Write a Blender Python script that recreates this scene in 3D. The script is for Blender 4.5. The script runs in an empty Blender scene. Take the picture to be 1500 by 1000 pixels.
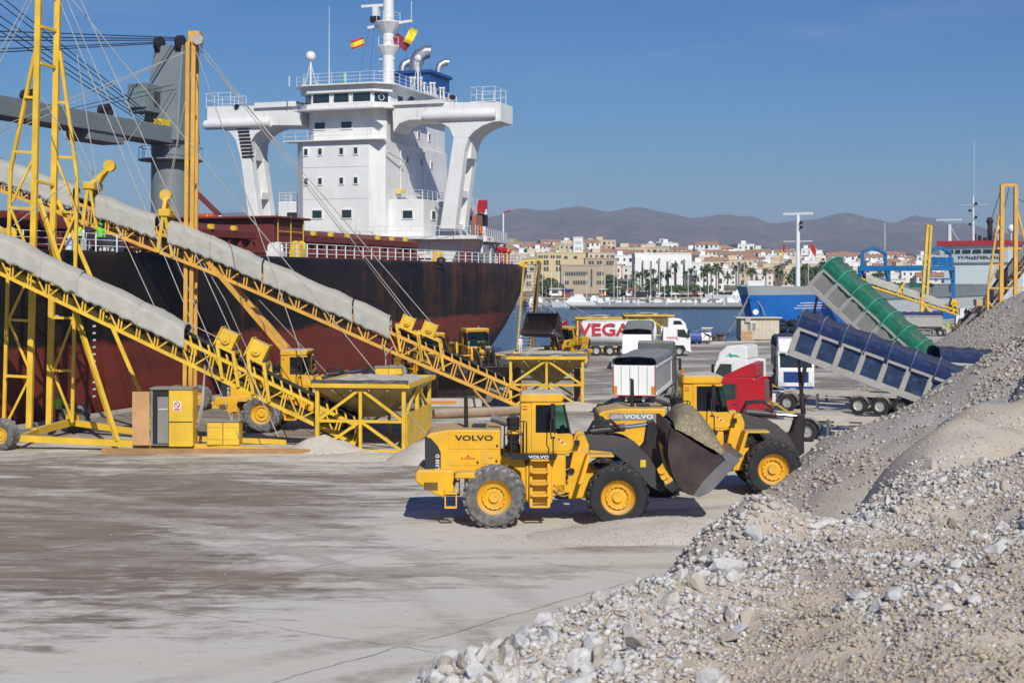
import bpy, bmesh, math, random
from mathutils import Matrix, Vector, noise
R = math.radians
random.seed(7)
scene = bpy.context.scene
COL = scene.collection

# ---------------------------------------------------------------- camera
FPX, HPX, HPY, CAMH = 2083.33, 750.0, 408.0, 8.1      # photograph: 1500 x 1000 pixels
cam_d = bpy.data.cameras.new('camera'); cam = bpy.data.objects.new('camera', cam_d); COL.objects.link(cam)
cam.location = (0, 0, CAMH); cam.rotation_euler = (R(90), 0, 0)
cam_d.lens = 50; cam_d.sensor_width = 36; cam_d.shift_y = -(500 - HPY) / 1500.0
cam_d.clip_start = 0.3; cam_d.clip_end = 40000
cam_d.dof.use_dof = True; cam_d.dof.focus_distance = 48; cam_d.dof.aperture_fstop = 3.2
scene.camera = cam

# ---------------------------------------------------------------- daylight
SUN_EL, SUN_AZ = 37.0, 14.0        # sun behind the camera, a little to its right
wd = bpy.data.worlds.new('World'); scene.world = wd; wd.use_nodes = True
wn = wd.node_tree.nodes; wl = wd.node_tree.links
bg = wn['Background']; bg.inputs[1].default_value = 0.09
sky = wn.new('ShaderNodeTexSky'); sky.sky_type = 'NISHITA'; sky.sun_disc = False
sky.sun_elevation = R(SUN_EL); sky.sun_rotation = R(180 - SUN_AZ)
sky.air_density = 1.0; sky.dust_density = 0.4; sky.ozone_density = 2.5; sky.altitude = 10
# deep clear blue: the whole sky graded by one curve per channel
_sp = wn.new('ShaderNodeSeparateColor'); _cb = wn.new('ShaderNodeCombineColor'); wl.new(sky.outputs[0], _sp.inputs[0])
for _i, (_g, _s) in enumerate(((1.93, .44), (1.44, .67), (1.0, .85))):
    _a = wn.new('ShaderNodeMath'); _a.operation = 'MULTIPLY'; wl.new(_sp.outputs[_i], _a.inputs[0]); _a.inputs[1].default_value = .09
    _p = wn.new('ShaderNodeMath'); _p.operation = 'POWER'; wl.new(_a.outputs[0], _p.inputs[0]); _p.inputs[1].default_value = _g
    _m = wn.new('ShaderNodeMath'); _m.operation = 'MULTIPLY'; wl.new(_p.outputs[0], _m.inputs[0]); _m.inputs[1].default_value = _s/.09
    wl.new(_m.outputs[0], _cb.inputs[_i])
# thin high cloud veils
_tc = wn.new('ShaderNodeTexCoord'); _mp = wn.new('ShaderNodeMapping'); _mp.inputs['Scale'].default_value = (2.2, 2.2, 17.0); wl.new(_tc.outputs['Generated'], _mp.inputs[0])
_nz = wn.new('ShaderNodeTexNoise'); _nz.inputs['Scale'].default_value = 1.6; _nz.inputs['Detail'].default_value = 7; _nz.inputs['Roughness'].default_value = .62; wl.new(_mp.outputs[0], _nz.inputs['Vector'])
_rg = wn.new('ShaderNodeMapRange'); _rg.inputs[1].default_value = .52; _rg.inputs[2].default_value = .80; _rg.inputs[4].default_value = .22; wl.new(_nz.outputs[0], _rg.inputs[0])
_mx = wn.new('ShaderNodeMix'); _mx.data_type = 'RGBA'; wl.new(_rg.outputs[0], _mx.inputs[0]); wl.new(_cb.outputs[0], _mx.inputs[6]); _mx.inputs[7].default_value = (5.2, 6.0, 7.2, 1)
wl.new(_mx.outputs[2], bg.inputs[0])
sl = bpy.data.lights.new('sun', 'SUN'); sl.energy = 4.6; sl.angle = R(0.53); sl.color = (1.0, 0.958, 0.86)
so = bpy.data.objects.new('sun', sl); COL.objects.link(so); so.location = (30, -60, 60)
_sd = Vector((math.sin(R(SUN_AZ)) * math.cos(R(SUN_EL)), -math.cos(R(SUN_AZ)) * math.cos(R(SUN_EL)), math.sin(R(SUN_EL))))
so.rotation_euler = _sd.to_track_quat('Z', 'Y').to_euler()
vs = scene.view_settings
vs.view_transform = 'Standard'; vs.look = 'None'; vs.exposure = 0.0; vs.gamma = 1.0; vs.use_curve_mapping = False
scene.render.engine = 'CYCLES'

# ---------------------------------------------------------------- pixel helpers (a pixel gives a direction only)
def gp(px, py, z=0.0):
    d = FPX * (CAMH - z) / (py - HPY)
    return Vector(((px - HPX) * d / FPX, d, z))
def pd(px, py, d):
    return Vector(((px - HPX) * d / FPX, d, CAMH - (py - HPY) * d / FPX))

# ---------------------------------------------------------------- mesh builder
class MB:
    def __init__(s): s.v = []; s.f = []
    def add(s, vs_, fs_):
        b = len(s.v); s.v += [Vector(p) for p in vs_]; s.f += [tuple(i + b for i in f) for f in fs_]; return s
    def hexa(s, p):   # bottom 4 ccw, top 4 ccw
        return s.add(p, [(3,2,1,0),(4,5,6,7),(0,1,5,4),(1,2,6,5),(2,3,7,6),(3,0,4,7)])
    def box(s, c, d, rot=None):
        x, y, z = d[0]/2, d[1]/2, d[2]/2
        p = [Vector(q) for q in ((-x,-y,-z),(x,-y,-z),(x,y,-z),(-x,y,-z),(-x,-y,z),(x,-y,z),(x,y,z),(-x,y,z))]
        if rot is not None: p = [rot @ q for q in p]
        c = Vector(c); return s.hexa([q + c for q in p])
    def bb(s, x0, x1, y0, y1, z0, z1):
        return s.box(((x0+x1)/2,(y0+y1)/2,(z0+z1)/2),(abs(x1-x0),abs(y1-y0),abs(z1-z0)))
    def prism(s, poly, ext):
        n = len(poly); a = [Vector(p) for p in poly]; e = Vector(ext); b = [p + e for p in a]
        fs = [tuple(range(n)), tuple(range(2*n-1, n-1, -1))]
        fs += [(i, i+n, (i+1) % n + n, (i+1) % n) for i in range(n)]
        return s.add(a + b, fs)
    def xz(s, poly, y0, y1):          # profile in the x-z plane, extruded over y
        return s.prism([(p[0], y0, p[1]) for p in poly], (0, y1 - y0, 0))
    def bar(s, p0, p1, w, h=None, up=(0,0,1)):
        h = h or w; m = bar_matrix(p0, p1, w, h, up)
        return s.hexa([m @ Vector(q) for q in ((-.5,-.5,-.5),(.5,-.5,-.5),(.5,.5,-.5),(-.5,.5,-.5),(-.5,-.5,.5),(.5,-.5,.5),(.5,.5,.5),(-.5,.5,.5))])
    def tube(s, pts, r, n=8, cap=True):
        pts = [Vector(p) for p in pts]; rs = r if isinstance(r, (list, tuple)) else [r] * len(pts)
        b = len(s.v); prev = None
        for i, p in enumerate(pts):
            t = (pts[min(i+1, len(pts)-1)] - pts[max(i-1, 0)]).normalized()
            a = prev if prev is not None else (Vector((0,0,1)) if abs(t.z) < .9 else Vector((1,0,0)))
            x = (a - t * a.dot(t)).normalized(); prev = x; y = t.cross(x)
            for k in range(n):
                an = 2*math.pi*k/n; s.v.append(p + (x*math.cos(an) + y*math.sin(an)) * rs[i])
        for i in range(len(pts)-1):
            for k in range(n):
                s.f.append((b+i*n+k, b+i*n+(k+1) % n, b+(i+1)*n+(k+1) % n, b+(i+1)*n+k))
        if cap:
            s.f.append(tuple(b+k for k in range(n-1, -1, -1))); e = b+(len(pts)-1)*n; s.f.append(tuple(e+k for k in range(n)))
        return s
    def lathe(s, prof, o, ax=(0,0,1), n=16, closed=False):   # prof: (radius, along)
        o = Vector(o); t = Vector(ax).normalized(); x = t.orthogonal().normalized(); y = t.cross(x); b = len(s.v); m = len(prof)
        for r, a in prof:
            for k in range(n):
                an = 2*math.pi*(k+.5)/n; s.v.append(o + t*a + (x*math.cos(an) + y*math.sin(an))*r)
        for i in range(m-1 if not closed else m):
            j = (i+1) % m
            for k in range(n): s.f.append((b+i*n+k, b+i*n+(k+1) % n, b+j*n+(k+1) % n, b+j*n+k))
        if not closed:
            s.f.append(tuple(b+k for k in range(n-1, -1, -1))); e = b+(m-1)*n; s.f.append(tuple(e+k for k in range(n)))
        return s
    def grid(s, fn, nu, nv, wrap=False):
        b = len(s.v)
        for i in range(nu+1):
            for j in range(nv+1): s.v.append(Vector(fn(i/nu, j/nv)))
        for i in range(nu):
            for j in range(nv): s.f.append((b+i*(nv+1)+j, b+(i+1)*(nv+1)+j, b+(i+1)*(nv+1)+j+1, b+i*(nv+1)+j+1))
        return s
    def quad(s, a, b, c, d): return s.add([a,b,c,d], [(0,1,2,3)])

def bar_matrix(p0, p1, w, h, up=(0,0,1)):
    p0, p1 = Vector(p0), Vector(p1); d = p1 - p0; L = d.length; t = d / L; u = Vector(up)
    if abs(t.dot(u)) > .98: u = Vector((1,0,0)) if abs(t.x) < .9 else Vector((0,1,0))
    y = u.cross(t).normalized(); z = t.cross(y)
    return Matrix(((t.x*L, y.x*w, z.x*h, (p0.x+p1.x)/2),(t.y*L, y.y*w, z.y*h, (p0.y+p1.y)/2),(t.z*L, y.z*w, z.z*h, (p0.z+p1.z)/2),(0,0,0,1)))

# ---------------------------------------------------------------- objects
LM = {}            # object name -> matrix inside its thing's frame
FR = {}            # thing name -> matrix that takes builder coordinates into the thing's frame
ROOT = {}
def thing(name, label, cat, loc=(0,0,0), rotz=0.0, group=None, world=False, scale=1.0):
    o = bpy.data.objects.new(name, None); COL.objects.link(o); o.empty_display_size = .2
    o.location = loc; o.rotation_euler = (0, 0, rotz); o.scale = (scale,)*3
    o['label'] = label; o['category'] = cat
    if group: o['group'] = group
    LM[o.name] = Matrix(); ROOT[o.name] = o
    FR[o.name] = (Matrix.Translation(Vector(loc)) @ Matrix.Rotation(rotz, 4, 'Z')).inverted() if world else Matrix()
    return o
def tag(o, label=None, cat=None, group=None, kind=None):
    if label: o['label'] = label
    if cat: o['category'] = cat
    if group: o['group'] = group
    if kind: o['kind'] = kind
    return o
def finish(me, smooth):
    if smooth:
        me.shade_smooth()
        if smooth is not True: me.set_sharp_from_angle(angle=R(smooth))
def ob(name, mb, mat, parent=None, smooth=None, bevel=0, seg=1):
    me = bpy.data.meshes.new(name); o = bpy.data.objects.new(name, me); COL.objects.link(o)
    vs_ = mb.v
    if parent is not None:
        rt = ROOT[parent.name]; ROOT[o.name] = rt; LM[o.name] = Matrix()
        m = FR[rt.name]; vs_ = [m @ v for v in vs_]; o.parent = parent
        o.matrix_basis = LM[parent.name].inverted()
    else:
        ROOT[o.name] = o; LM[o.name] = Matrix(); FR[o.name] = Matrix()
    me.from_pydata([tuple(v) for v in vs_], [], mb.f); me.update()
    bm = bmesh.new(); bm.from_mesh(me); bmesh.ops.recalc_face_normals(bm, faces=bm.faces); bm.to_mesh(me); bm.free()
    finish(me, smooth); me.materials.append(mat)
    if bevel:
        b = o.modifiers.new('bevel', 'BEVEL'); b.width = bevel; b.segments = seg; b.limit_method = 'ANGLE'; b.angle_limit = R(40)
    return o
UNIT = {}
def unit(kind, mat):
    k = (kind, mat.name)
    if k not in UNIT:
        mb = MB()
        if kind == 'cube': mb.box((0,0,0), (1,1,1))
        elif kind == 'angle':      # L-section
            mb.prism([(-.5,-.5,-.5),(-.5,.5,-.5),(-.5,.5,-.36),(-.5,-.36,-.36),(-.5,-.36,.5),(-.5,-.5,.5)], (1,0,0))
        else: mb.lathe([(.5,-.5),(.5,.5)], (0,0,0), (1,0,0), 8 if kind == 'rod' else 14)
        me = bpy.data.meshes.new(kind + '_section'); me.from_pydata([tuple(v) for v in mb.v], [], mb.f)
        bm = bmesh.new(); bm.from_mesh(me); bmesh.ops.recalc_face_normals(bm, faces=bm.faces); bm.to_mesh(me); bm.free()
        if kind != 'cube': finish(me, 40)
        me.materials.append(mat); UNIT[k] = me
    return UNIT[k]
def part_m(name, me, M, parent):
    o = bpy.data.objects.new(name, me); COL.objects.link(o); rt = ROOT[parent.name]; ROOT[o.name] = rt
    L = FR[rt.name] @ M; LM[o.name] = L; o.parent = parent; o.matrix_basis = LM[parent.name].inverted() @ L
    return o
def bar(parent, name, p0, p1, w, mat, h=None, up=(0,0,1), kind='cube'):
    return part_m(name, unit(kind, mat), bar_matrix(p0, p1, w, h or w, up), parent)
def rod(parent, name, p0, p1, d, mat):
    return part_m(name, unit('rod', mat), bar_matrix(p0, p1, d, d), parent)
def boxp(parent, name, x0, x1, y0, y1, z0, z1, mat):
    return part_m(name, unit('cube', mat), Matrix.Translation(((x0+x1)/2,(y0+y1)/2,(z0+z1)/2)) @ Matrix.Diagonal((abs(x1-x0),abs(y1-y0),abs(z1-z0),1)), parent)
def copy_tree(o, parent=None):
    c = o.copy(); COL.objects.link(c); c.parent = parent
    for ch in o.children: copy_tree(ch, c)
    return c
def dup(o, loc, rotz=0, label=None, group=None, scale=None):
    c = copy_tree(o); c.location = loc; c.rotation_euler = (0, 0, rotz)
    if scale: c.scale = (scale,)*3
    if label: c['label'] = label
    if group: c['group'] = group
    return c
TXT = {}
def text_mb(txt, size, bold=0.0, ext=.01, sx=1.0, shear=0.0, spacing=1.0):   # letters in the x-z plane, facing -y, centred
    key = (txt, round(bold/size, 4))
    if key not in TXT:
        cu = bpy.data.curves.new('txt', 'FONT'); cu.body = txt; cu.size = 1; cu.align_x = 'CENTER'; cu.align_y = 'CENTER'
        cu.offset = bold/size; cu.extrude = .5; cu.resolution_u = 2
        t = bpy.data.objects.new('txt', cu); COL.objects.link(t); bpy.context.view_layer.update()
        me = bpy.data.meshes.new_from_object(t.evaluated_get(bpy.context.evaluated_depsgraph_get()))
        TXT[key] = ([tuple(v.co) for v in me.vertices], [tuple(p.vertices) for p in me.polygons])
        bpy.data.objects.remove(t); bpy.data.curves.remove(cu); bpy.data.meshes.remove(me)
    vs_, fs_ = TXT[key]; mb = MB(); mb.add([(x*sx*size, -z*2*ext, y*size) for x, y, z in vs_], fs_); return mb
for _t, _s, _b in (('No',.42,.004),('VOLVO',.24,.007),('L330 D',.17,.003),('EL COLORAO',.075,.002),('L330 D',.05,0),('VOLVO',.21,.006),('L330 D',.16,.002),('VOLVO',.13,.004),('berenguel',.36,.008),('VEGA',.34,.008),('VEGA',1.75,.05),('WAGENBORG',1.35,.02),('WAGENBORG',2.6,.03),('N',1.9,.03),('O',1.9,.03),('8',1.3,.03),('J',1.2,.03)): text_mb(_t, _s, _b)
def moved(mb, M):
    mb.v = [M @ v for v in mb.v]; return mb
T = lambda x, y, z: Matrix.Translation((x, y, z))
RZ = lambda a: Matrix.Rotation(a, 4, 'Z')

# ---------------------------------------------------------------- materials
MATS = {}
def pm(name, col, rough=.55, metal=0.0, var=.12, vscale=1.2, dust=0.0, dustcol=(.42,.36,.29), rust=0.0, rustcol=(.16,.055,.02), bump=0.0, bscale=20.0, spec=.5, streak=1.0, coat=0.0, facecol=None):
    if name in MATS: return MATS[name]
    m = bpy.data.materials.new(name); m.use_nodes = True; nt = m.node_tree; N = nt.nodes; L = nt.links
    b = N['Principled BSDF']; b.inputs['Roughness'].default_value = rough; b.inputs['Metallic'].default_value = metal
    b.inputs['Specular IOR Level'].default_value = spec; b.inputs['Coat Weight'].default_value = coat
    geo = N.new('ShaderNodeNewGeometry')
    def noise_(scale, detail=4, sc=None, rough_=.6):
        t = N.new('ShaderNodeTexNoise'); t.inputs['Scale'].default_value = scale; t.inputs['Detail'].default_value = detail; t.inputs['Roughness'].default_value = rough_
        if sc:
            mp = N.new('ShaderNodeMapping'); mp.inputs['Scale'].default_value = sc; L.new(geo.outputs['Position'], mp.inputs[0]); L.new(mp.outputs[0], t.inputs['Vector'])
        else: L.new(geo.outputs['Position'], t.inputs['Vector'])
        return t
    def ramp(src, lo, hi, a=0.0, c=1.0):
        r = N.new('ShaderNodeMapRange'); r.inputs[1].default_value = lo; r.inputs[2].default_value = hi; r.inputs[3].default_value = a; r.inputs[4].default_value = c
        L.new(src, r.inputs[0]); return r.outputs[0]
    def mix(fac, c1, c2):
        x = N.new('ShaderNodeMix'); x.data_type = 'RGBA'; L.new(fac, x.inputs[0])
        for i, c in ((6, c1), (7, c2)):
            if isinstance(c, tuple): x.inputs[i].default_value = (*c, 1)
            else: L.new(c, x.inputs[i])
        return x.outputs[2]
    n1 = noise_(vscale)
    lo = tuple(max(0, c*(1-var)) for c in col); hi = tuple(min(1, c*(1+var)) for c in col)
    out = mix(ramp(n1.outputs[0], .3, .7), lo, hi)
    if dust:
        n2 = noise_(vscale*2.1, 5)
        sep = N.new('ShaderNodeSeparateXYZ'); L.new(geo.outputs['Normal'], sep.inputs[0])
        up = ramp(sep.outputs[2], .2, .95, 0, .55)
        ad = N.new('ShaderNodeMath'); ad.operation = 'MULTIPLY_ADD'; L.new(n2.outputs[0], ad.inputs[0]); ad.inputs[1].default_value = 1.0; L.new(up, ad.inputs[2])
        f = ramp(ad.outputs[0], .95 - .75*dust, 1.15 - .35*dust, 0, min(1, .35 + .6*dust))
        out = mix(f, out, dustcol)
    if rust:
        n3 = noise_(1.3*streak, 6, (1.3, 1.3, .13), .7)
        f = ramp(n3.outputs[0], .78 - .3*rust, .86 - .22*rust, 0, .85)
        out = mix(f, out, rustcol)
    L.new(out, b.inputs['Base Color'])
    if bump:
        n4 = noise_(bscale, 4); bp = N.new('ShaderNodeBump'); bp.inputs['Strength'].default_value = bump; bp.inputs['Distance'].default_value = .05
        L.new(n4.outputs[0], bp.inputs['Height']); L.new(bp.outputs[0], b.inputs['Normal'])
    MATS[name] = m; return m
def glass_mat(name, col=(.02,.03,.035), rough=.06):
    if name in MATS: return MATS[name]
    m = bpy.data.materials.new(name); m.use_nodes = True; b = m.node_tree.nodes['Principled BSDF']
    b.inputs['Base Color'].default_value = (*col, 1); b.inputs['Roughness'].default_value = rough; b.inputs['Specular IOR Level'].default_value = .8
    MATS[name] = m; return m
def clear_glass(name, tint=(.75,.9,.85)):
    if name in MATS: return MATS[name]
    m = bpy.data.materials.new(name); m.use_nodes = True; N = m.node_tree.nodes; L = m.node_tree.links
    N.remove(N['Principled BSDF']); tr = N.new('ShaderNodeBsdfTransparent'); tr.inputs[0].default_value = (*tint, 1)
    gl = N.new('ShaderNodeBsdfGlossy'); gl.inputs['Roughness'].default_value = .03
    fr = N.new('ShaderNodeFresnel'); fr.inputs[0].default_value = 1.5
    mx = N.new('ShaderNodeMixShader'); L.new(fr.outputs[0], mx.inputs[0]); L.new(tr.outputs[0], mx.inputs[1]); L.new(gl.outputs[0], mx.inputs[2])
    L.new(mx.outputs[0], N['Material Output'].inputs[0]); MATS[name] = m; return m

DUSTC = (.46,.40,.33)
yel   = pm('loader_yellow', (.74,.395,.016), .58, var=.14, spec=.35, dust=.58, dustcol=(.43,.33,.18), rust=.30, rustcol=(.36,.24,.09), streak=1.6)
yel2  = pm('conveyor_yellow', (.70,.44,.03), .55, var=.18, dust=.34, dustcol=(.47,.38,.22), rust=.44, rustcol=(.25,.10,.03), vscale=.9)
yel3  = pm('conveyor_ochre', (.64,.34,.05), .55, var=.18, dust=.45, dustcol=(.5,.38,.24), rust=.36, rustcol=(.2,.08,.03), vscale=.9)
grey_arm = pm('loader_grey', (.058,.052,.055), .5, var=.15, dust=.22, dustcol=(.2,.17,.14))
black = pm('black_paint', (.012,.012,.014), .5, var=.3, dust=.16, dustcol=(.12,.1,.08))
rubber = pm('tyre_rubber', (.018,.019,.021), .8, var=.3, dust=.30, dustcol=(.15,.13,.11), vscale=3)
rubber_dusty = pm('tyre_rubber_dusty', (.06,.06,.062), .9, var=.3, dust=.85, dustcol=(.30,.285,.265), vscale=3)
steel = pm('worn_steel', (.11,.10,.105), .42, metal=.6, var=.35, dust=.2, dustcol=(.25,.2,.16), rust=.25)
darksteel = pm('dark_steel', (.038,.029,.031), .42, metal=.35, var=.45, vscale=2.0, dust=.22, dustcol=(.2,.16,.13), rust=.22, rustcol=(.09,.045,.03))
chrome = pm('chrome', (.7,.7,.72), .15, metal=1.0, var=.05)
glassd = glass_mat('dark_glass'); glassg = clear_glass('cab_glass', (.62,.80,.74))
white = pm('white_paint', (.76,.76,.75), .45, var=.05, dust=.12, dustcol=(.5,.46,.4))
shipwhite = pm('ship_white', (.72,.72,.71), .5, var=.08, vscale=.35, rust=.68, rustcol=(.58,.47,.36), streak=1.2)
red = pm('red_paint', (.42,.012,.022), .35, var=.12, dust=.25, dustcol=(.4,.2,.17))
belt = pm('belt_rubber', (.02,.021,.024), .7, var=.3)
rope = pm('steel_rope', (.36,.33,.29), .6, var=.2)
ropedark = pm('dark_rope', (.03,.03,.035), .6, var=.2)
tarpg = pm('canvas_cover', (.40,.39,.35), .9, var=.10, vscale=.8, bump=.35, bscale=5, dust=.2)
redprint = pm('red_print', (.45,.02,.04), .5, var=.05)
darkprint = pm('dark_print', (.015,.013,.015), .5, var=.05)
skin = pm('skin', (.45,.26,.18), .6, var=.05)
hivis = pm('hivis_fabric', (.42,.75,.05), .8, var=.1)
hivisg = pm('hivis_green_fabric', (.12,.62,.06), .8, var=.1)
navy = pm('navy_fabric', (.02,.025,.05), .9, var=.2)
# ================================================================ the setting
def shader(name):
    m = bpy.data.materials.new(name); m.use_nodes = True; return m, m.node_tree.nodes, m.node_tree.links, m.node_tree.nodes['Principled BSDF']
class NT:
    def __init__(s, m): s.N = m.node_tree.nodes; s.L = m.node_tree.links; s.geo = s.N.new('ShaderNodeNewGeometry')
    def pos(s, scale=(1,1,1), rotz=0.0, loc=(0,0,0)):
        mp = s.N.new('ShaderNodeMapping'); mp.inputs['Scale'].default_value = scale; mp.inputs['Rotation'].default_value = (0,0,rotz); mp.inputs['Location'].default_value = loc
        s.L.new(s.geo.outputs['Position'], mp.inputs[0]); return mp.outputs[0]
    def noise(s, vec, scale, detail=5, rough=.6, dist=0.0):
        t = s.N.new('ShaderNodeTexNoise'); t.inputs['Scale'].default_value = scale; t.inputs['Detail'].default_value = detail
        t.inputs['Roughness'].default_value = rough; t.inputs['Distortion'].default_value = dist; s.L.new(vec, t.inputs['Vector']); return t.outputs[0]
    def ramp(s, src, lo, hi, a=0.0, c=1.0):
        r = s.N.new('ShaderNodeMapRange'); r.inputs[1].default_value = lo; r.inputs[2].default_value = hi; r.inputs[3].default_value = a; r.inputs[4].default_value = c
        s.L.new(src, r.inputs[0]); return r.outputs[0]
    def mix(s, fac, c1, c2):
        x = s.N.new('ShaderNodeMix'); x.data_type = 'RGBA'
        for i, c in ((0, fac), (6, c1), (7, c2)):
            if isinstance(c, tuple): x.inputs[i].default_value = (*c, 1)
            elif isinstance(c, (int, float)): x.inputs[i].default_value = c
            else: s.L.new(c, x.inputs[i])
        return x.outputs[2]
    def math(s, op, a, b=None):
        x = s.N.new('ShaderNodeMath'); x.operation = op
        for i, c in ((0, a), (1, b)):
            if c is None: continue
            if isinstance(c, (int, float)): x.inputs[i].default_value = c
            else: s.L.new(c, x.inputs[i])
        return x.outputs[0]
    def bump(s, h, strength, dist, bsdf):
        b = s.N.new('ShaderNodeBump'); b.inputs['Strength'].default_value = strength; b.inputs['Distance'].default_value = dist
        s.L.new(h, b.inputs['Height']); s.L.new(b.outputs[0], bsdf.inputs['Normal'])

# --- quay concrete: pale dust, tracked mud patches, slab joints
qm, N_, L_, B_ = shader('quay_concrete'); n = NT(qm)
pos = n.pos()
big = n.noise(n.pos((.085,.16,1), 0.12), 1.0, 7, .64, .8)           # broad muddy areas
trk = n.noise(n.pos((.22,1.1,1), 0.10), 1.0, 8, .7, .6)              # streaks dragged by wheels along x
fine = n.noise(n.pos((1.6,3.2,1), .1), 1.0, 7, .74, .3)
sepp = N_.new('ShaderNodeSeparateXYZ'); L_.new(pos, sepp.inputs[0])
# muddy zone: the working lane in front of the hoppers, left part of the apron
lane = n.math('ADD', n.ramp(sepp.outputs[0], -12, 2.5, .36, -.06), n.ramp(sepp.outputs[1], 28, 43, -.20, .10))
lane2 = n.ramp(sepp.outputs[1], 56, 64, 0, -.22)
far = n.ramp(sepp.outputs[1], 70, 92, 0, .46)
mud = n.math('ADD', n.math('ADD', n.math('ADD', n.math('MULTIPLY', big, 1.5), n.math('MULTIPLY', trk, 1.0)), lane), n.math('ADD', lane2, n.math('MULTIPLY', far, 1.0)))
mud = n.math('ADD', mud, n.math('MULTIPLY', fine, .55))
mudf = n.ramp(mud, 1.66, 1.86, 0, .9)
pale = n.mix(n.ramp(n.noise(n.pos((.12,.3,1), .15), 1.0, 5), .35, .65), (.56,.545,.50), (.575,.52,.425))
pale = n.mix(n.ramp(fine, .4, .75, 0, .5), pale, (.64,.62,.575))
mudc = n.mix(n.ramp(n.noise(n.pos((.2,1.4,1), .1), 1.0, 6, .7), .35, .7), (.125,.098,.070), (.30,.25,.188))
col = n.mix(mudf, pale, mudc)
# joints
def joint(rot, period, off, width):
    v = n.pos((1,1,1), rot, (0,0,0)); sp = N_.new('ShaderNodeSeparateXYZ'); L_.new(v, sp.inputs[0])
    w = n.math('ADD', sp.outputs[0], n.math('MULTIPLY', n.noise(pos, .6, 5), .55))
    fr = n.math('FRACT', n.math('DIVIDE', n.math('ADD', w, off), period))
    d = n.math('MULTIPLY', n.math('ABSOLUTE', n.math('SUBTRACT', fr, .5)), period)
    return n.ramp(d, width*.4, width, 1, 0)
jj = n.math('MAXIMUM', joint(R(40), 7.9, 2.0, .05), joint(R(121), 9.7, 1.0, .04))
near = n.ramp(sepp.outputs[1], 44, 52, 1, 0)
jj = n.math('MULTIPLY', n.math('MULTIPLY', jj, near), n.ramp(n.noise(pos, .4, 5), .36, .52))
# tyre tracks: pairs of arcs worn into the dust
def arc(cx, cy, r0, w):
    v = N_.new('ShaderNodeVectorMath'); v.operation = 'DISTANCE'; L_.new(n.pos((1,1,0)), v.inputs[0]); v.inputs[1].default_value = (cx, cy, 0)
    d = n.math('ADD', v.outputs['Value'], n.math('MULTIPLY', n.noise(pos, .15, 3), 1.2))
    return n.ramp(n.math('ABSOLUTE', n.math('SUBTRACT', d, r0)), w*.5, w, 1, 0)
tk_ = None
for cx, cy, r0 in ((-8,92,42.5),(-8,92,44.9),(-34,20,36.0),(-34,20,38.4),(14,8,27.5),(14,8,29.9),(-2,88,46.5),(-2,88,49.0),(-30,70,33),(-30,70,35.4)):
    a_ = arc(cx, cy, r0, .55); tk_ = a_ if tk_ is None else n.math('MAXIMUM', tk_, a_)
tk_ = n.math('MULTIPLY', tk_, n.ramp(n.noise(n.pos((2.5,2.5,1)), 1.0, 6, .7), .34, .58, .2, .9))
tk_ = n.math('MULTIPLY', tk_, n.ramp(n.noise(pos, .12, 3), .40, .56, .15, 1.0))
col = n.mix(tk_, col, n.mix(mudf, (.36,.32,.265), (.46,.42,.36)))
# fresh pale dust and smears on top
sm1 = n.noise(n.pos((.5,2.6,1), .55), 1.0, 7, .72, .4)
col = n.mix(n.ramp(sm1, .53, .69, 0, .75), col, (.60,.565,.49))
col = n.mix(n.ramp(n.noise(n.pos((.9,1.6,1), .2, (7,3,0)), 1.0, 8, .75), .60, .72, 0, .45), col, (.30,.26,.21))
col = n.mix(n.math('MULTIPLY', jj, .6), col, (.10,.088,.075))
L_.new(col, B_.inputs['Base Color']); L_.new(n.ramp(mudf, 0, 1, .88, .62), B_.inputs['Roughness']); B_.inputs['Specular IOR Level'].default_value = .3
n.bump(n.math('ADD', fine, n.math('MULTIPLY', trk, .7)), .35, .05, B_)
MATS['quay_concrete'] = qm

TH = math.atan(.333); EU = Vector((math.sin(TH), math.cos(TH), 0)); EV = Vector((math.cos(TH), -math.sin(TH), 0)); SO = Vector((-25.5, 84, 0))
def sw(u, v, z=0): return SO + EU*u + EV*v + Vector((0,0,z))
B2 = Vector((37, 224, 0)); E2 = Vector((.55, .835, 0)).normalized(); N2 = Vector((E2.y, -E2.x, 0))
quay = [sw(-170, .9), sw(84, .9), Vector((20,177,0)), Vector((38.5,185,0)), B2 + N2*10.3 - E2*6, B2 + N2*10.3 + E2*135, Vector((420, 340, 0)), Vector((420, -90, 0)), Vector((-60,-90,0))]
mb = MB(); mb.prism([(p.x, p.y, -4.0) for p in quay], (0, 0, 4.0))
g = ob('ground', mb, qm); tag(g, 'pale dusty concrete quay apron with dark muddy tracks', None, kind='structure')
# kerb stone along the edges of the quay
ck = pm('kerb_concrete', (.44,.41,.36), .85, var=.15, dust=.3)
mb = MB()
for a, b in zip(quay[0:6], quay[1:6]):
    d = (b - a).normalized(); nn = Vector((d.y, -d.x, 0))
    mb.bar(a + nn*.25 + Vector((0,0,.09)), b + nn*.25 + Vector((0,0,.09)), .45, .18)
tag(ob('quay_kerb', mb, ck), 'low concrete kerb along the edge of the quay', None, kind='structure')

# --- water
wm, N_, L_, B_ = shader('harbour_water'); n = NT(wm)
B_.inputs['Base Color'].default_value = (.04,.10,.155,1); B_.inputs['Roughness'].default_value = .22; B_.inputs['IOR'].default_value = 1.33
h = n.math('ADD', n.noise(n.pos((.25,.6,1)), 1.0, 4, .6), n.math('MULTIPLY', n.noise(n.pos((1.2,2.4,1)), 1.0, 3), .35))
n.bump(h, .9, .6, B_)
mb = MB(); mb.quad((-9000,-300,-1.6),(9000,-300,-1.6),(9000,1200,-1.6),(-9000,1200,-1.6))
tag(ob('water', mb, wm), 'calm blue harbour water', None, kind='structure')

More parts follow.
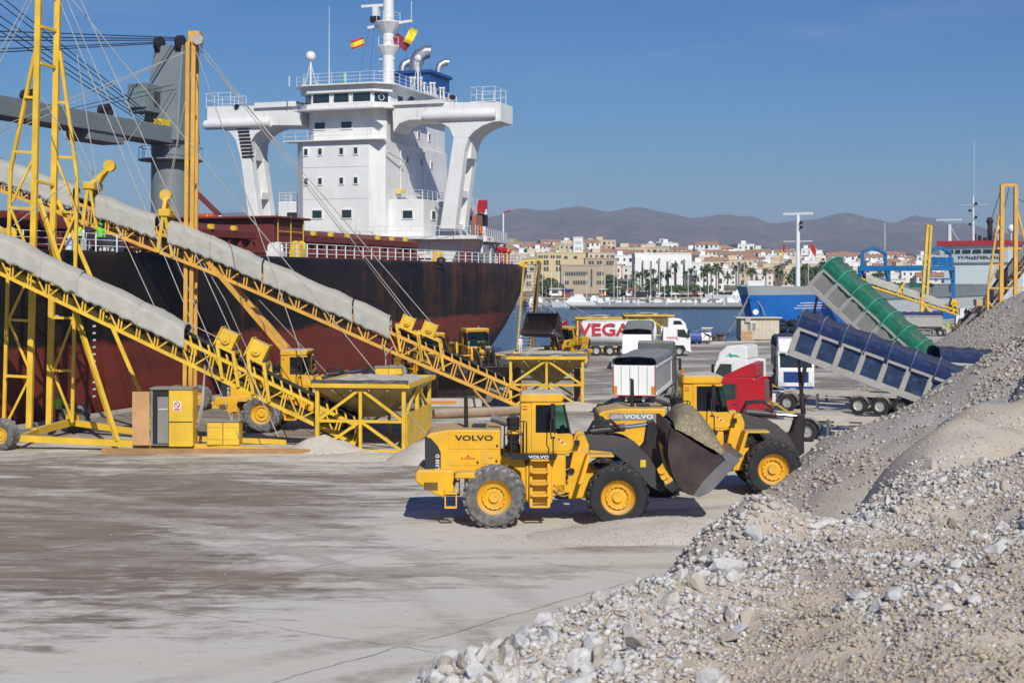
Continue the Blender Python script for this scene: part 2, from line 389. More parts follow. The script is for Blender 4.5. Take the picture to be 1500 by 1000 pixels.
# --- far shore: rising ground that carries the town
def shore_z(x, y):
    t = max(0, y - 560)
    k = max(.42, min(1.0, 1.0 - (FPX*x/max(y,1) - 150)/600*.58)) if x > 0 else 1.0
    z = .6 + k*min(.054*t, 24 + .004*t)
    return z + 3.0*noise.noise(Vector((x*.004, y*.004, 3))) * min(1, t/150)
sm, N_, L_, B_ = shader('shore_earth'); n = NT(sm)
L_.new(n.mix(n.ramp(n.noise(n.pos(), .02, 6, .7), .4, .62), (.26,.21,.15), (.10,.11,.055)), B_.inputs['Base Color']); B_.inputs['Roughness'].default_value = .95
def shore_pt(a, b):
    y = 522 + 9000*b**2.6; x = (-900 + 2900*a)*max(1, y/1500); return (x, y, shore_z(x, y) if b > 0 else -3)
mb = MB(); mb.grid(shore_pt, 70, 80)
tag(ob('shore', mb, sm, smooth=True), 'low shore rising behind the marina', None, kind='structure')

# --- hills and mountains: ridged height sheets, slopes show through the haze
def ridge_mat(name, c1, c2, c3):
    m, N_, L_, B_ = shader(name); n = NT(m)
    a = n.noise(n.pos(), .0016, 8, .66, .5); b = n.noise(n.pos((1,1,2.0)), .006, 7, .7)
    c = n.mix(n.ramp(a, .40, .62), c1, c2); c = n.mix(n.ramp(b, .47, .60, 0, .95), c, c3)
    L_.new(c, B_.inputs['Base Color']); B_.inputs['Roughness'].default_value = 1.0; B_.inputs['Specular IOR Level'].default_value = .1
    n.bump(n.math('ADD', n.noise(n.pos(), .0035, 9, .68, .6), n.math('MULTIPLY', n.noise(n.pos(), .012, 6, .7), .3)), 1.0, 160.0, B_)
    return m
mt_m = ridge_mat('mountain_scrub', (.085,.075,.068), (.16,.115,.095), (.26,.155,.12))
hl_m = ridge_mat('hill_scrub', (.03,.035,.022), (.055,.05,.034), (.075,.062,.042))
def silhouette(tab, px):
    for (a, ya), (b, yb) in zip(tab, tab[1:]):
        if a <= px <= b:
            t = (px-a)/(b-a); t = t*t*(3-2*t); return ya + (yb-ya)*t
    return tab[-1][1] if px > tab[-1][0] else tab[0][1]
mtab = [(-900,350),(-300,330),(100,338),(420,322),(650,332),(735,322),(790,322),(842,316),(880,324),(932,316),(975,322),(1010,328),(1060,322),(1100,322),(1130,332),(1180,328),(1240,321),(1275,328),(1312,337),(1330,333),(1365,336),(1400,342),(1500,342),(1640,330),(1900,345),(2400,350)]
def fract(p, sc, oct_=6):
    v = 0; a = 1.0
    for i in range(oct_):
        v += a * (1 - abs(noise.noise(p*sc)) * 2); sc *= 2.03; a *= .52
    return v
def mountain(name, D0, D1, tab, m, label, nu, nv, base, amp):
    Dm = D0 + (D1-D0)*.72
    def fn(a, b):
        D = D0 + (D1-D0)*b; px = -900 + 3300*a; X = (px - HPX)*D/FPX
        top = CAMH + (HPY - silhouette(tab, px)) * Dm/FPX
        e = min(1, b/.72); e = e*e*(3-2*e)*.6 + e*.4
        if b > .72: e = 1 - (b-.72)/.28*.5
        f_ = fract(Vector((X, D, 5))*.00042*6000/D0, 1.0)
        z = base + (top - base)*e + amp*(f_ - 1.15)*(min(1, b*3))*(1 - .72*max(0, 1 - abs(b-.72)/.08))
        return (X, D, z)
    mb = MB(); mb.grid(fn, nu, nv)
    o = ob(name, mb, m, smooth=True); tag(o, label, None, kind='structure')
mountain('mountains', 4800, 8800, mtab, mt_m, 'hazy bare mountain range behind the town', 340, 90, 20, 105)
htab = [(-900,395),(700,392),(960,372),(1015,361),(1050,362),(1080,357),(1110,362),(1150,369),(1190,366),(1230,372),(1290,380),(1320,371),(1345,376),(1375,378),(1420,370),(1480,368),(1600,372),(2400,385)]
mountain('hills', 2000, 3000, htab, hl_m, 'low dark wooded hills in front of the mountains', 160, 24, 15, 8)
# ================================================================ gravel heaps
import numpy as np
rng = np.random.default_rng(11)
def smooth01(t): t = max(0.0, min(1.0, t)); return t*t*(3-2*t)
EDGE = [(-8,-12),(-5,-4),(-4.0,4),(-2.15,9.0),(-.75,12),(.55,15),(2.35,19),(4.5,20.6),(5.9,24),(8.1,28),(10.6,32),(14.2,38),(20,42),(34,46),(60,50)]
def edge_dist(x, y):          # > 0 left of the crest
    best = 1e9; sgn = 1
    for (ax, ay), (bx, by) in zip(EDGE, EDGE[1:]):
        dx, dy = bx-ax, by-ay; t = max(0, min(1, ((x-ax)*dx + (y-ay)*dy)/(dx*dx+dy*dy)))
        qx, qy = ax+dx*t, ay+dy*t; d = (x-qx)**2 + (y-qy)**2
        if d < best: best = d; sgn = 1 if dx*(y-ay) - dy*(x-ax) > 0 else -1
    return sgn*math.sqrt(best)
SMOOTH = [(7.7,25.6,.50,1.7,1.4),(10.1,28.2,.85,2.2,1.6)]
LUMPS = [(13.6,34.5,1.3,2.0,2.0),(3.2,18.6,.30,1.2,.8),(5.9,19.8,.25,1.2,.9),(9.6,22.0,.55,2.0,1.3),(13.5,33.5,1.1,2.2,2.0),(6.0,13.5,.30,1.6,1.6),(8.2,17.5,.35,1.6,1.4),(1.6,14.0,.2,.8,.6)]
def lump(x, y): return min(1.0, sum(math.exp(-(((x-lx)/(rx*1.05))**2 + ((y-ly)/(ry*1.05))**2)**3) for lx, ly, h, rx, ry in SMOOTH))
def near_z(x, y):
    d = edge_dist(x, y)
    top = 5.05 + .9*smooth01((9-y)/9) + .14*max(0, min(x-2, 5))*.5 - .05*max(0, y-18)
    top += .34*noise.noise(Vector((x*.35, y*.35, 1))) + .16*noise.noise(Vector((x*1.1, y*1.1, 2)))
    top -= .38*smooth01((y-13)/4)*smooth01((8.5-x)/2.5)
    for lx, ly, h, rx, ry in LUMPS: top += h*math.exp(-((x-lx)/rx)**2*1.4 - ((y-ly)/ry)**2*1.4)
    for lx, ly, h, rx, ry in SMOOTH: top += h*math.exp(-(((x-lx)/rx)**2 + ((y-ly)/ry)**2)**2)
    z = top if d < -.9 else top - .77*(d+.9)*(smooth01((d+.9)/1.8)*.6+.4)
    z += (.055*noise.noise(Vector((x*3.1, y*3.1, 7))) + .03*noise.noise(Vector((x*7, y*7, 9))))*(1 - .7*lump(x, y))
    return max(z, -.25)
FOOT = [(36,17),(44,11.2),(49,9.4),(52,9.0),(55,9.5),(60,15.5),(66,23),(74,33),(81,33),(88,24.5),(100,24.2),(112,30),(130,46),(140,60)]
def foot_x(y):
    for (a, xa), (b, xb) in zip(FOOT, FOOT[1:]):
        if a <= y <= b: t = smooth01((y-a)/(b-a)); return xa + (xb-xa)*t
    return FOOT[0][1] if y < FOOT[0][0] else FOOT[-1][1]
PROF = [(-50,-8),(0,0),(2.4,1.75),(5.7,3.15),(7,3.95),(8.8,5.05),(11,6.4),(20,11),(80,14)]
def back_z(x, y):
    t = x - foot_x(y); z1 = 0
    for (a, za), (b, zb) in zip(PROF, PROF[1:]):
        if a <= t <= b: z1 = za + (zb-za)*(t-a)/(b-a)
    z2 = min(.60*t, 10.5); k = smooth01((y-68)/16); z = z1*(1-k) + z2*k
    z += .20*noise.noise(Vector((x*.5, y*.5, 4))) + .09*noise.noise(Vector((x*1.7, y*1.7, 6)))
    return max(z, -.3)

def gravel_mat(name, c1, c2, c3, bs, sp):
    m, N_, L_, B_ = shader(name); n = NT(m); p = n.pos()
    a = n.noise(p, .45, 6, .65, .3); b = n.noise(p, bs, 6, .72)
    v = N_.new('ShaderNodeTexVoronoi'); v.inputs['Scale'].default_value = sp; L_.new(p, v.inputs['Vector'])
    c = n.mix(n.ramp(a, .40, .60), c1, c2); c = n.mix(n.ramp(b, .52, .70, 0, .75), c, c3)
    c = n.mix(n.ramp(v.outputs['Color'], .55, .95, 0, .45), c, (.50,.48,.45))
    L_.new(c, B_.inputs['Base Color']); B_.inputs['Roughness'].default_value = .95; B_.inputs['Specular IOR Level'].default_value = .15
    n.bump(n.math('ADD', n.math('MULTIPLY', v.outputs['Distance'], -.5), b), .45, .04, B_)
    return m
dirt_near = gravel_mat('near_heap_dirt', (.47,.395,.305), (.50,.445,.37), (.36,.30,.235), 9.0, 16.0)
dirt_back = gravel_mat('back_heap_gravel', (.44,.385,.31), (.46,.43,.385), (.30,.26,.21), 5.0, 7.0)
dirt_sand = gravel_mat('pile_gravel', (.48,.43,.36), (.52,.475,.415), (.34,.295,.25), 8.0, 12.0)

def stone_mat(name, cols):
    m, N_, L_, B_ = shader(name); n = NT(m)
    cr = N_.new('ShaderNodeValToRGB'); cr.color_ramp.interpolation = 'LINEAR'
    els = cr.color_ramp.elements
    els[0].position = 0; els[0].color = (*cols[0], 1); els[1].position = 1; els[1].color = (*cols[-1], 1)
    for i, c in enumerate(cols[1:-1]):
        e = els.new((i+1)/(len(cols)-1)); e.color = (*c, 1)
    ri = N_.new('ShaderNodeObjectInfo')
    s_ = n.math('FRACT', n.math('ADD', n.geo.outputs['Random Per Island'], ri.outputs['Random']))
    L_.new(s_, cr.inputs[0])
    c = n.mix(n.ramp(n.noise(n.pos(), 14, 5, .7), .42, .68, 0, .55), cr.outputs[0], (.36,.30,.235))
    L_.new(c, B_.inputs['Base Color']); B_.inputs['Roughness'].default_value = .9; B_.inputs['Specular IOR Level'].default_value = .25
    n.bump(n.noise(n.pos(), 30, 5, .7), .5, .02, B_)
    return m
st_pale = stone_mat('pale_stone', [(.40,.35,.29),(.54,.52,.48),(.62,.61,.59),(.50,.51,.53),(.68,.67,.65),(.46,.41,.34),(.58,.58,.58)])
st_dirt = stone_mat('dirt_clod', [(.40,.33,.25),(.48,.405,.315),(.44,.375,.29),(.52,.45,.36)])
st_tan = stone_mat('tan_stone', [(.36,.305,.24),(.46,.40,.33),(.53,.49,.44),(.42,.37,.32),(.51,.46,.40),(.37,.35,.33)])

def ico(sub):
    bm = bmesh.new(); bmesh.ops.create_icosphere(bm, subdivisions=sub, radius=1.0)
    v = np.array([x.co[:] for x in bm.verts]); f = np.array([[q.index for q in p.verts] for p in bm.faces]); bm.free(); return v, f
ICO1 = ico(1); ICO2 = ico(2)
def rock_shape(base, seed, k=.28):
    v, f = base; r_ = np.random.default_rng(seed); v = v.copy()
    for _ in range(13):                      # cut flat facets
        d = r_.normal(size=3); d /= np.linalg.norm(d); c = r_.uniform(.36, .74); t = v @ d; m = t > c; v[m] -= np.outer(t[m]-c, d)
    v *= r_.uniform(.55, 1.3, 3); v *= (1 + r_.normal(0, k*.15, (len(v),1))); return v, f
def scatter_mesh(name, pts, sizes, mat, parent, shapes):
    V = []; F = []; off = 0; n_ = len(pts); which = rng.integers(0, len(shapes), n_)
    for si, (v, f) in enumerate(shapes):
        idx = np.where(which == si)[0]
        if len(idx) == 0: continue
        q = rng.normal(size=(len(idx), 4)); q /= np.linalg.norm(q, axis=1)[:, None]; w, x, y, z = q.T
        Rm = np.stack([1-2*(y*y+z*z), 2*(x*y-z*w), 2*(x*z+y*w), 2*(x*y+z*w), 1-2*(x*x+z*z), 2*(y*z-x*w), 2*(x*z-y*w), 2*(y*z+x*w), 1-2*(x*x+y*y)], 1).reshape(-1,3,3)
        P = np.einsum('nij,kj->nki', Rm, v) * sizes[idx][:, None, None]; P[:, :, 2] *= .75; P += pts[idx][:, None, :]
        FF = f[None] + (np.arange(len(idx))*len(v))[:, None, None] + off
        V.append(P.reshape(-1,3)); F.append(FF.reshape(-1,3)); off += len(idx)*len(v)
    V = np.concatenate(V).astype(np.float32); F = np.concatenate(F).astype(np.int32)
    me = bpy.data.meshes.new(name); me.vertices.add(len(V)); me.vertices.foreach_set('co', V.ravel())
    me.loops.add(F.size); me.loops.foreach_set('vertex_index', F.ravel())
    me.polygons.add(len(F)); me.polygons.foreach_set('loop_start', np.arange(0, F.size, 3, dtype=np.int32)); me.polygons.foreach_set('loop_total', np.full(len(F), 3, dtype=np.int32))
    me.update(calc_edges=True); me.materials.append(mat)
    o = bpy.data.objects.new(name, me); COL.objects.link(o); o.parent = parent; o['kind'] = 'stuff'; return o
SH1 = [rock_shape(ICO1, i) for i in range(8)]; SH2 = [rock_shape(ICO2, 40+i, .2) for i in range(8)]

# near heap: fan-shaped grid, finer towards the camera
def near_pt(a, b):
    y = -9 + 13*b/.18 if b < .18 else 4 + 44*((b-.18)/.82)**1.25
    lo = -13 if y < 4 else -9.5; hi = 6 + .60*max(y, 0)
    x = lo + (hi-lo)*a; return (x, y, near_z(x, y))
mb = MB(); mb.grid(near_pt, 250, 300)
nh = ob('gravel_heap', mb, dirt_near, smooth=True); tag(nh, 'near heap of pale crushed rock and brown dirt with rounded lumps on top', None, kind='structure')
# back heap
mb = MB(); mb.grid(lambda a, b: (6 + 44*a, 36 + 96*b, back_z(6 + 44*a, 36 + 96*b)), 150, 260)
bh = ob('gravel_heap', mb, dirt_back, smooth=True); tag(bh, 'long steep gravel slope that the tipped trailers unload onto', None, kind='structure')

def visible(x, y, z, m=60):
    px = HPX + FPX*x/y; py = HPY + FPX*(CAMH-z)/y; return -m < px < 1500+m and 380 < py < 1000+m
def stony(x, y):      # bands of clean crushed rock on the near heap, dirt elsewhere
    d = -edge_dist(x, y); b = smooth01((3.1-d)/1.6)
    c = smooth01((noise.noise(Vector((x*.4+9, y*.4, 3)))-.05)/.2)
    e = smooth01((x - 3.6 - .12*(y-8))/1.2) * smooth01((noise.noise(Vector((x*.5, y*.5, 8)))+.25)/.3)
    return max(b, c*.7, e*.75)
big_p = []; pts = []; szs = []
for _ in range(95000):
    y = 8.6 + 31*rng.random()**1.5; x = -2.6 + rng.random()*(2.6 + .40*y + 1.0)
    d = edge_dist(x, y)
    if d > 1.2: continue
    s_ = stony(x, y)*(1 - .97*lump(x, y))
    if rng.random() > .10*(1-lump(x, y)) + .9*s_: continue
    z = near_z(x, y)
    if not visible(x, y, z): continue
    r_ = .011 + .055*rng.random()**2.4*(.45+.75*s_) + (.03 + .06*rng.random() if rng.random() < .022*s_ else 0); r_ *= (1 + .015*(y-10))
    if rng.random() < .012*s_ and r_ > .03: r_ *= 1.7
    pts.append((x, y, z + r_*.25)); szs.append(r_)
pts = np.array(pts); szs = np.array(szs)
app = szs/pts[:,1]; order = np.argsort(-app); top = order[:300]; rest = order[300:]
sme = []
for v, f in SH2:
    me = bpy.data.meshes.new('stone'); me.from_pydata(v.tolist(), [], f.tolist()); me.materials.append(st_pale); sme.append(me)
for i in top:
    o = bpy.data.objects.new('stone', sme[rng.integers(0, 8)]); COL.objects.link(o); o.parent = nh
    o.location = pts[i]; o.rotation_euler = rng.random(3)*6; o.scale = (szs[i]*1.05,)*3
scatter_mesh('loose_stones', pts[rest], szs[rest], st_pale, nh, SH1)
# fine grit on the near heap
pts = []; szs = []
for _ in range(40000):
    y = 8.8 + 18*rng.random()**1.6; x = -2.6 + rng.random()*(2.6 + .40*y + .8)
    if edge_dist(x, y) > .8: continue
    z = near_z(x, y)
    if not visible(x, y, z, 20): continue
    r_ = .006 + .016*rng.random()**2.2; pts.append((x, y, z + r_*.3)); szs.append(r_)
scatter_mesh('grit', np.array(pts), np.array(szs), st_tan, nh, SH1[:4])
# small broken rock filling the gaps of the rock bands
pts = []; szs = []
for _ in range(52000):
    y = 8.8 + 20*rng.random()**1.6; x = -2.6 + rng.random()*(2.6 + .40*y + .8)
    if edge_dist(x, y) > 1.0 or rng.random() > stony(x, y)*(1 - .95*lump(x, y)): continue
    z = near_z(x, y)
    if not visible(x, y, z, 20): continue
    r_ = .014 + .03*rng.random()**1.8; pts.append((x, y, z + r_*.25)); szs.append(r_)
scatter_mesh('broken_rock', np.array(pts), np.array(szs), st_pale, nh, SH1)
# clods of brown dirt between the rock bands
pts = []; szs = []
for _ in range(95000):
    y = 8.8 + 24*rng.random()**1.5; x = -2.6 + rng.random()*(2.6 + .40*y + .8)
    if edge_dist(x, y) > .6 or rng.random() < .8*stony(x, y) + .9*lump(x, y): continue
    z = near_z(x, y)
    if not visible(x, y, z, 20): continue
    r_ = .012 + .04*rng.random()**2.4; pts.append((x, y, z + r_*.1)); szs.append(r_)
scatter_mesh('dirt_clods', np.array(pts), np.array(szs), st_dirt, nh, SH1)
# coarse gravel on the back slope
pts = []; szs = []
for _ in range(110000):
    y = 43 + 70*rng.random()**1.5; x = 6 + rng.random()*40
    fx = foot_x(y)
    if x < fx - .6: continue
    z = back_z(x, y)
    if z > 9.5 or not visible(x, y, z): continue
    w = smooth01((noise.noise(Vector((x*.25, y*.12, 12)))+.18)/.25)
    crest = smooth01((y-47.5)/3)
    if rng.random() > (.22 + .78*w)*(.25 + .75*crest): continue
    r_ = .04 + .115*rng.random()**2.4; pts.append((x, y, max(z, 0) + r_*.2)); szs.append(r_)
scatter_mesh('loose_stones', np.array(pts), np.array(szs), st_tan, bh, SH1)

# low piles of spilled gravel on the apron
def pile(cx, cy, rx, ry, h, label, rot=0.0, nst=500, rs=.045, group=None):
    ca, sa = math.cos(rot), math.sin(rot); sd = rng.random()*50
    def zf(u, v):
        r_ = math.hypot(u, v) * (1 + .22*noise.noise(Vector((u*1.3+sd, v*1.3, 2))))
        return h*max(0, 1-r_)**.85*(1 + .25*noise.noise(Vector((u*3+sd, v*3, 5)))) - .03*(r_ > 1)
    def fn(a, b):
        an = 2*math.pi*a; u, v = b*1.05*math.cos(an), b*1.05*math.sin(an)
        return (cx + u*rx*ca - v*ry*sa, cy + u*rx*sa + v*ry*ca, zf(u, v) if b < 1 else -.05)
    mb = MB(); mb.grid(fn, 40, 14)
    o = ob('gravel_pile', mb, dirt_sand, smooth=True); tag(o, label, 'gravel pile', group)
    P = []; S = []
    for _ in range(nst):
        an = rng.random()*6.283; b = rng.random()**.5*1.12; u, v = b*math.cos(an), b*math.sin(an); r_ = rs*(.3 + .7*rng.random()**2)
        P.append((cx + u*rx*ca - v*ry*sa, cy + u*rx*sa + v*ry*ca, max(0, zf(u, v)) + r_*.2)); S.append(r_)
    s_ = scatter_mesh('loose_stones', np.array(P), np.array(S), st_tan, o, SH1)
    return o
pile(5.3, 45.2, 5.2, 1.9, .55, 'long low bank of grey gravel on the ground before the loaded wheel loader', .16, 2600, .05)
pile(-3.6, 63.6, 2.0, 1.9, 1.15, 'gravel mound at the corner of the nearer yellow hopper, by the loader', 0, 700)
pile(-8.8, 66.8, 2.0, 1.2, .8, 'small gravel mound under the lower end of the nearer conveyor', 0, 500)
pile(-6.4, 64.0, 3.6, 1.0, .35, 'thin spread of gravel along the foot of the nearer yellow hopper', 0, 900)
pile(3.9, 88.6, 3.8, 1.3, .45, 'thin spread of gravel at the foot of the farther yellow hopper', 0, 500)
# scattered chips on the apron
pts = []; szs = []
for _ in range(2600):
    y = 26 + 50*rng.random()**1.2; x = -.38*y + rng.random()*y*.62
    w = noise.noise(Vector((x*.22, y*.5, 31)))
    if rng.random() > max(0.06, w*2.2): continue
    r_ = .012 + .035*rng.random()**3; pts.append((x, y, r_*.4)); szs.append(r_)
o = scatter_mesh('gravel_chips', np.array(pts), np.array(szs), st_tan, None, SH1[:4]); tag(o, 'stray gravel chips scattered on the quay apron', 'gravel', kind='stuff')
# ================================================================ bulk carrier alongside the quay
# frame of the ship: x = aft along the quay, y = inboard from the quay side, z = up (quay level 0)
ship = thing('bulk_carrier', 'large black and rust-red bulk carrier with a white bridge, moored along the quay', 'ship', tuple(SO), math.pi/2 - TH)
BM, HBM = 38.7, 19.35
hm, N_, L_, B_ = shader('hull_paint'); n = NT(hm)
sp_ = N_.new('ShaderNodeSeparateXYZ'); L_.new(n.pos(), sp_.inputs[0])
edge = n.math('ADD', sp_.outputs[2], n.math('MULTIPLY', n.math('SUBTRACT', n.noise(n.pos((.25,.25,.6)), 1.0, 5, .7), .5), 1.6))
red_f = n.ramp(edge, 4.1, 4.4, 1, 0)
blk = n.mix(n.ramp(n.noise(n.pos((.15,.15,.1)), 1.0, 6, .7), .4, .65), (.006,.006,.007), (.022,.016,.014))
rdc = n.mix(n.ramp(n.noise(n.pos((.2,.2,.5)), 1.0, 6, .7), .4, .65), (.20,.036,.024), (.125,.031,.021))
col = n.mix(red_f, blk, rdc)
st = n.noise(n.pos((.55,.55,.05)), 1.0, 6, .7); st2 = n.noise(n.pos((.10,.10,.35)), 1.0, 5, .7)
aft = n.ramp(sp_.outputs[1], 95, 165, -.12, .10)
rf = n.ramp(n.math('ADD', n.math('ADD', n.math('MULTIPLY', st, .7), n.math('MULTIPLY', st2, .5)), aft), .60, .78, 0, .85)
col = n.mix(rf, col, (.115,.040,.015))
sc = n.ramp(n.noise(n.pos((.35,.35,2.2)), 1.0, 6, .75), .66, .74, 0, .5)
col = n.mix(sc, col, (.20,.17,.15))
L_.new(col, B_.inputs['Base Color']); B_.inputs['Roughness'].default_value = .5; B_.inputs['Specular IOR Level'].default_value = .16
n.bump(n.noise(n.pos((.4,.4,.25)), 1.0, 3), .25, .12, B_)
rustred = pm('deck_red', (.15,.028,.022), .6, var=.2, vscale=.5, rust=.3, rustcol=(.10,.035,.02))
deckred = pm('deck_plate_red', (.12,.03,.024), .7, var=.2)
cranegrey = pm('crane_grey', (.17,.20,.215), .5, var=.08, vscale=.4, rust=.16)
shipblue = pm('funnel_blue', (.012,.075,.26), .4, var=.08)
safety_yel = pm('safety_yellow', (.72,.5,.03), .5, var=.1)

lev = [-5, -1.6, .6, 2.6, 5.0, 7.2, 8.9, 9.45, 9.72, 9.8]
ue  = [90, 96, 100.5, 103, 105, 106.2, 107, 107.2, 107.2, 107.2]
he  = [5.5, 7.2, 9.2, 10.2, 11.2, 11.9, 12.3, 12.2, 12.0, 11.7]
hs  = [19.0, 19.35, 19.35, 19.35, 19.35, 19.35, 19.35, 19.25, 19.0, 18.7]
u0s = [48, 54, 60, 64, 68, 71, 72, 72, 72, 72]
us  = [-175, -170, -160, -150, -120, -80, -40, 0, 30, 45] + [48 + i*2.0 for i in range(30)]
def hb(u, k):
    if u < -150: t = (-150-u)/25.0; return hs[k]*max(.02, 1 - t**1.8)
    if u <= u0s[k]: return hs[k]
    t = min(1, (u - u0s[k])/(ue[k]-u0s[k])); return he[k] + (hs[k]-he[k])*(1 - t**2.1)
def hp(u, k, side): uu = min(u, ue[k]); h = hb(uu, k); return (uu, HBM - side*h, lev[k])
mb = MB(); nl = len(lev)
for side in (1, -1):
    b = len(mb.v)
    for u in us + [120]:
        for k in range(nl): mb.v.append(Vector(hp(u, k, side)))
    for i in range(len(us)):
        for k in range(nl-1):
            mb.f.append((b+i*nl+k, b+(i+1)*nl+k, b+(i+1)*nl+k+1, b+i*nl+k+1))
b1 = len(us)*nl; b2 = (len(us)+1)*nl + len(us)*nl
for k in range(nl-1): mb.f.append((b1+k, b2+k, b2+k+1, b1+k+1))       # transom
hull = ob('hull', mb, hm, ship, smooth=50)
mb = MB()
pl = [hp(u, nl-1, 1) for u in us] + [hp(120, nl-1, 1)]; pr = [hp(u, nl-1, -1) for u in us] + [hp(120, nl-1, -1)]
mb.add([(p[0], p[1], 9.7) for p in pl + pr[::-1]], [tuple(range(len(pl)*2))])
deck = ob('deck', mb, deckred, ship)
def edge_w(u): return HBM - hb(min(u, 107.2), nl-1)
# draught marks and load marks on the side
for k in range(15):
    boxp(hull, 'draught_mark', 1.25, 1.5, -.03, .01, 1.0 + k*.42, 1.11 + k*.42, white)
for x0, x1, z0, z1 in ((-2.6,-2.5,5.3,7.0),(-2.6,-2.1,6.9,7.0),(-3.0,-2.5,6.3,6.4),(-2.6,-2.1,5.9,6.0),(-3.0,-2.5,5.3,5.4)):
    boxp(hull, 'load_mark', x0, x1, -.03, .01, z0, z1, white)
# white guard rail at the side
def rail(parent, pts, h, mat, step, r=.05, rails=(1.0, .66, .33), pr_=.09):
    pts = [Vector(p) for p in pts]
    for a, b in zip(pts, pts[1:]):
        n_ = max(1, round((b-a).length/step))
        for i in range(n_ + (b is pts[-1])):
            p = a + (b-a)*i/n_; rod(parent, 'stanchion', p, p + Vector((0,0,h)), pr_, mat)
        for q in rails: rod(parent, 'handrail', a + Vector((0,0,h*q)), b + Vector((0,0,h*q)), r*1.3, mat)
rl = ob('guard_rail', MB().bb(26, 26.3, .55, .85, 9.7, 10.9), shipwhite, ship)
rail(rl, [(u, edge_w(u) + .25, 9.72) for u in (26, 35, 44, 53, 62, 72, 78, 84, 90, 96, 102, 106.8)], 1.15, shipwhite, 1.9, .055, pr_=.11)
rl2 = ob('guard_rail', MB().bb(-30, -29.8, .5, .7, 9.7, 10.8), white, ship)
rail(rl2, [(-30, .45, 9.72), (-14, .45, 9.72), (0, .45, 9.72), (11, .45, 9.72)], 1.1, white, 2.4, .04)
# hatches: coaming with raking stays, folding covers
def hatch(u0_, u1_, nst):
    c = ob('hatch_coaming', MB().bb(u0_, u1_, 9.2, 29.5, 9.7, 11.4), rustred, ship)
    n_ = int((u1_-u0_)/1.9)
    for i in range(n_+1):
        x = u0_ + .3 + (u1_-u0_-.6)*i/n_
        part_m('stay', stay_me, T(x, 9.2, 9.7), c)
    for i in range(2):
        a = u0_ + (u1_-u0_)*i/2 - .3*(i == 0); b = u0_ + (u1_-u0_)*(i+1)/2 + .3*(i == 1)
        mb = MB(); mb.prism([(a+.03, 8.7, 11.45),(a+.03, 8.7, 12.1),(a+.03, 10.4, 12.65),(a+.03, 28.3, 12.65),(a+.03, 30, 12.1),(a+.03, 30, 11.45)], (b-a-.06, 0, 0))
        hc = ob('hatch_cover', mb, rustred, ship, bevel=.05)
        k = int((b-a)/3)
        for j in range(1, k): boxp(hc, 'lifting_lug', a + (b-a)*j/k - .18, a + (b-a)*j/k + .18, 8.55, 9.0, 12.1, 12.5, safety_yel)
    return c
mbs = MB().prism([(-.06, 0, 0),(-.06, -1.1, 0),(-.06, -.35, 1.7),(-.06, 0, 1.7)], (.12, 0, 0))
stay_me = bpy.data.meshes.new('stay'); stay_me.from_pydata([tuple(v) for v in mbs.v], [], mbs.f); stay_me.materials.append(rustred)
hatch(45, 74, 14); hatch(8, 37, 14); hatch(-30, 2, 14); hatch(-68, -38, 10)
# house between the hatches, mooring gear, pipes and platforms on deck
mb = MB().bb(38.2, 44, 7.5, 31, 9.7, 13.3); mb.bb(37.6, 44.4, 7.0, 31.5, 13.3, 13.5)
dh = ob('mast_house', mb, rustred, ship, bevel=.04)
for u in (38.6, 41, 43.4): rod(dh, 'ladder_rail', (u, 7.3, 9.7), (u, 7.3, 13.6), .09, safety_yel)
for z in (11.0, 12.2): rod(dh, 'ladder_rail', (38.6, 7.3, z), (43.4, 7.3, z), .08, safety_yel)
for i, (u, w, c, h) in enumerate([(30,3,white,1.1),(33,2.5,safety_yel,1.4),(50,3,rustred,1.3),(55,3.4,rustred,1.0),(66,3.2,safety_yel,1.2),(77,4,rustred,1.5),(4,3,white,1.4),(7,2.6,white,1.0),(-3,3,safety_yel,1.3),(20,3,rustred,1.2)]):
    mb = MB().bb(u-.6, u+.6, w-.5, w+.5, 9.7, 9.7+h*.55); mb.lathe([(.28,-.5),(.28,.5)], (u, w, 9.7+h*.75), (1,0,0), 10); mb.lathe([(.45,-.55),(.45,-.45)], (u, w, 9.7+h*.75), (1,0,0), 10); mb.lathe([(.45,.45),(.45,.55)], (u, w, 9.7+h*.75), (1,0,0), 10)
    ob('mooring_winch', mb, c, ship)
for w in (5.4, 6.0): rod(ship, 'deck_pipe', (-60, w, 10.2), (74, w, 10.2), .22, rustred)
for u0_, u1_ in ((10, 24), (-26, -8)):
    pf = ob('walkway', MB().bb(u0_, u1_, 6.8, 8.2, 11.2, 11.3), safety_yel, ship)
    rail(pf, [(u0_, 6.8, 11.3), (u1_, 6.8, 11.3)], 1.0, safety_yel, 1.8, .05)
    for u in (u0_+.2, (u0_+u1_)/2, u1_-.2): rod(pf, 'stanchion', (u, 7, 9.7), (u, 7, 11.2), .12, safety_yel)
# anchor-shaped fairlead over the side
mb = MB().bb(57.2, 59.6, -.15, .5, 9.15, 9.45); mb.lathe([(.42,-.3),(.5,0),(.42,.3)], (58.4, -.1, 9.75), (0,1,0), 12)
ob('fairlead', mb, darksteel, ship)

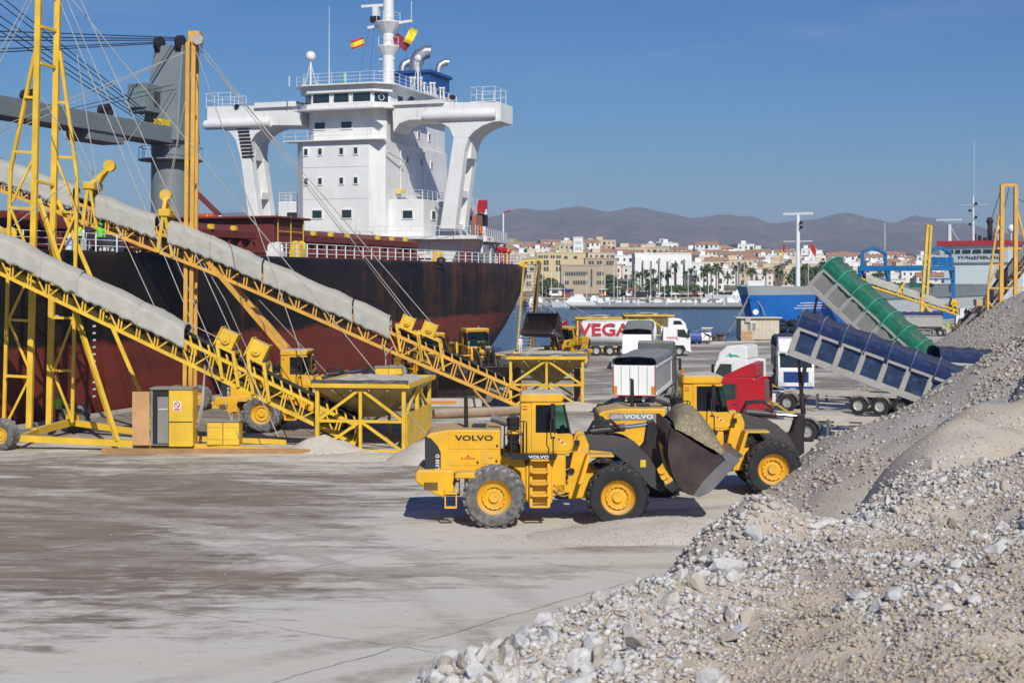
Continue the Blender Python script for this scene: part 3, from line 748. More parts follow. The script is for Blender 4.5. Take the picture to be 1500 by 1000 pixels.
# ---------------- superstructure
blkmb = MB()
def octo(mb, u0_, u1_, w0, w1, z0, z1, c=1.4):
    mb.prism([(u0_, w0+c, z0),(u0_, w1-c, z0),(u0_+c, w1, z0),(u1_, w1, z0),(u1_, w0, z0),(u0_+c, w0, z0)], (0,0,z1-z0))
octo(blkmb, 77, 98, 14.5, 25.7, 12.9, 24.0)
house = ob('accommodation_block', blkmb, shipwhite, ship, bevel=.05)
mb = MB(); octo(mb, 78.2, 98, 14.8, 24.7, 24.0, 27.6, 1.2)
upper = ob('upper_block', mb, shipwhite, ship, bevel=.05)
mb = MB(); mb.bb(79.5, 100, 10.3, 28.8, 12.9, 17.2); lower = ob('lower_house', mb, shipwhite, ship, bevel=.06)
# bridge: sill, window band, roof slab with overhang
mb = MB(); octo(mb, 76.6, 90, 13.6, 25.2, 27.6, 28.15, 1.6); octo(mb, 76.6, 90, 13.6, 25.2, 29.42, 30.2, 1.6)
for z0, z1 in ((28.15, 29.42),):
    octo(mb, 77.05, 89.6, 14.0, 24.8, z0, z1, 1.6)
bridge = ob('bridge', mb, shipwhite, ship)
mb = MB(); octo(mb, 76.0, 91.5, 13.0, 25.8, 30.2, 30.36, 1.8); bridge_roof = ob('bridge_roof', mb, shipwhite, ship)
def fwin(parent, w0, w1, z0, z1, u, frame=shipwhite, gl=glassd):
    mb = MB().bb(u-.05, u+.02, w0, w1, z0, z1); o = ob('window', mb, gl, parent)
    for a, b, c, d in ((w0-.1, w0, z0-.1, z1+.1), (w1, w1+.1, z0-.1, z1+.1), (w0, w1, z1, z1+.1), (w0, w1, z0-.12, z0)):
        boxp(o, 'frame', u-.09, u+.02, a, b, c, d, frame)
    return o
def swin(parent, u0_, u1_, z0, z1, w):
    o = ob('window', MB().bb(u0_, u1_, w-.05, w+.02, z0, z1), glassd, parent)
    for a, b, c, d in ((u0_-.1, u0_, z0-.1, z1+.1), (u1_, u1_+.1, z0-.1, z1+.1), (u0_, u1_, z1, z1+.1), (u0_, u1_, z0-.12, z0)):
        boxp(o, 'frame', a, b, w-.09, w+.02, c, d, shipwhite)
    return o
for w in (23.45, 21.0, 18.55, 16.1): pass
for w0, w1 in ((20.9, 23.0), (18.45, 20.35), (15.75, 17.95)): fwin(bridge, w0, w1, 28.3, 29.32, 77.03)
# chamfered bridge windows with clear-view screens
for sgn, wa, wb in ((1, 24.8-1.6, 24.8), (-1, 14.0+1.6, 14.0)):
    a = Vector((77.05, wa, 0)); b = Vector((78.65, wb, 0)); d = (b-a).normalized(); nn = Vector((d.y, -d.x, 0)); nn = nn if nn.x < 0 else -nn
    p0 = a + d*.3 + nn*.04; p1 = b - d*.3 + nn*.04
    cw = ob('window', MB().prism([(p0.x,p0.y,28.3),(p1.x,p1.y,28.3),(p1.x,p1.y,29.32),(p0.x,p0.y,29.32)], tuple(-nn*.06)), glassd, bridge)
    ctr = (p0+p1)/2 + Vector((0,0,28.8)); ob('clear_view_ring', MB().lathe([(.30,0),(.36,0),(.36,.05),(.30,.05)], ctr, tuple(nn), 14, closed=True), white, cw)
for u in (80.5, 83.5, 86): swin(bridge, u, u+1.7, 28.3, 29.3, 14.0)
for w in (22.0, 18.6): fwin(upper, w, w+1.35, 25.45, 26.2, 78.18)
for z in (22.35, 18.95):
    for w in (23.65, 21.85, 19.15, 17.35): fwin(house, w, w+.45, z, z+.72, 76.98)
for w in (21.85, 18.1): fwin(house, w, w+1.2, 15.05, 15.95, 76.98)
fwin(lower, 26.3, 27.6, 15.0, 15.9, 79.48); fwin(lower, 11.6, 12.8, 15.0, 15.9, 79.48)
swin(lower, 82.0, 83.2, 15.0, 15.9, 10.28)
for u in (84.5, 88.8, 92.3):
    swin(upper, u, u+.6, 25.2, 26.0, 14.78); swin(house, u, u+.55, 21.8, 22.6, 14.48)
for z in (17.25, 20.9): ob('weld_seam', MB().bb(76.97, 76.99, 15.9, 24.3, z, z+.05), pm('seam_grey', (.55,.55,.54), .6), house)
# vertical pipes and lamps on the side wall
for u in (82.5, 90.0): rod(house, 'drain_pipe', (u, 14.36, 13), (u, 14.36, 23.8), .14, shipwhite)
rod(house, 'davit_beam', (78.0, 14.1, 22.6), (82.4, 13.8, 21.8), .2, shipwhite); rod(house, 'davit_beam', (82.6, 13.9, 18.4), (89.6, 13.9, 17.9), .2, shipwhite)
for u, z in ((81, 18.0), (81.8, 18.1)): boxp(house, 'floodlight', u, u+.5, 13.7, 14.3, z, z+.45, safety_yel)
boxp(lower, 'fire_locker', 87.0, 87.7, 10.0, 10.28, 14.2, 15.6, red); boxp(house, 'fire_locker', 83.6, 84.6, 13.9, 14.48, 16.2, 17.3, red)
# front rails on ledges
fr_ = ob('ledge', MB().bb(76.4, 78.2, 14.2, 26.6, 23.9, 24.02), shipwhite, ship); rail(fr_, [(76.5, 26.5, 24.0),(76.5, 14.4, 24.0)], 1.0, shipwhite, 1.5, .035, (1.0, .5), .05)
fr2 = ob('ledge', MB().bb(76.0, 77.1, 13.8, 25.2, 27.42, 27.5), shipwhite, ship); rail(fr2, [(76.1, 25, 27.5),(76.1, 14, 27.5)], .55, shipwhite, 1.9, .03, (1.0,), .04)
fr3 = ob('roof_rail', MB().bb(76.2, 76.3, 25.6, 25.7, 30.3, 31.5), shipwhite, ship); rail(fr3, [(90, 25.5, 30.36),(77.8, 25.5, 30.36),(76.3, 23.8, 30.36),(76.3, 15, 30.36),(77.8, 13.3, 30.36),(91, 13.3, 30.36)], 1.25, shipwhite, 1.8, .04, (1.0, .66, .33), .06)
fr4 = ob('boat_deck_rail', MB().bb(76.6, 76.7, 28, 28.1, 13, 14), shipwhite, ship); rail(fr4, [(79.4, 34, 12.95),(77.6, 28.9, 12.95),(76.5, 26, 12.95),(76.4, 9, 12.95),(78, 4, 12.95)], 1.05, shipwhite, 1.6, .04, (1.0, .5), .06)
fr5 = ob('lower_house_rail', MB().bb(79.6, 79.7, 10.4, 10.5, 17.2, 18.2), shipwhite, ship); rail(fr5, [(98, 10.4, 17.2),(79.6, 10.4, 17.2),(79.6, 14.4, 17.2)], 1.05, shipwhite, 1.6, .04, (1.0, .66, .33), .06); rail(fr5, [(79.6, 25.8, 17.2),(79.6, 28.7, 17.2),(92, 28.7, 17.2)], 1.05, shipwhite, 1.6, .04, (1.0, .66, .33), .06)
# bridge wings and the raking legs under them (outline in the front plane u = 79)
def front_pt(px, py, u=79.0):
    d = Vector(((px-HPX)/FPX, 1, 0)); p0 = SO + EU*u
    # p0 + v*EV = t*d
    det = d.x*(-EV.y) - d.y*(-EV.x); t = (p0.x*(-EV.y) - p0.y*(-EV.x))/det; v = (d.x*p0.y - d.y*p0.x)/det
    v = ((t*d.x - p0.x)*EV.x + (t*d.y - p0.y)*EV.y)
    return (-v, CAMH - (py-HPY)*t/FPX)
def wing(box_px, leg_px, hole, outer_w):
    bp_ = [front_pt(*p) for p in box_px]; lp = [front_pt(*p) for p in leg_px]
    mb = MB(); mb.prism([(79.0, w, z) for w, z in bp_], (4.4, 0, 0)); o = ob('bridge_wing', mb, shipwhite, ship, bevel=.05)
    return o, lp
rw, lpR = wing([(574,150),(733,150),(733,178),(722,179),(706,185),(694,193),(686,202),(664,202),(658,188),(645,180),(625,176),(600,176),(585,181),(576,194)], [(686,202),(680,222),(666,335),(644,335),(664,202)], None, 0)
lw, lpL = wing([(303,158),(441,152),(441,184),(400,184),(385,189),(374,197),(368,206),(345,206),(338,196),(320,186),(303,184)], [(368,206),(366,225),(378,312),(382,335),(366,335),(352,232),(345,206)], None, 0)
for nm, lp in (('R', lpR), ('L', lpL)):
    mb = MB(); mb.prism([(79.0, w, z) for w, z in lp], (1.3, 0, 0)); lg = ob('wing_leg', mb, shipwhite, ship, bevel=.05)
    mb = MB(); mb.prism([(82.1, w, z) for w, z in lp], (1.3, 0, 0)); ob('rear_strut', mb, shipwhite, lg, bevel=.05)
    # side web: solid near the head, triangular lightening opening, solid foot
    for sidepts in ((lp[0], lp[-1]),):
        zt = lp[0][1]
        w_a = max(p[0] for p in lp if p[1] > zt-3); w_b = min(p[0] for p in lp if p[1] > zt-3)
        mb = MB(); mb.hexa([(80.3, w_b+.15, zt-2.2),(82.1, w_b+.15, zt-2.2),(82.1, w_a-.25, zt-2.2),(80.3, w_a-.25, zt-2.2),(80.3, w_b, zt+.3),(82.1, w_b, zt+.3),(82.1, w_a, zt+.3),(80.3, w_a, zt+.3)])
        z0 = min(p[1] for p in lp); wl_ = [p[0] for p in lp if p[1] < z0+1.5]
        for dz, hh in ((0, .6), (3.6, .8)):
            q = (dz)/(zt-z0); wc0 = min(wl_)*(1-q) + w_b*q; wc1 = max(wl_)*(1-q) + w_a*q
            mb.bb(80.3, 82.1, wc0+.1, wc1-.1, z0+dz, z0+dz+hh)
        ob('web', mb, shipwhite, lg)
for i in range(9):       # ventilation louvres on the port leg
    w_, z_ = front_pt(356 + i*.9, 188 + i*5.2, 78.95); boxp(lw, 'louvre', 78.9, 79.02, w_-.75, w_+.75, z_-.13, z_+.13, darksteel)
# wing roofs, box girders and end cages
for w0, w1 in ((1.3, 10.0), (29.5, 38.3)):
    ob('wing_fairing', MB().lathe([(.55, w0), (.62, w0+.3), (.62, w1-.3), (.55, w1)], (79.0, 0, 26.55), (0,1,0), 12), shipwhite, ship, smooth=40)
ob('catwalk', MB().bb(78.6, 84.6, 26, 31.5, 28.3, 28.9), shipwhite, ship); ob('catwalk', MB().bb(78.6, 84.6, 7.5, 14.2, 27.95, 28.35), shipwhite, ship)
for w0, w1, zb in ((1.5, 4.4, 27.95), (35, 38.3, 28.65)):
    cg = ob('wing_cage', MB().bb(79.1, 83, w0, w1, zb, zb+.1), shipwhite, ship)
    rail(cg, [(79.2, w1, zb),(79.2, w0, zb),(83, w0, zb),(83, w1, zb),(79.2, w1, zb)], 1.7, shipwhite, 1.6, .05, (1.0, .5), .07)
for w in (11.5, 6.5, 34): ob('search_light', MB().lathe([(.1,-.3),(.3,-.1),(.3,.2)], (79.0, w, 28.6), (-1,0,0), 10), darksteel, ship)
# poop deck aft of the house with its posts, stairs and gear
mb = MB(); mb.prism([(78, 3.2, 12.55),(104, 8.2, 12.55),(104, 30.5, 12.55),(78, 35.5, 12.55)], (0,0,.4)); poop = ob('poop_deck', mb, shipwhite, ship)
rail(poop, [(78, 3.4, 12.95),(90, 5.7, 12.95),(103.8, 8.4, 12.95)], 1.1, shipwhite, 1.7, .05, (1.0, .66, .33), .07)
for u, w in ((84, 4.8), (91, 6.2), (97, 7.4), (103.5, 8.6)): rod(poop, 'post', (u, w, 9.7), (u, w, 12.55), .3, shipwhite)
ob('aft_house', MB().bb(86, 99, 10, 29, 9.7, 12.55), shipwhite, ship)
ob('bulkhead', MB().prism([(79.5, 7, 9.7),(79.5, 5.5, 12.55),(79.5, 12, 12.55),(79.5, 12, 9.7)], (6,0,0)), shipwhite, ship)
stair = ob('stairs', MB().bar((82.5, 8.6, 17.1), (90.5, 8.6, 12.95), .1, .3, (0,0,1)), shipwhite, ship)
mb = MB()
ob('stair_stringer', MB().bar((82.5, 9.8, 17.1), (90.5, 9.8, 12.95), .1, .3), shipwhite, stair)
for i in range(12): boxp(stair, 'tread', 82.8 + i*.65, 83.2 + i*.65, 8.6, 9.8, 16.9 - i*.34, 16.95 - i*.34, steel)
st2 = ob('stairs', MB().bar((86, 4.5, 12.6), (92, 4.9, 9.8), .1, .28), steel, ship)
for i in range(9): boxp(st2, 'tread', 86.3 + i*.65, 86.65 + i*.65, 4.5, 5.4, 12.3 - i*.29, 12.35 - i*.29, steel)
boxp(poop, 'nameboard', 80.6, 83.2, 3.0, 3.4, 12.3, 12.9, white)
tx = text_mb('No', .42, .004, .01); moved(tx, T(81.5, 2.97, 12.6)); ob('lettering', tx, redprint, poop)
ob('life_ring_locker', MB().bb(80.2, 82.3, 4.1, 4.6, 12.95, 15.3), pm('rusty_frame', (.35,.12,.08), .6), ship)
ob('life_ring', MB().lathe([(.33+.09*math.cos(a*.785), .09*math.sin(a*.785)) for a in range(8)], (81.3, 3.9, 13.6), (0,1,0), 16, closed=True), pm('orange_paint', (.75,.14,.02), .5), ship)
# provisions crane on the poop
pc = ob('provision_crane', MB().lathe([(.35, 0), (.3, 3.2), (.5, 3.3), (.5, 3.9)], (98, 9.6, 12.95), (0,0,1), 10), white, ship)
bar(pc, 'jib', (98, 9.6, 16.2), (91, 8.6, 15.4), .45, pm('dark_red_paint', (.22,.02,.02), .5)); boxp(pc, 'cab', 94.6, 95.8, 8.2, 9.4, 14.6, 16.0, black)
boxp(pc, 'head', 97.4, 98.5, 9.2, 10.1, 16.5, 18.0, red); bar(pc, 'lamp_arm', (103, 8.6, 12.95), (103, 8.6, 16.6), .14, white); bar(pc, 'lamp', (103, 8.6, 16.6), (104.6, 8.2, 17.0), .18, red)
mb = MB(); mb.lathe([(.5,-.9),(.5,.9)], (92.5, 8.2, 13.7), (1,0,0), 12); mb.bb(91.5, 93.5, 7.6, 8.8, 12.95, 13.3); ob('winch', mb, white, ship)
ob('winch', MB().bb(90.2, 91.2, 7.4, 8.4, 12.95, 14.6), pm('green_paint', (.03,.2,.09), .5), ship)
for u, c in ((92.5, red), (95, safety_yel), (98.5, red), (101, darksteel), (88, red)): ob('vent_post', MB().lathe([(.22,0),(.22,1.6),(.4,1.7),(.4,2.1)], (u, edge_w(u)+2.0, 9.7), (0,0,1), 8), c, ship)
# funnel and exhaust pipes
fc = ob('funnel_casing', MB().bb(90, 99.5, 14.2, 20.2, 27.6, 31.0), shipwhite, ship, bevel=.05)
fu = ob('funnel', MB().bb(92.3, 99.2, 14.6, 19.8, 31.0, 33.9), shipblue, ship, bevel=.08); boxp(fu, 'funnel_rim', 92.0, 99.5, 14.3, 20.1, 33.6, 33.95, shipblue)
silver = pm('silver_pipe', (.5,.5,.52), .35, metal=.8, var=.15)
for u, w, r_, hgt in ((94.5, 17.4, .85, 2.4), (97.0, 15.3, .42, 1.5), (94.0, 19.0, .5, 1.3), (96.5, 18.6, .3, 1.6)):
    pts_ = [(u, w, 33.8), (u, w, 33.9 + hgt*.55), (u+.15, w-.12*hgt, 33.9+hgt*.9), (u+.5, w-.5*hgt, 33.9 + hgt*1.15), (u+.7, w-.75*hgt, 33.9 + hgt*1.12)]
    ob('exhaust_pipe', MB().tube(pts_, r_, 12), silver, fu, smooth=50)
# radar mast
mx_, mw = 82.0, 15.7
mast = ob('radar_mast', MB().lathe([(.72,0),(.66,6.5),(.62,10.5)], (mx_, mw, 30.3), (0,0,1), 14), shipwhite, ship, smooth=40)
def plat(z, r0, r1, ln, h):
    mb = MB().lathe([(.7, z-h), (r0, z), (r0, z+.12)], (mx_, mw, 0), (0,0,1), 12)
    o = ob('platform', mb, shipwhite, mast)
    for k in range(8):
        an = k*math.pi/4; p = Vector((mx_ + r0*.92*math.cos(an), mw + r0*.92*math.sin(an), z+.1)); rod(o, 'stanchion', p, p + Vector((0,0,1.0)), .06, shipwhite)
        an2 = an + math.pi/4; q = Vector((mx_ + r0*.92*math.cos(an2), mw + r0*.92*math.sin(an2), z+.1)); rod(o, 'handrail', p + Vector((0,0,1)), q + Vector((0,0,1)), .05, shipwhite)
    return o
plat(35.2, 1.35, 1, 0, 1.0); plat(38.0, 1.6, 1, 0, 1.2)
ob('yard', MB().bar((mx_, mw+2.6, 37.6), (mx_, mw-3.0, 38.1), .45, .3), shipwhite, mast)
for dw in (-.45, .45):
    for du in (-.45, .45): rod(mast, 'lattice_leg', (mx_+du, mw+dw, 38.1), (mx_+du*.6, mw+dw*.6, 43.5), .14, shipwhite)
for k in range(5): rod(mast, 'lattice_brace', (mx_-.45, mw-.45, 38.2+k), (mx_-.42, mw+.42, 39.2+k), .08, shipwhite)
rd = ob('radar_scanner', MB().bb(mx_-.2, mx_+.2, mw-.3, mw+3.4, 40.0, 40.3), shipwhite, mast); boxp(rd, 'pedestal', mx_-.3, mx_+.3, mw+1.2, mw+1.9, 38.9, 40.0, shipwhite); boxp(rd, 'gearbox', mx_-.4, mx_+.4, mw+1.2, mw+2.2, 38.2, 38.9, darksteel)
ob('radar_scanner', MB().bb(mx_-.15, mx_+.15, mw-1.6, mw+2.2, 41.9, 42.15), shipwhite, mast)
for z in (32.4, 33.8): ob('lamp_bracket', MB().bar((mx_-.2, mw-.9, z), (mx_-.2, mw+1.1, z), .12), shipwhite, mast)
rod(mast, 'wind_vane_pole', (mx_, mw-2.9, 38.1), (mx_, mw-2.9, 40.4), .08, shipwhite)
for a, b in (((mx_, mw+2.4, 37.6), (mx_, mw+4.2, 30.4)), ((mx_, mw+1.8, 37.6), (mx_, mw+2.6, 30.4)), ((mx_, mw-2.6, 38), (mx_, mw-4.4, 30.4)), ((mx_, mw-2.0, 38), (mx_, mw-2.6, 30.4))): rod(mast, 'halyard', a, b, .03, ropedark)
def radome(u, w, z0, h, r_):
    o = ob('radome', MB().lathe([(r_*.55, -r_*.9), (r_*.95, -r_*.5), (r_, 0), (r_*.9, r_*.5), (r_*.55, r_*.85), (r_*.05, r_)], (u, w, z0+h), (0,0,1), 14), white, ship, smooth=True)
    rod(o, 'pole', (u, w, z0), (u, w, z0+h-r_*.7), .22, shipwhite)
    for k in (-1, 1): rod(o, 'stay', (u, w+k*.8, z0), (u, w, z0+h-r_*1.2), .08, shipwhite)
radome(78.2, 23.9, 30.4, 3.6, .58); radome(86, 13.6, 30.4, 4.0, .42)
ob('whip_aerial', MB().lathe([(.07,0),(.05,3),(.02,9.5)], (79, 21.9, 30.4), (0,0,1), 6), white, ship)
ob('air_pipe', MB().lathe([(.18,0),(.18,1.3)], (77.5, 19.2, 30.4), (0,0,1), 8), pm('pale_green', (.25,.6,.3), .5), ship)
for k in range(8): ob('deck_gear', MB().lathe([(.1,0),(.1,1.2+.2*(k % 3)),(.22,1.3+.2*(k % 3)),(.22,1.5+.2*(k % 3))], (84 + k*1.6, 13.7 + .2*(k % 2), 30.4), (0,0,1), 8), shipwhite, ship)
rail(fc, [(90, 14.0, 30.3),(100, 14.0, 30.3)], 1.3, shipwhite, 1.4, .06, (1.0, .5), .12)

# ---------------- deck crane: column, slewing tower, cab, jib along the deck
cu_, cw_ = 41.0, 19.4
dc = ob('deck_crane', MB().lathe([(1.75, 13.4), (1.75, 20.4)], (cu_, cw_, 0), (0,0,1), 24), cranegrey, ship, smooth=40)
pfm = ob('service_platform', MB().lathe([(1.75, 18.6), (2.9, 18.75), (2.9, 18.85), (1.75, 18.85)], (cu_, cw_, 0), (0,0,1), 16), cranegrey, dc)
for k in range(12):
    an = k*math.pi/6; an2 = an + math.pi/6; p = Vector((cu_+2.8*math.cos(an), cw_+2.8*math.sin(an), 18.85)); q = Vector((cu_+2.8*math.cos(an2), cw_+2.8*math.sin(an2), 18.85))
    rod(pfm, 'stanchion', p, p+Vector((0,0,1.1)), .06, cranegrey); rod(pfm, 'handrail', p+Vector((0,0,1.1)), q+Vector((0,0,1.1)), .06, cranegrey)
mb = MB(); mb.hexa([(cu_-2.0, cw_-1.9, 20.4),(cu_+2.0, cw_-1.9, 20.4),(cu_+2.0, cw_+1.9, 20.4),(cu_-2.0, cw_+1.9, 20.4),(cu_-.4, cw_-1.45, 29.2),(cu_+1.2, cw_-1.45, 29.2),(cu_+1.2, cw_+1.45, 29.2),(cu_-.4, cw_+1.45, 29.2)])
tw = ob('slewing_tower', mb, cranegrey, dc, bevel=.08)
for k in (-1.2, 1.0): ob('sheave', MB().lathe([(.75,-.2),(.75,.2)], (cu_-.3, cw_+k, 29.3), (0,1,0), 16), darksteel, dc)
cb = ob('crane_cab', MB().hexa([(cu_-3.3, cw_+.2, 22.9),(cu_-1.2, cw_+.2, 22.9),(cu_-1.2, cw_+2.4, 22.9),(cu_-3.0, cw_+2.4, 22.9),(cu_-3.6, cw_+.2, 25.4),(cu_-1.0, cw_+.2, 25.4),(cu_-1.0, cw_+2.4, 25.4),(cu_-3.3, cw_+2.4, 25.4)]), cranegrey, dc, bevel=.05)
ob('cab_window', MB().hexa([(cu_-3.42, cw_+.4, 23.3),(cu_-3.3, cw_+.4, 23.3),(cu_-3.3, cw_+2.2, 23.3),(cu_-3.42, cw_+2.2, 23.3),(cu_-3.62, cw_+.4, 25.0),(cu_-3.5, cw_+.4, 25.0),(cu_-3.5, cw_+2.2, 25.0),(cu_-3.62, cw_+2.2, 25.0)]), glass_mat('pale_glass', (.2,.26,.28), .1), cb)
boxp(cb, 'cab_window', cu_-2.4, cu_-1.6, cw_+.12, cw_+.2, 23.5, 24.8, glassd)
for k in range(14): boxp(tw, 'ladder_rung', cu_-.8 + k*.05, cu_-.3 + k*.05, cw_-2.1+k*.025, cw_-1.95+k*.025, 20.8+k*.55, 20.86+k*.55, white)
jb = MB()
for dw in (-1.1, 1.1): jb.bar((cu_-1.0, cw_+dw, 20.9), (-2.0, cw_+dw*.75, 20.9), .45, 1.5)
jb.bb(-2, cu_-2, cw_-.9, cw_+.9, 20.2, 20.5); jb.bb(cu_-14, cu_-9, cw_-1.1, cw_+1.1, 19.4, 20.2); jib = ob('crane_jib', jb, cranegrey, dc, bevel=.05)
for u in (30, 20, 12): ob('jib_pulley', MB().lathe([(.6,-.4),(.6,.4)], (u, cw_-.6, 22.0), (0,1,0), 12), darksteel, dc)
boxp(tw, 'winch_guard', cu_-3.4, cu_-2.0, cw_-1.2, cw_-.4, 20.8, 22.2, safety_yel); boxp(tw, 'winch_drum', cu_-3.6, cu_-2.0, cw_-.3, cw_+1.2, 20.6, 22.0, darksteel)
for k, (w, z1) in enumerate(((-1.2, 25.2), (-1.0, 24.7), (-.6, 24.4), (.6, 23.6), (.9, 23.3))): rod(dc, 'hoist_rope', (cu_-.4, cw_+w, 29.8 - .1*k), (8, cw_+w, z1), .09, ropedark)
for k, (w, z1) in enumerate(((-1.1, 31.6), (-.8, 31.1), (-.4, 30.2), (0, 29.7), (.4, 29.3))): rod(dc, 'luffing_rope', (cu_-2.2, cw_+w, 21.4), (8, cw_+w, z1), .08, ropedark)
rod(dc, 'cable', (cu_-1.6, cw_-1.5, 25), (cu_-15, cw_-1.2, 21.7), .06, ropedark); rod(dc, 'cable', (cu_-1.6, cw_-1.2, 25.4), (cu_-16, cw_-1.0, 21.7), .06, ropedark)
mb = MB(); mb.bb(4, 10.6, 15, 23, 15.4, 22.3)
for k in range(4): mb.bb(3.8, 10.8, 14.8, 23.2, 15.6+k*1.9, 16.0+k*1.9)
ob('cargo_grab', mb, rustred, ship)
# hawsers from the stern down to the quay
for p0, p1 in (((101, 6.6, 9.9), (98, -3, .3)), ((102.5, 7.0, 9.8), (94, -2.0, .3)), ((97, 5.2, 9.8), (97, 5.0, 2.5))): rod(ship, 'mooring_rope', p0, p1, .09, rope)
ob('rat_guard', MB().lathe([(.02,0),(.55,.1),(.55,.14)], (98.6, -1.0, 2.3), (.3,.8,.5), 14), pm('signal_red', (.7,.01,.015), .4), ship)

# orange rescue boat resting on its cradle behind the hatches, small stores crane beside it
def ship_world(u, w, z): return SO + EU*u - EV*w + Vector((0,0,z))
lb_o = ship_world(76, 36.6, 13.0)
lb = thing('lifeboat', 'orange enclosed lifeboat on the deck beside the white wing leg', 'lifeboat', tuple(lb_o), math.pi/2 - TH + R(70))
org = pm('lifeboat_orange', (.62,.10,.02), .4, var=.1)
ob('boat_hull', MB().lathe([(.1,-3.0),(.75,-2.4),(1.05,-1.0),(1.05,1.0),(.75,2.4),(.1,3.0)], (0,0,1.2), (1,0,0), 12), org, lb, smooth=True); ob('canopy', MB().hexa([(-1.4,-.8,1.8),(1.0,-.8,1.8),(1.0,.8,1.8),(-1.4,.8,1.8),(-1.1,-.6,2.7),(.7,-.6,2.7),(.7,.6,2.7),(-1.1,.6,2.7)]), org, lb, bevel=.1)
for x in (-1.6, 1.6): boxp(lb, 'cradle', x-.15, x+.15, -1, 1, -.02, .8, white)
dv = thing('stores_crane', 'small dark red hinged crane on the deck beside the orange lifeboat', 'crane', tuple(ship_world(76, 34.6, 12.9)), math.pi/2 - TH)
rod(dv, 'post', (0,0,0), (0,0,2.6), .5, white); bar(dv, 'boom', (0,0,2.6), (0,4.6,6.6), .5, pm('dark_red_paint2', (.16,.03,.03), .6)); bar(dv, 'boom_tip', (0,4.6,6.6), (0,5.4,7.2), .3, white)

# flags on the halyards
def flag(name, label, o, d1, d2, cols, mats):
    t = thing(name, label, 'flag', tuple(o), 0, None, True)
    k = len(mats)
    for i, m in enumerate(mats):
        a, b = cols[i], cols[i+1]
        mb = MB().grid(lambda s, q: tuple(Vector(o) + Vector(d1)*s + Vector(d2)*(a + (b-a)*q) + Vector((0, .18*math.sin(s*7), .10*math.sin(s*5+1)))), 8, 2)
        for i_ in range(len(mb.v)): pass
        v0 = [v.copy() for v in mb.v]; nf = len(mb.f); nv = len(v0)
        mb.v += [v + Vector((0,.02,0)) for v in v0]; mb.f += [tuple(j+nv for j in reversed(f)) for f in mb.f[:nf]]
        ob('stripe', mb, m, t, smooth=True)
    return t
fred = pm('flag_red', (.5,.02,.03), .7); fyel = pm('flag_yellow', (.8,.6,.02), .7); fmar = pm('flag_maroon', (.22,.02,.05), .7)
flag('flag', 'small red and yellow striped flag on the bulk carrier\'s mast', ship_world(82, 18.9, 36.5), (-1.55,0,-.35), (.1,0,-1.0), (0,.25,.75,1), (fred, fyel, fred))
flag('flag', 'maroon flag flying on the bulk carrier\'s mast', ship_world(82, 14.6, 36.8), (1.7,0,-1.1), (-.7,0,-1.0), (0,1), (fmar,))
flag('flag', 'plain yellow signal flag on the bulk carrier\'s mast', ship_world(82, 12.9, 37.3), (-.9,0,-1.5), (.9,0,-.4), (0,1), (fyel,))
# ================================================================ yellow loading conveyors
def lerp(a, b, t): return a + (b-a)*t
def poly_at(P, t):          # P: list of Vectors, t = 0..1 by x
    x = lerp(P[0].x, P[-1].x, t)
    for a, b in zip(P, P[1:]):
        if (a.x-x)*(b.x-x) <= 1e-9: return a + (b-a)*((x-a.x)/(b.x-a.x))
    return P[-1].copy()
def truss(root, up, lo, D, wid, panel, cm, bm_, cs=.13, bs=.07):
    """up / lo: pixel points of the near top and bottom chord at distance D (low end first)"""
    U = [pd(x, y, D) for x, y in up]; Lw = [pd(x, y, D) for x, y in lo]
    yo = Vector((0, wid, 0))
    for P in (U, Lw):
        for off in (Vector((0,0,0)), yo):
            for a, b in zip(P, P[1:]):
                d = (b-a).normalized()*.02; bar(root, 'chord', a+off-d, b+off+d, cs, cm, cs*1.25)
    L = (U[-1]-U[0]).length; n_ = int(L/panel)
    for off in (Vector((0,0,0)), yo):
        for i in range(n_):
            t0, t1, t2 = i/n_, (i+.16)/n_, (i+1)/n_
            bar(root, 'post', poly_at(Lw, t0)+off, poly_at(U, t0)+off, bs, bm_)
            bar(root, 'post', poly_at(Lw, t1)+off, poly_at(U, t1)+off, bs, bm_)
            if i % 2: bar(root, 'diagonal', poly_at(Lw, t1)+off, poly_at(U, t2)+off, bs, bm_)
            else: bar(root, 'diagonal', poly_at(U, t1)+off, poly_at(Lw, t2)+off, bs, bm_)
    for i in range(0, n_, 2):
        t = i/n_; bar(root, 'cross_member', poly_at(Lw, t), poly_at(Lw, t)+yo, bs, bm_); bar(root, 'cross_member', poly_at(U, t+.1/n_), poly_at(U, t+.1/n_)+yo, bs, bm_)
    return U, Lw, n_
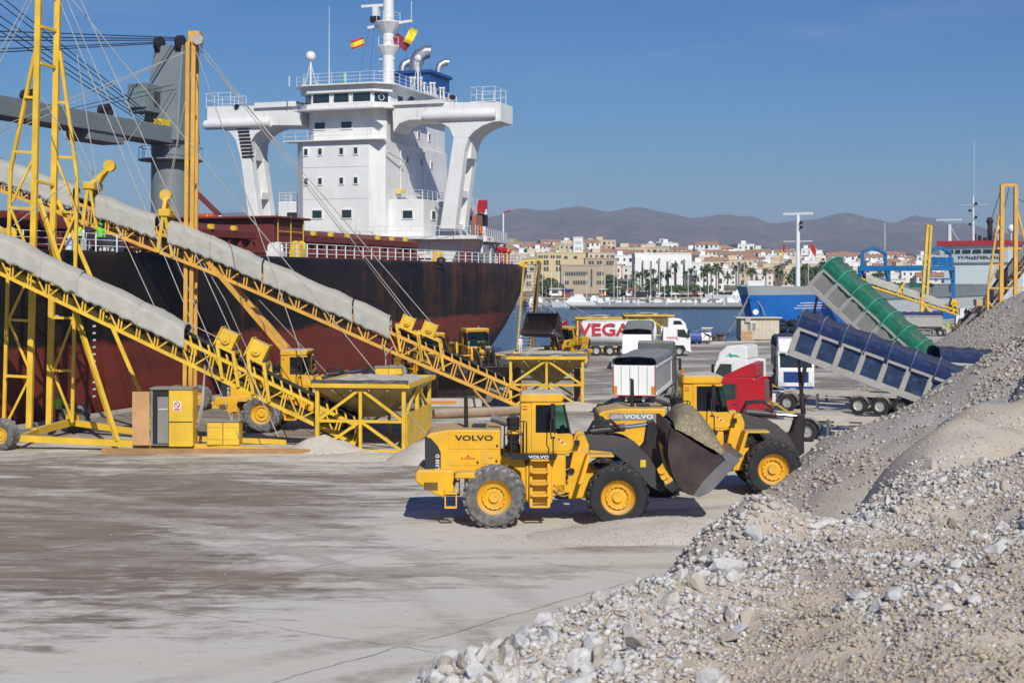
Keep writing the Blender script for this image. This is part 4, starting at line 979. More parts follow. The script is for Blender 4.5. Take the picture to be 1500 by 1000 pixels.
def belt_on(root, U, wid, n_, cm):
    for i in range(n_*2):          # idler brackets along the near side
        t = (i+.5)/(n_*2); p = poly_at(U, t); bar(root, 'idler_bracket', p + Vector((0,.05,0)), p + Vector((-.10,.05,.42)), .08, cm)
    y0, y1 = .12, wid-.12
    mb = MB()
    k = 24
    for i in range(k):
        a, b = poly_at(U, i/k), poly_at(U, (i+1)/k)
        for z0, z1, ya, yb in ((.16, .16, y0+.25, y1-.25), (.16, .38, y0+.25, y0), (.16, .38, y1-.25, y1)):
            A = [a+Vector((0,ya,z0)), b+Vector((0,ya,z0)), b+Vector((0,yb,z1)), a+Vector((0,yb,z1))]
            mb.hexa([v - Vector((0,0,.04)) for v in A] + A)
    ob('belt', mb, belt, root)
    a, b = poly_at(U, 0), poly_at(U, 1)
    mb = MB()
    for i in range(k):
        a, b = poly_at(U, i/k) - Vector((0,0,.62)), poly_at(U, (i+1)/k) - Vector((0,0,.62)); mb.hexa([a+Vector((0,y0,-.03)), b+Vector((0,y0,-.03)), b+Vector((0,y1,-.03)), a+Vector((0,y1,-.03)), a+Vector((0,y0,0)), b+Vector((0,y0,0)), b+Vector((0,y1,0)), a+Vector((0,y1,0))])
    ob('return_belt', mb, belt, root)
def cover(root, U, wid, x0, x1, D, h, seed):
    """canvas hood between two pixel columns"""
    X0, X1 = (x0-HPX)*D/FPX, (x1-HPX)*D/FPX; ts = [(X-U[0].x)/(U[-1].x-U[0].x) for X in (X0, X1)]
    nseg = max(8, int(abs(X1-X0)*5))
    prof = [(-.14,-.34),(-.13,0),(-.12,.34),(-.10,.66),(-.03,.78),(.24,.94),(.5,1.0),(.76,.94),(1.03,.78),(1.10,.6),(1.13,-.1)]
    def fn(a, b):
        t = lerp(ts[0], ts[1], a); p = poly_at(U, t); k = b*(len(prof)-1); i = min(int(k), len(prof)-2); f_ = k-i
        y = lerp(prof[i][0], prof[i+1][0], f_)*wid; z = lerp(prof[i][1], prof[i+1][1], f_)*h
        nz = noise.noise(Vector((p.x*2.2+seed, y*2, z*2.0))); nb = noise.noise(Vector((p.x*.8+seed, 3, 7)))
        nz += .55*noise.noise(Vector((p.x*5.5+seed, y*4, z*5))) - .5*abs(noise.noise(Vector((p.x*1.7+y*1.3+seed, z*2.6, 2))))
        sag = .09*abs(math.sin(p.x*1.15 + seed))*max(0, z/h)
        return (p.x, p.y + y + .035*nz - (.05*abs(math.sin(p.x*3.1+seed))*(b < .35)), p.z + z - sag + .028*nz*(b < .95) + .05*nb + (.16*noise.noise(Vector((p.x*3, seed, 1))) if b < .06 or b > .94 else 0))
    mb = MB().grid(fn, nseg*2, 26); o = ob('canvas_cover', mb, tarpg, root, smooth=True)
    s_ = o.modifiers.new('cloth', 'SOLIDIFY'); s_.thickness = .02
    return o
def wheel(root, name, c, r, w, rub, hubm, axis=(0,1,0), lugs=0, n=28):
    """tyre with rounded shoulders; hub is a sub-part"""
    ax = Vector(axis); c = Vector(c)
    prof = [(r*.56,-w*.42),(r*.70,-w*.5),(r*.90,-w*.48),(r*.985,-w*.38),(r,-w*.2),(r,w*.2),(r*.985,w*.38),(r*.90,w*.48),(r*.70,w*.5),(r*.56,w*.42)]
    t = ob(name, MB().lathe(prof, c, ax, n, closed=True), rub, root, smooth=40)
    if lugs:
        mb = MB(); x = ax.orthogonal().normalized(); y = ax.cross(x)
        for k in range(lugs):
            for sd in (-1, 1):
                an = 2*math.pi*(k + (.5 if sd > 0 else 0))/lugs; an2 = an + .6*2*math.pi/lugs
                def P(a_, rr, ww): return c + (x*math.cos(a_) + y*math.sin(a_))*rr + ax*ww
                da = .17*2*math.pi/lugs*1.35
                mb.hexa([P(an-da, r*.93, sd*w*.5), P(an+da, r*.93, sd*w*.5), P(an2+da, r*.97, sd*w*.03), P(an2-da, r*.97, sd*w*.03), P(an-da, r*1.022, sd*w*.47), P(an+da, r*1.022, sd*w*.47), P(an2+da, r*1.035, sd*w*.03), P(an2-da, r*1.035, sd*w*.03)])
        tag(ob('tread', mb, rub, t), kind='stuff')
    for sd in (-1, 1):
        h = MB().lathe([(.02,sd*w*.30),(r*.17,sd*w*.32),(r*.18,sd*w*.22),(r*.30,sd*w*.20),(r*.32,sd*w*.28),(r*.40,sd*w*.30),(r*.42,sd*w*.20),(r*.52,sd*w*.30),(r*.585,sd*w*.44),(r*.575,sd*w*.36),(r*.5,sd*w*.1),(.02,sd*w*.1)], c, ax, n)
        ho = ob('hub', h, hubm, t, smooth=35)
        if lugs:
            for k in range(14):
                an = 2*math.pi*k/14; x = ax.orthogonal().normalized(); y = ax.cross(x); p = c + (x*math.cos(an)+y*math.sin(an))*r*.36 + ax*sd*w*.29
                bl = unit('rod', hubm); part_m('wheel_bolt', bl, bar_matrix(p, p + ax*sd*.05, .05, .05), ho)
    return t
woodo = pm('door_ochre', (.52,.29,.13), .7, var=.12, dust=.3)
panelg = pm('panel_grey', (.22,.21,.19), .6, var=.15, dust=.3)
rustb = pm('rusty_beam', (.36,.19,.07), .65, var=.25, dust=.3, rust=.6)

# ---------------- nearer conveyor (A)
DA = 67.6
ca = thing('loading_conveyor', 'near bright yellow lattice conveyor with canvas hoods, tall A-frame mast and switch cabinet', 'conveyor', tuple(gp(250, 657)), 0, 'ship-loading conveyors', True)
UA, LA, nA = truss(ca, [(528,625.7),(149,440),(-140,298.4)], [(520,650),(83,440),(-140,333)], DA, 1.35, .95, yel2, yel2)
belt_on(ca, UA, 1.35, nA, yel2)
for x0, x1, s_ in ((-140,-12,1),(-14,62,2),(58,118,5),(114,206,9),(202,271,13)): cover(ca, UA, 1.35, x0, x1, DA, .92, s_)
def motor_frame(root, U, D, px, hpx, wid, mat, bsz, arm=False):
    X = (px-HPX)*D/FPX; t = (X-U[0].x)/(U[-1].x-U[0].x); p = poly_at(U, t); q = poly_at(U, t + .035)
    s_ = D/FPX; H_ = hpx*s_
    for y in (-.12, wid+.12):
        for o in (p, q):
            bar(root, 'frame_post', o + Vector((0,y,-.9)), o + Vector((-.25,y,H_)), .15, mat)
        bar(root, 'frame_rail', p + Vector((-.25,y,H_)), q + Vector((-.25,y,H_)), .14, mat)
    for o in (p, q): bar(root, 'frame_rail', o + Vector((-.25,-.12,H_)), o + Vector((-.25,wid+.12,H_)), .14, mat)
    c = (p+q)/2 + Vector((-.25, wid*.35, H_ + bsz*.55))
    a = math.atan2((U[-1]-U[0]).z, -(U[-1]-U[0]).x); rot = Matrix.Rotation(a, 3, 'Y')
    m = ob('drive_motor', MB().box(c, (bsz, bsz*1.05, bsz), rot), mat, root, bevel=.05)
    ob('shaft_end', MB().lathe([(bsz*.28,0),(bsz*.28,.12),(bsz*.12,.13),(bsz*.12,.2)], c - Vector((0,bsz*.53,0)), (0,-1,0), 12), mat, m)
    for k in (-1, 1): ob('flange', MB().box(c + rot @ Vector((k*bsz*.51,0,0)), (.06, bsz*1.2, bsz*1.12), rot), mat, m)
motor_frame(ca, UA, DA, 350, 22, 1.35, yel2, .82); motor_frame(ca, UA, DA, 395, 27, 1.35, yel2, .85)
# mast: two main posts, outer posts, rungs and braces
DT = 72.0
def line(root, nm, p, d0, q, d1, w, mat, h=None): return bar(root, nm, pd(*p, d0), pd(*q, d1), w, mat, h)
line(ca, 'mast_post', (58,-60), DT, (43,626), DT, .28, yel2); line(ca, 'mast_post', (86,-60), DT+1.2, (72,622), DT+1.2, .28, yel2)
for a, b in (((56,56),(15.6,250)), ((15.6,250),(6,618))): line(ca, 'outer_post', a, DT, b, DT+.4, .16, yel2)
for a, b in (((88,75),(113,258)), ((113,258),(106,618))): line(ca, 'outer_post', a, DT+1.2, b, DT+1.2, .16, yel2)
for y, x0, x1 in ((42,60,84),(96,59,83),(268,54,81),(-8,60,86)): line(ca, 'rung', (x0,y-3), DT, (x1,y+4), DT+1.2, .14, yel2)
for y, x0, x1 in ((142,36,56),(222,21,52),(304,13,51),(386,12,49),(468,11,46),(550,8,44)): line(ca, 'rung', (x0,y), DT, (x1,y+2), DT, .13, yel2)
for y, x0, x1 in ((150,82,99),(230,80,110),(310,80,113),(465,77,109),(542,75,107)): line(ca, 'rung', (x0,y), DT+1.2, (x1,y+1), DT+1.2, .13, yel2)
for a, b in (((52,226),(18,296)),((16,306),(50,388)),((48,392),(14,466)),((13,470),(45,546)),((44,552),(12,616))): line(ca, 'brace', a, DT, b, DT, .11, yel2)
for a, b in (((82,232),(112,306)),((110,314),(86,372)),((108,466),(80,540)),((80,550),(105,612))): line(ca, 'brace', a, DT+1.2, b, DT+1.2, .11, yel2)
line(ca, 'raking_strut', (57,293), DT-.2, (172,646), 67.0, .2, yel2); line(ca, 'raking_strut', (85,293), DT+1.4, (212,590), 74.6, .2, yel2)
# travelling chassis
line(ca, 'chassis_beam', (22,641), 67.6, (440,662), 66.2, .26, yel2, .30); line(ca, 'chassis_beam', (50,632), 70.6, (104,618), 74.5, .3, yel2, .34); line(ca, 'chassis_beam', (104,618), 74.5, (214,634), 72.4, .28, yel2, .3)
line(ca, 'chassis_beam', (30,641), 67.7, (52,632), 70.6, .24, yel2); line(ca, 'skid_beam', (150,660), 66.0, (455,661), 66.0, .32, rustb, .22); line(ca, 'skid_beam', (225,640), 70.4, (420,647), 69.5, .24, yel2)
for px_, py_, dd in ((4,640,67.3), (110,617,75.2)):
    c = pd(px_, py_, dd); c.z = .74; wheel(ca, 'chassis_wheel', c, .74, .62, rubber_dusty, yel2, (.25,.97,0), 18)
line(ca, 'stub_axle', (8,640), 67.7, (26,640), 68.2, .2, yel2)
# switch cabinet with its wooden door open, and the small locker
cx0, cx1 = pd(222,0,66.2).x, pd(281,0,66.2).x; cd = 66.2
cab = ob('switch_cabinet', MB().bb(cx0, cx1, cd, cd+1.0, .35, 2.95), panelg, ca)
boxp(cab, 'cabinet_roof', cx0-.06, cx1+.06, cd-.12, cd+1.06, 2.95, 3.02, panelg)
xm = pd(248,0,66.2).x
dr = boxp(cab, 'yellow_door', xm, cx1+.02, cd-.06, cd-.003, .30, 2.92, yel2)
boxp(cab, 'door_seam', xm, cx1+.03, cd-.075, cd-.058, 1.42, 1.46, black)
boxp(cab, 'side_panel', cx1+.003, cx1+.05, cd, cd+1.0, .32, 2.94, yel2)
boxp(cab, 'recess_shade_sheet', cx0+.06, xm, cd-.012, cd-.002, .4, 2.9, black); boxp(cab, 'control_panel', pd(231,0,66.2).x, pd(247,0,66.2).x, cd-.03, cd-.003, .45, 2.6, panelg)  # flat black sheet on the solid front paints the cabinet's shaded interior
boxp(cab, 'open_door', pd(195,0,66.1).x, pd(220,0,66.1).x, cd-.25, cd-.19, .38, 2.86, woodo)
boxp(cab, 'frame_edge', cx0-.04, cx0+.06, cd-.04, cd-.003, .35, 2.95, panelg)
sx = pd(260,0,66.2).x; boxp(cab, 'warning_sign', sx-.17, sx+.17, cd-.085, cd-.064, 1.95, 2.4, white)
ob('prohibition_ring', MB().lathe([(.10,0),(.14,0),(.14,.012),(.10,.012)], (sx, cd-.087, 2.24), (0,-1,0), 16, closed=True), redprint, cab); bar(cab, 'prohibition_bar', (sx-.08, cd-.094, 2.32), (sx+.08, cd-.094, 2.16), .012, redprint, .035); boxp(cab, 'sign_text', sx-.13, sx+.13, cd-.092, cd-.087, 1.99, 2.06, redprint)
for k in range(6): boxp(cab, 'indicator_lamp', pd(233,0,66.2).x + k*.07, pd(233,0,66.2).x + k*.07+.04, cd-.05, cd-.033, 2.0, 2.06, white)
lx0, lx1 = pd(303,0,66.4).x, pd(350,0,66.4).x
lk = ob('locker', MB().bb(lx0, lx1, 66.4, 67.3, .32, 1.42), yel2, ca, bevel=.03)
boxp(lk, 'locker_lid', lx0-.04, lx1+.04, 66.34, 67.34, 1.42, 1.47, panelg); boxp(lk, 'door_seam', (lx0+lx1)/2-.015, (lx0+lx1)/2+.015, 66.385, 66.397, .36, 1.4, black)
for z in (.6, 1.15): boxp(lk, 'hinge', lx0+.05, lx1-.05, 66.38, 66.392, z, z+.03, yel3)
# hoses and slung cable loop
def sagline(p, q, sag, k=10): return [Vector(p).lerp(Vector(q), i/k) - Vector((0,0,4*sag*(i/k)*(1-i/k))) for i in range(k+1)]
for (a, d0), (b, d1), sag in ((((300,535),67.4), ((296,600),66.6), .3), (((300,540),67.4), ((284,617),66.8), .9), (((296,600),66.6), ((280,612),66.6), .6)):
    ob('cable', MB().tube(sagline(pd(*a, d0), pd(*b, d1), sag), .035, 6), rope, ca)
# stay ropes of the mast
for a, d0, b, d1 in (((88,4),73,(350,640),66.3), ((106,0),73,(640,655),66.5), ((62,143),72,(134,262),68), ((88,148),73,(236,470),67.6), ((96,-5),73,(320,528),67.6), ((0,92),71,(52,-10),72), ((0,75),71,(46,-10),72), ((0,192),70.5,(112,150),78), ((100,-40),73,(408,640),66.5), ((270,470),67.6,(330,500),67.6), ((112,258),73,(20,330),68), ((145,285),68.4,(112,75),73)):
    rod(ca, 'stay_rope', pd(*a, d0), pd(*b, d1), .045, rope)

# ---------------- farther conveyor (B)
DB = 89.0
cb_ = thing('loading_conveyor', 'far ochre lattice conveyor with canvas hoods and twin-post mast, beside the bulk carrier', 'conveyor', tuple(gp(280, 598)), 0, 'ship-loading conveyors', True)
UB, LB, nB = truss(cb_, [(772,576),(574,488),(382,403),(300,366),(-120,214)], [(765,597),(555,507),(458,464),(300,395),(-120,232)], DB, 1.4, 1.15, yel3, yel3, .16, .085)
belt_on(cb_, UB, 1.4, nB, yel3)
for x0, x1, s_ in ((-120,-4,3),(-6,108,4),(140,228,7),(246,312,11),(308,384,16),(386,516,19),(518,571,23)): cover(cb_, UB, 1.4, x0, x1, DB, 1.15, s_)
motor_frame(cb_, UB, DB, 618, 18, 1.4, yel2, .78); motor_frame(cb_, UB, DB, 650, 22, 1.4, yel2, .82)
for x in (270.5, 279): line(cb_, 'mast_post', (x+5, 62), DB+.4, (x, 597), DB+.4, .24, yel3)
for x in (284, 290): line(cb_, 'mast_post', (x-1, 66), DB+2.2, (x-4, 592), DB+2.2, .2, yel3)
for y in (66, 170, 270, 340, 440, 530, 590): line(cb_, 'rung', (273,y), DB+.4, (288,y), DB+2.2, .16, yel3)
ob('mast_head', MB().box(pd(287,56,DB+1), (.7,1.2,.7)), yel3, cb_); ob('head_sheave', MB().lathe([(.35,-.1),(.35,.1)], pd(290,58,DB+.2), (0,1,0), 12), rope, cb_)
for dx, dd in ((0,0), (9,2)): line(cb_, 'raking_strut', (278+dx,352), DB+.4+dd, (446+dx,548), DB-1+dd, .26, yel3); 
for dx, dd in ((0,0), (9,2)): line(cb_, 'raking_strut', (446+dx,548), DB-1+dd, (492+dx,600), DB-1+dd, .26, yel3)
line(cb_, 'chassis_beam', (262,594), DB+.4, (492,600), DB-1, .32, yel3); line(cb_, 'chassis_beam', (276,590), DB+2.4, (470,596), DB+1.4, .32, yel3)
for px_ in (258, 292):
    c = gp(px_, 600); c.z = .75; wheel(cb_, 'chassis_wheel', c, .75, .6, rubber_dusty, yel3, (.1,1,0), 16)
# lever heads that carry the suspension ropes
def lever(root, U, D, px, tip, m, y0=.2):
    X = (px-HPX)*D/FPX; t = (X-U[0].x)/(U[-1].x-U[0].x); p = poly_at(U, t); e = pd(*tip, D+.7)
    for y in (-.1, 1.5):
        bar(root, 'lever_post', p + Vector((0,y,-1.2)), p + Vector((.35,y,1.3)), .2, m); bar(root, 'lever_post', p + Vector((.9,y,-1.5)), p + Vector((.45,y,1.1)), .16, m)
        bar(root, 'lever_arm', p + Vector((.35,y,1.25)), e, .22, m)
    ob('lever_yoke', MB().bar(p + Vector((.38,-.3,1.25)), p + Vector((.38,1.7,1.25)), .75, .5), m, root, bevel=.08)
    ob('sheave', MB().lathe([(.36,-.22),(.36,.22)], e, (0,1,0), 14), m, root)
lever(cb_, UB, DB, 122, (161,243), yel2); lever(cb_, UB, DB, 232, (243,286), yel2)
for a, d0, b, d1 in (((290,62),90,(606,468),89.4), ((287,66),90,(600,466),89.8), ((300,84),90,(638,480),89.4), ((280,72),90,(0,200),88), ((280,74),90,(0,186),88), ((288,66),90,(243,290),89.6), ((286,70),90,(246,290),90), ((240,285),89.5,(330,440),89), ((161,245),89.5,(206,180),100), ((330,440),88,(420,640),70), ((284,66),90,(470,600),72), ((380,440),88,(612,690),66)):
    rod(cb_, 'stay_rope', pd(*a, d0), pd(*b, d1), .055, rope)
for a, b in (((561,505),(565,520)),((575,508),(565,520)),((565,520),(565,541))): rod(cb_, 'sling', pd(*a, DB-.1), pd(*b, DB-.6), .07, rope)

# ---------------- hoppers under the lower ends
def hopper(label, loc, rotz, W, Dp, H, m, skirt=True):
    h = thing('feed_hopper', label, 'hopper', loc, rotz, 'yellow feed hoppers')
    ys = [0, Dp]; 
    for x in (0, W):
        for y in (0, Dp/2, Dp): bar(h, 'post', (x,y,0), (x,y,H), .17, m)
    for y in ys:
        bar(h, 'post', (W/2,y,0), (W/2,y,H), .14, m)
        for z in (.05, H*.46): bar(h, 'rail', (.09,y,z), (W-.09,y,z), .13, m)
        for a, b in (((0,0),(W/2,H*.46)), ((W,0),(W/2,H*.46)), ((0,H*.46),(W/2,H*.95)), ((W,H*.46),(W/2,H*.95))): bar(h, 'brace', (a[0],y,a[1]), (b[0],y,b[1]), .13, m)
    for x in (0, W):
        for z in (.05, H*.46): bar(h, 'rail', (x,.09,z), (x,Dp-.09,z), .13, m)
        for y0, y1 in ((0, Dp/2), (Dp, Dp/2)): bar(h, 'brace', (x,y0,H*.46), (x,y1,H*.95), .13, m)
    fm = pm('hopper_plate', (.34,.26,.10), .7, var=.25, dust=.6, dustcol=(.33,.28,.2), rust=.45)
    c = .55
    mb = MB()
    T4 = [(-.15,-.15,H-.12),(W+.15,-.15,H-.12),(W+.15,Dp+.15,H-.12),(-.15,Dp+.15,H-.12)]
    Bq = [(W*.40,Dp*.38,H*.47),(W*.64,Dp*.38,H*.47),(W*.64,Dp*.62,H*.47),(W*.40,Dp*.62,H*.47)]
    for i in range(4): mb.quad(T4[i], T4[(i+1) % 4], Bq[(i+1) % 4], Bq[i])
    f_ = ob('funnel', mb, fm, h); s_ = f_.modifiers.new('plate', 'SOLIDIFY'); s_.thickness = .04
    for k in range(1, 5):
        x = lerp(-.15, W+.15, k/5); xb = lerp(W*.38, W*.68, k/5); bar(f_, 'stiffener', (x,-.2,H-.2), (xb,Dp*.38-.05,H*.49), .09, fm)
    # rim with worn steel lip and the charge of gravel
    for a, b in (((-.2,-.2),(W+.2,-.2)), ((W+.2,-.2),(W+.2,Dp+.2)), ((W+.2,Dp+.2),(-.2,Dp+.2)), ((-.2,Dp+.2),(-.2,-.2))): bar(h, 'rim', (a[0],a[1],H), (b[0],b[1],H), .2, m, .2)
    lip = MB().grid(lambda s, q: (lerp(-.25, W+.25, s), -.26 + .55*q*.2, H + .1 + .16*q + .05*noise.noise(Vector((s*9, q*3, W)))), 24, 2); lo_ = ob('lip_plate', lip, steel, h); lo_.modifiers.new('plate', 'SOLIDIFY').thickness = .03
    mb = MB().grid(lambda s, q: (lerp(-.05,W+.05,s), lerp(-.05,Dp+.05,q), H - .02 + .32*math.sin(math.pi*s)**.6*math.sin(math.pi*q)**.6 + .14*noise.noise(Vector((s*6, q*6, H)))), 20, 20); tag(ob('gravel_charge', mb, dirt_sand, h, smooth=True), kind='stuff')
    if skirt: boxp(h, 'skirt_plate', W+.09, W+.13, .1, Dp-.1, .25, H*.58, m)
    return h
ha = hopper('nearer yellow steel hopper on a braced frame, fed by the bright yellow conveyor', (-9.15, 66.9, 0), R(-8), 4.15, 6.0, 3.1, yel2)
hb_ = hopper('farther yellow steel hopper on a braced frame, at the end of the ochre conveyor', (-.08, 89.2, 0), R(-3), 4.5, 5.0, 3.15, yel2, False)
# tail guard plates hung in the farther hopper
for x in (.55, 4.2): boxp(hb_, 'leg_plate', x-.25 if x > 2 else x-.5, x+.15 if x > 2 else x-.1, 1.6, 1.66, 0, 2.4, pm('brown_rust_plate', (.14,.08,.05), .7, var=.25, rust=.4))
wb = thing('ballast_box', 'yellow box hung by slings above the nearer hopper', 'box', tuple(pd(570,548,70.5)), 0)
ob('body', MB().bb(-.66,.66,-.4,.4,0,.34), yel2, wb, bevel=.03); boxp(wb, 'lid', -.7, .7, -.44, .44, .34, .4, panelg); boxp(wb, 'seam', -.01, .01, -.41, -.401, .02, .33, black)

# ---------------- conveyors on the right, by the blue ship
DC = 226.0
cc = thing('loading_conveyor', 'yellow conveyor with grey hoods and a twin-post mast in front of the blue ship', 'conveyor', tuple(gp(1350, 483)), 0, 'ship-loading conveyors', True)
UC, LC, nC = truss(cc, [(1426,462.5),(1232,398)], [(1424,468),(1232,405)], DC, 1.4, 1.5, yel2, yel2, .2, .11)
belt_on(cc, UC, 1.4, nC, yel2)
for x0, x1, s_ in ((1268,1316,3),(1322,1347,5),(1351,1384,8)): cover(cc, UC, 1.4, x0, x1, DC, 1.05, s_)
motor_frame(cc, UC, DC, 1404, 6, 1.4, yel2, 1.0)
line(cc, 'mast_post', (1359,329), DC, (1348,478), DC, .42, yel2); line(cc, 'mast_post', (1364,330), DC+1.6, (1355.5,478), DC+1.6, .36, yel2)
for y in (331, 380, 420, 455): line(cc, 'rung', (1358-(y-331)*.066,y), DC, (1363-(y-331)*.066,y), DC+1.6, .2, yel2)
for tx_, bx_ in ((1325,1307),(1250,1236)): line(cc, 'lever_arm', (bx_+6, 432 if tx_ > 1300 else 402), DC, (tx_, 414 if tx_ > 1300 else 394), DC, .35, yel2)
line(cc, 'raking_strut', (1353,445), DC, (1385,481), DC, .3, yel2); line(cc, 'chassis_beam', (1336,481), DC, (1425,483), DC, .35, yel2); line(cc, 'skid_beam', (1340,479), DC+3, (1425,481), DC+3, .35, yel2)
for px_ in (1344, 1358):
    c = gp(px_, 486.0); c.z = .75; wheel(cc, 'chassis_wheel', c, .75, .6, rubber, yel2, (0,1,0))
boxp(cc, 'switch_cabinet', pd(1398,0,DC).x, pd(1408,0,DC).x, DC-1, DC, .2, 2.2, yel2)
hopper('small yellow hopper under the conveyor in front of the blue ship', tuple(gp(1413, 486)), 0, 3.2, 2.5, 2.0, yel2)

DD = 196.0
brn = pm('brown_steel', (.16,.085,.04), .7, var=.25, rust=.4); 
cdv = thing('belt_conveyor', 'steep brown belt conveyor climbing from the gravel slope past a yellow tower', 'conveyor', tuple(gp(1405, 492)), 0, None, True)
UD, LD, nD = truss(cdv, [(1402,484),(1448,440),(1512,352),(1580,262)], [(1404,492),(1452,452),(1524,368),(1596,276)], DD, 2.2, 1.6, brn, brn, .25, .14)
mb = MB()
for (a, b), (c, d) in zip(zip(((1402,482),(1448,434),(1512,338)), ((1448,434),(1512,338),(1580,248))), zip(((1402,486),(1448,446),(1512,358)), ((1448,446),(1512,358),(1580,268)))):
    mb.prism([tuple(pd(*a,DD-.3)), tuple(pd(*b,DD-.3)), tuple(pd(*d,DD-.3)), tuple(pd(*c,DD-.3))], (0,.08,0))
ob('side_sheeting', mb, pm('sheet_grey', (.17,.17,.18), .7, var=.15), cdv)
ob('under_tray', MB().prism([tuple(pd(1404,488,DD)), tuple(pd(1450,446,DD)), tuple(pd(1580,266,DD)), tuple(pd(1580,270,DD)), tuple(pd(1450,449,DD)), tuple(pd(1404,491,DD))], (0,2.2,0)), pm('dark_tray', (.03,.025,.022), .8), cdv)
for a, b, w in (((1468,271),(1466,470),.5),((1488,271),(1487,470),.5),((1463,316),(1447,422),.25),((1447,422),(1447,470),.3),((1488,300),(1508,380),.25),((1508,380),(1506,470),.3),((1446,422),(1506,422),.22),((1460,364),(1496,364),.25),((1468,271.5),(1488,271.5),.4),((1448,388),(1468,388),.2),((1447,440),(1466,466),.18),((1466,380),(1448,420),.18),((1487,330),(1466,372),.0)):
    if w: line(cdv, 'tower_post', a, DD-2.5, b, DD-2.5, w, yel3)
for a, b in (((1468,273),(1446,340)),((1478,275),(1463,340)),((1488,290),(1500,296))): rod(cdv, 'stay_rope', pd(*a, DD-2.5), pd(*b, DD-2), .1, ropedark)
ob('drive_house', MB().box(pd(1435,443,DD-1), (1.3,1.3,.9)), pm('tan_paint', (.45,.33,.2), .7), cdv)
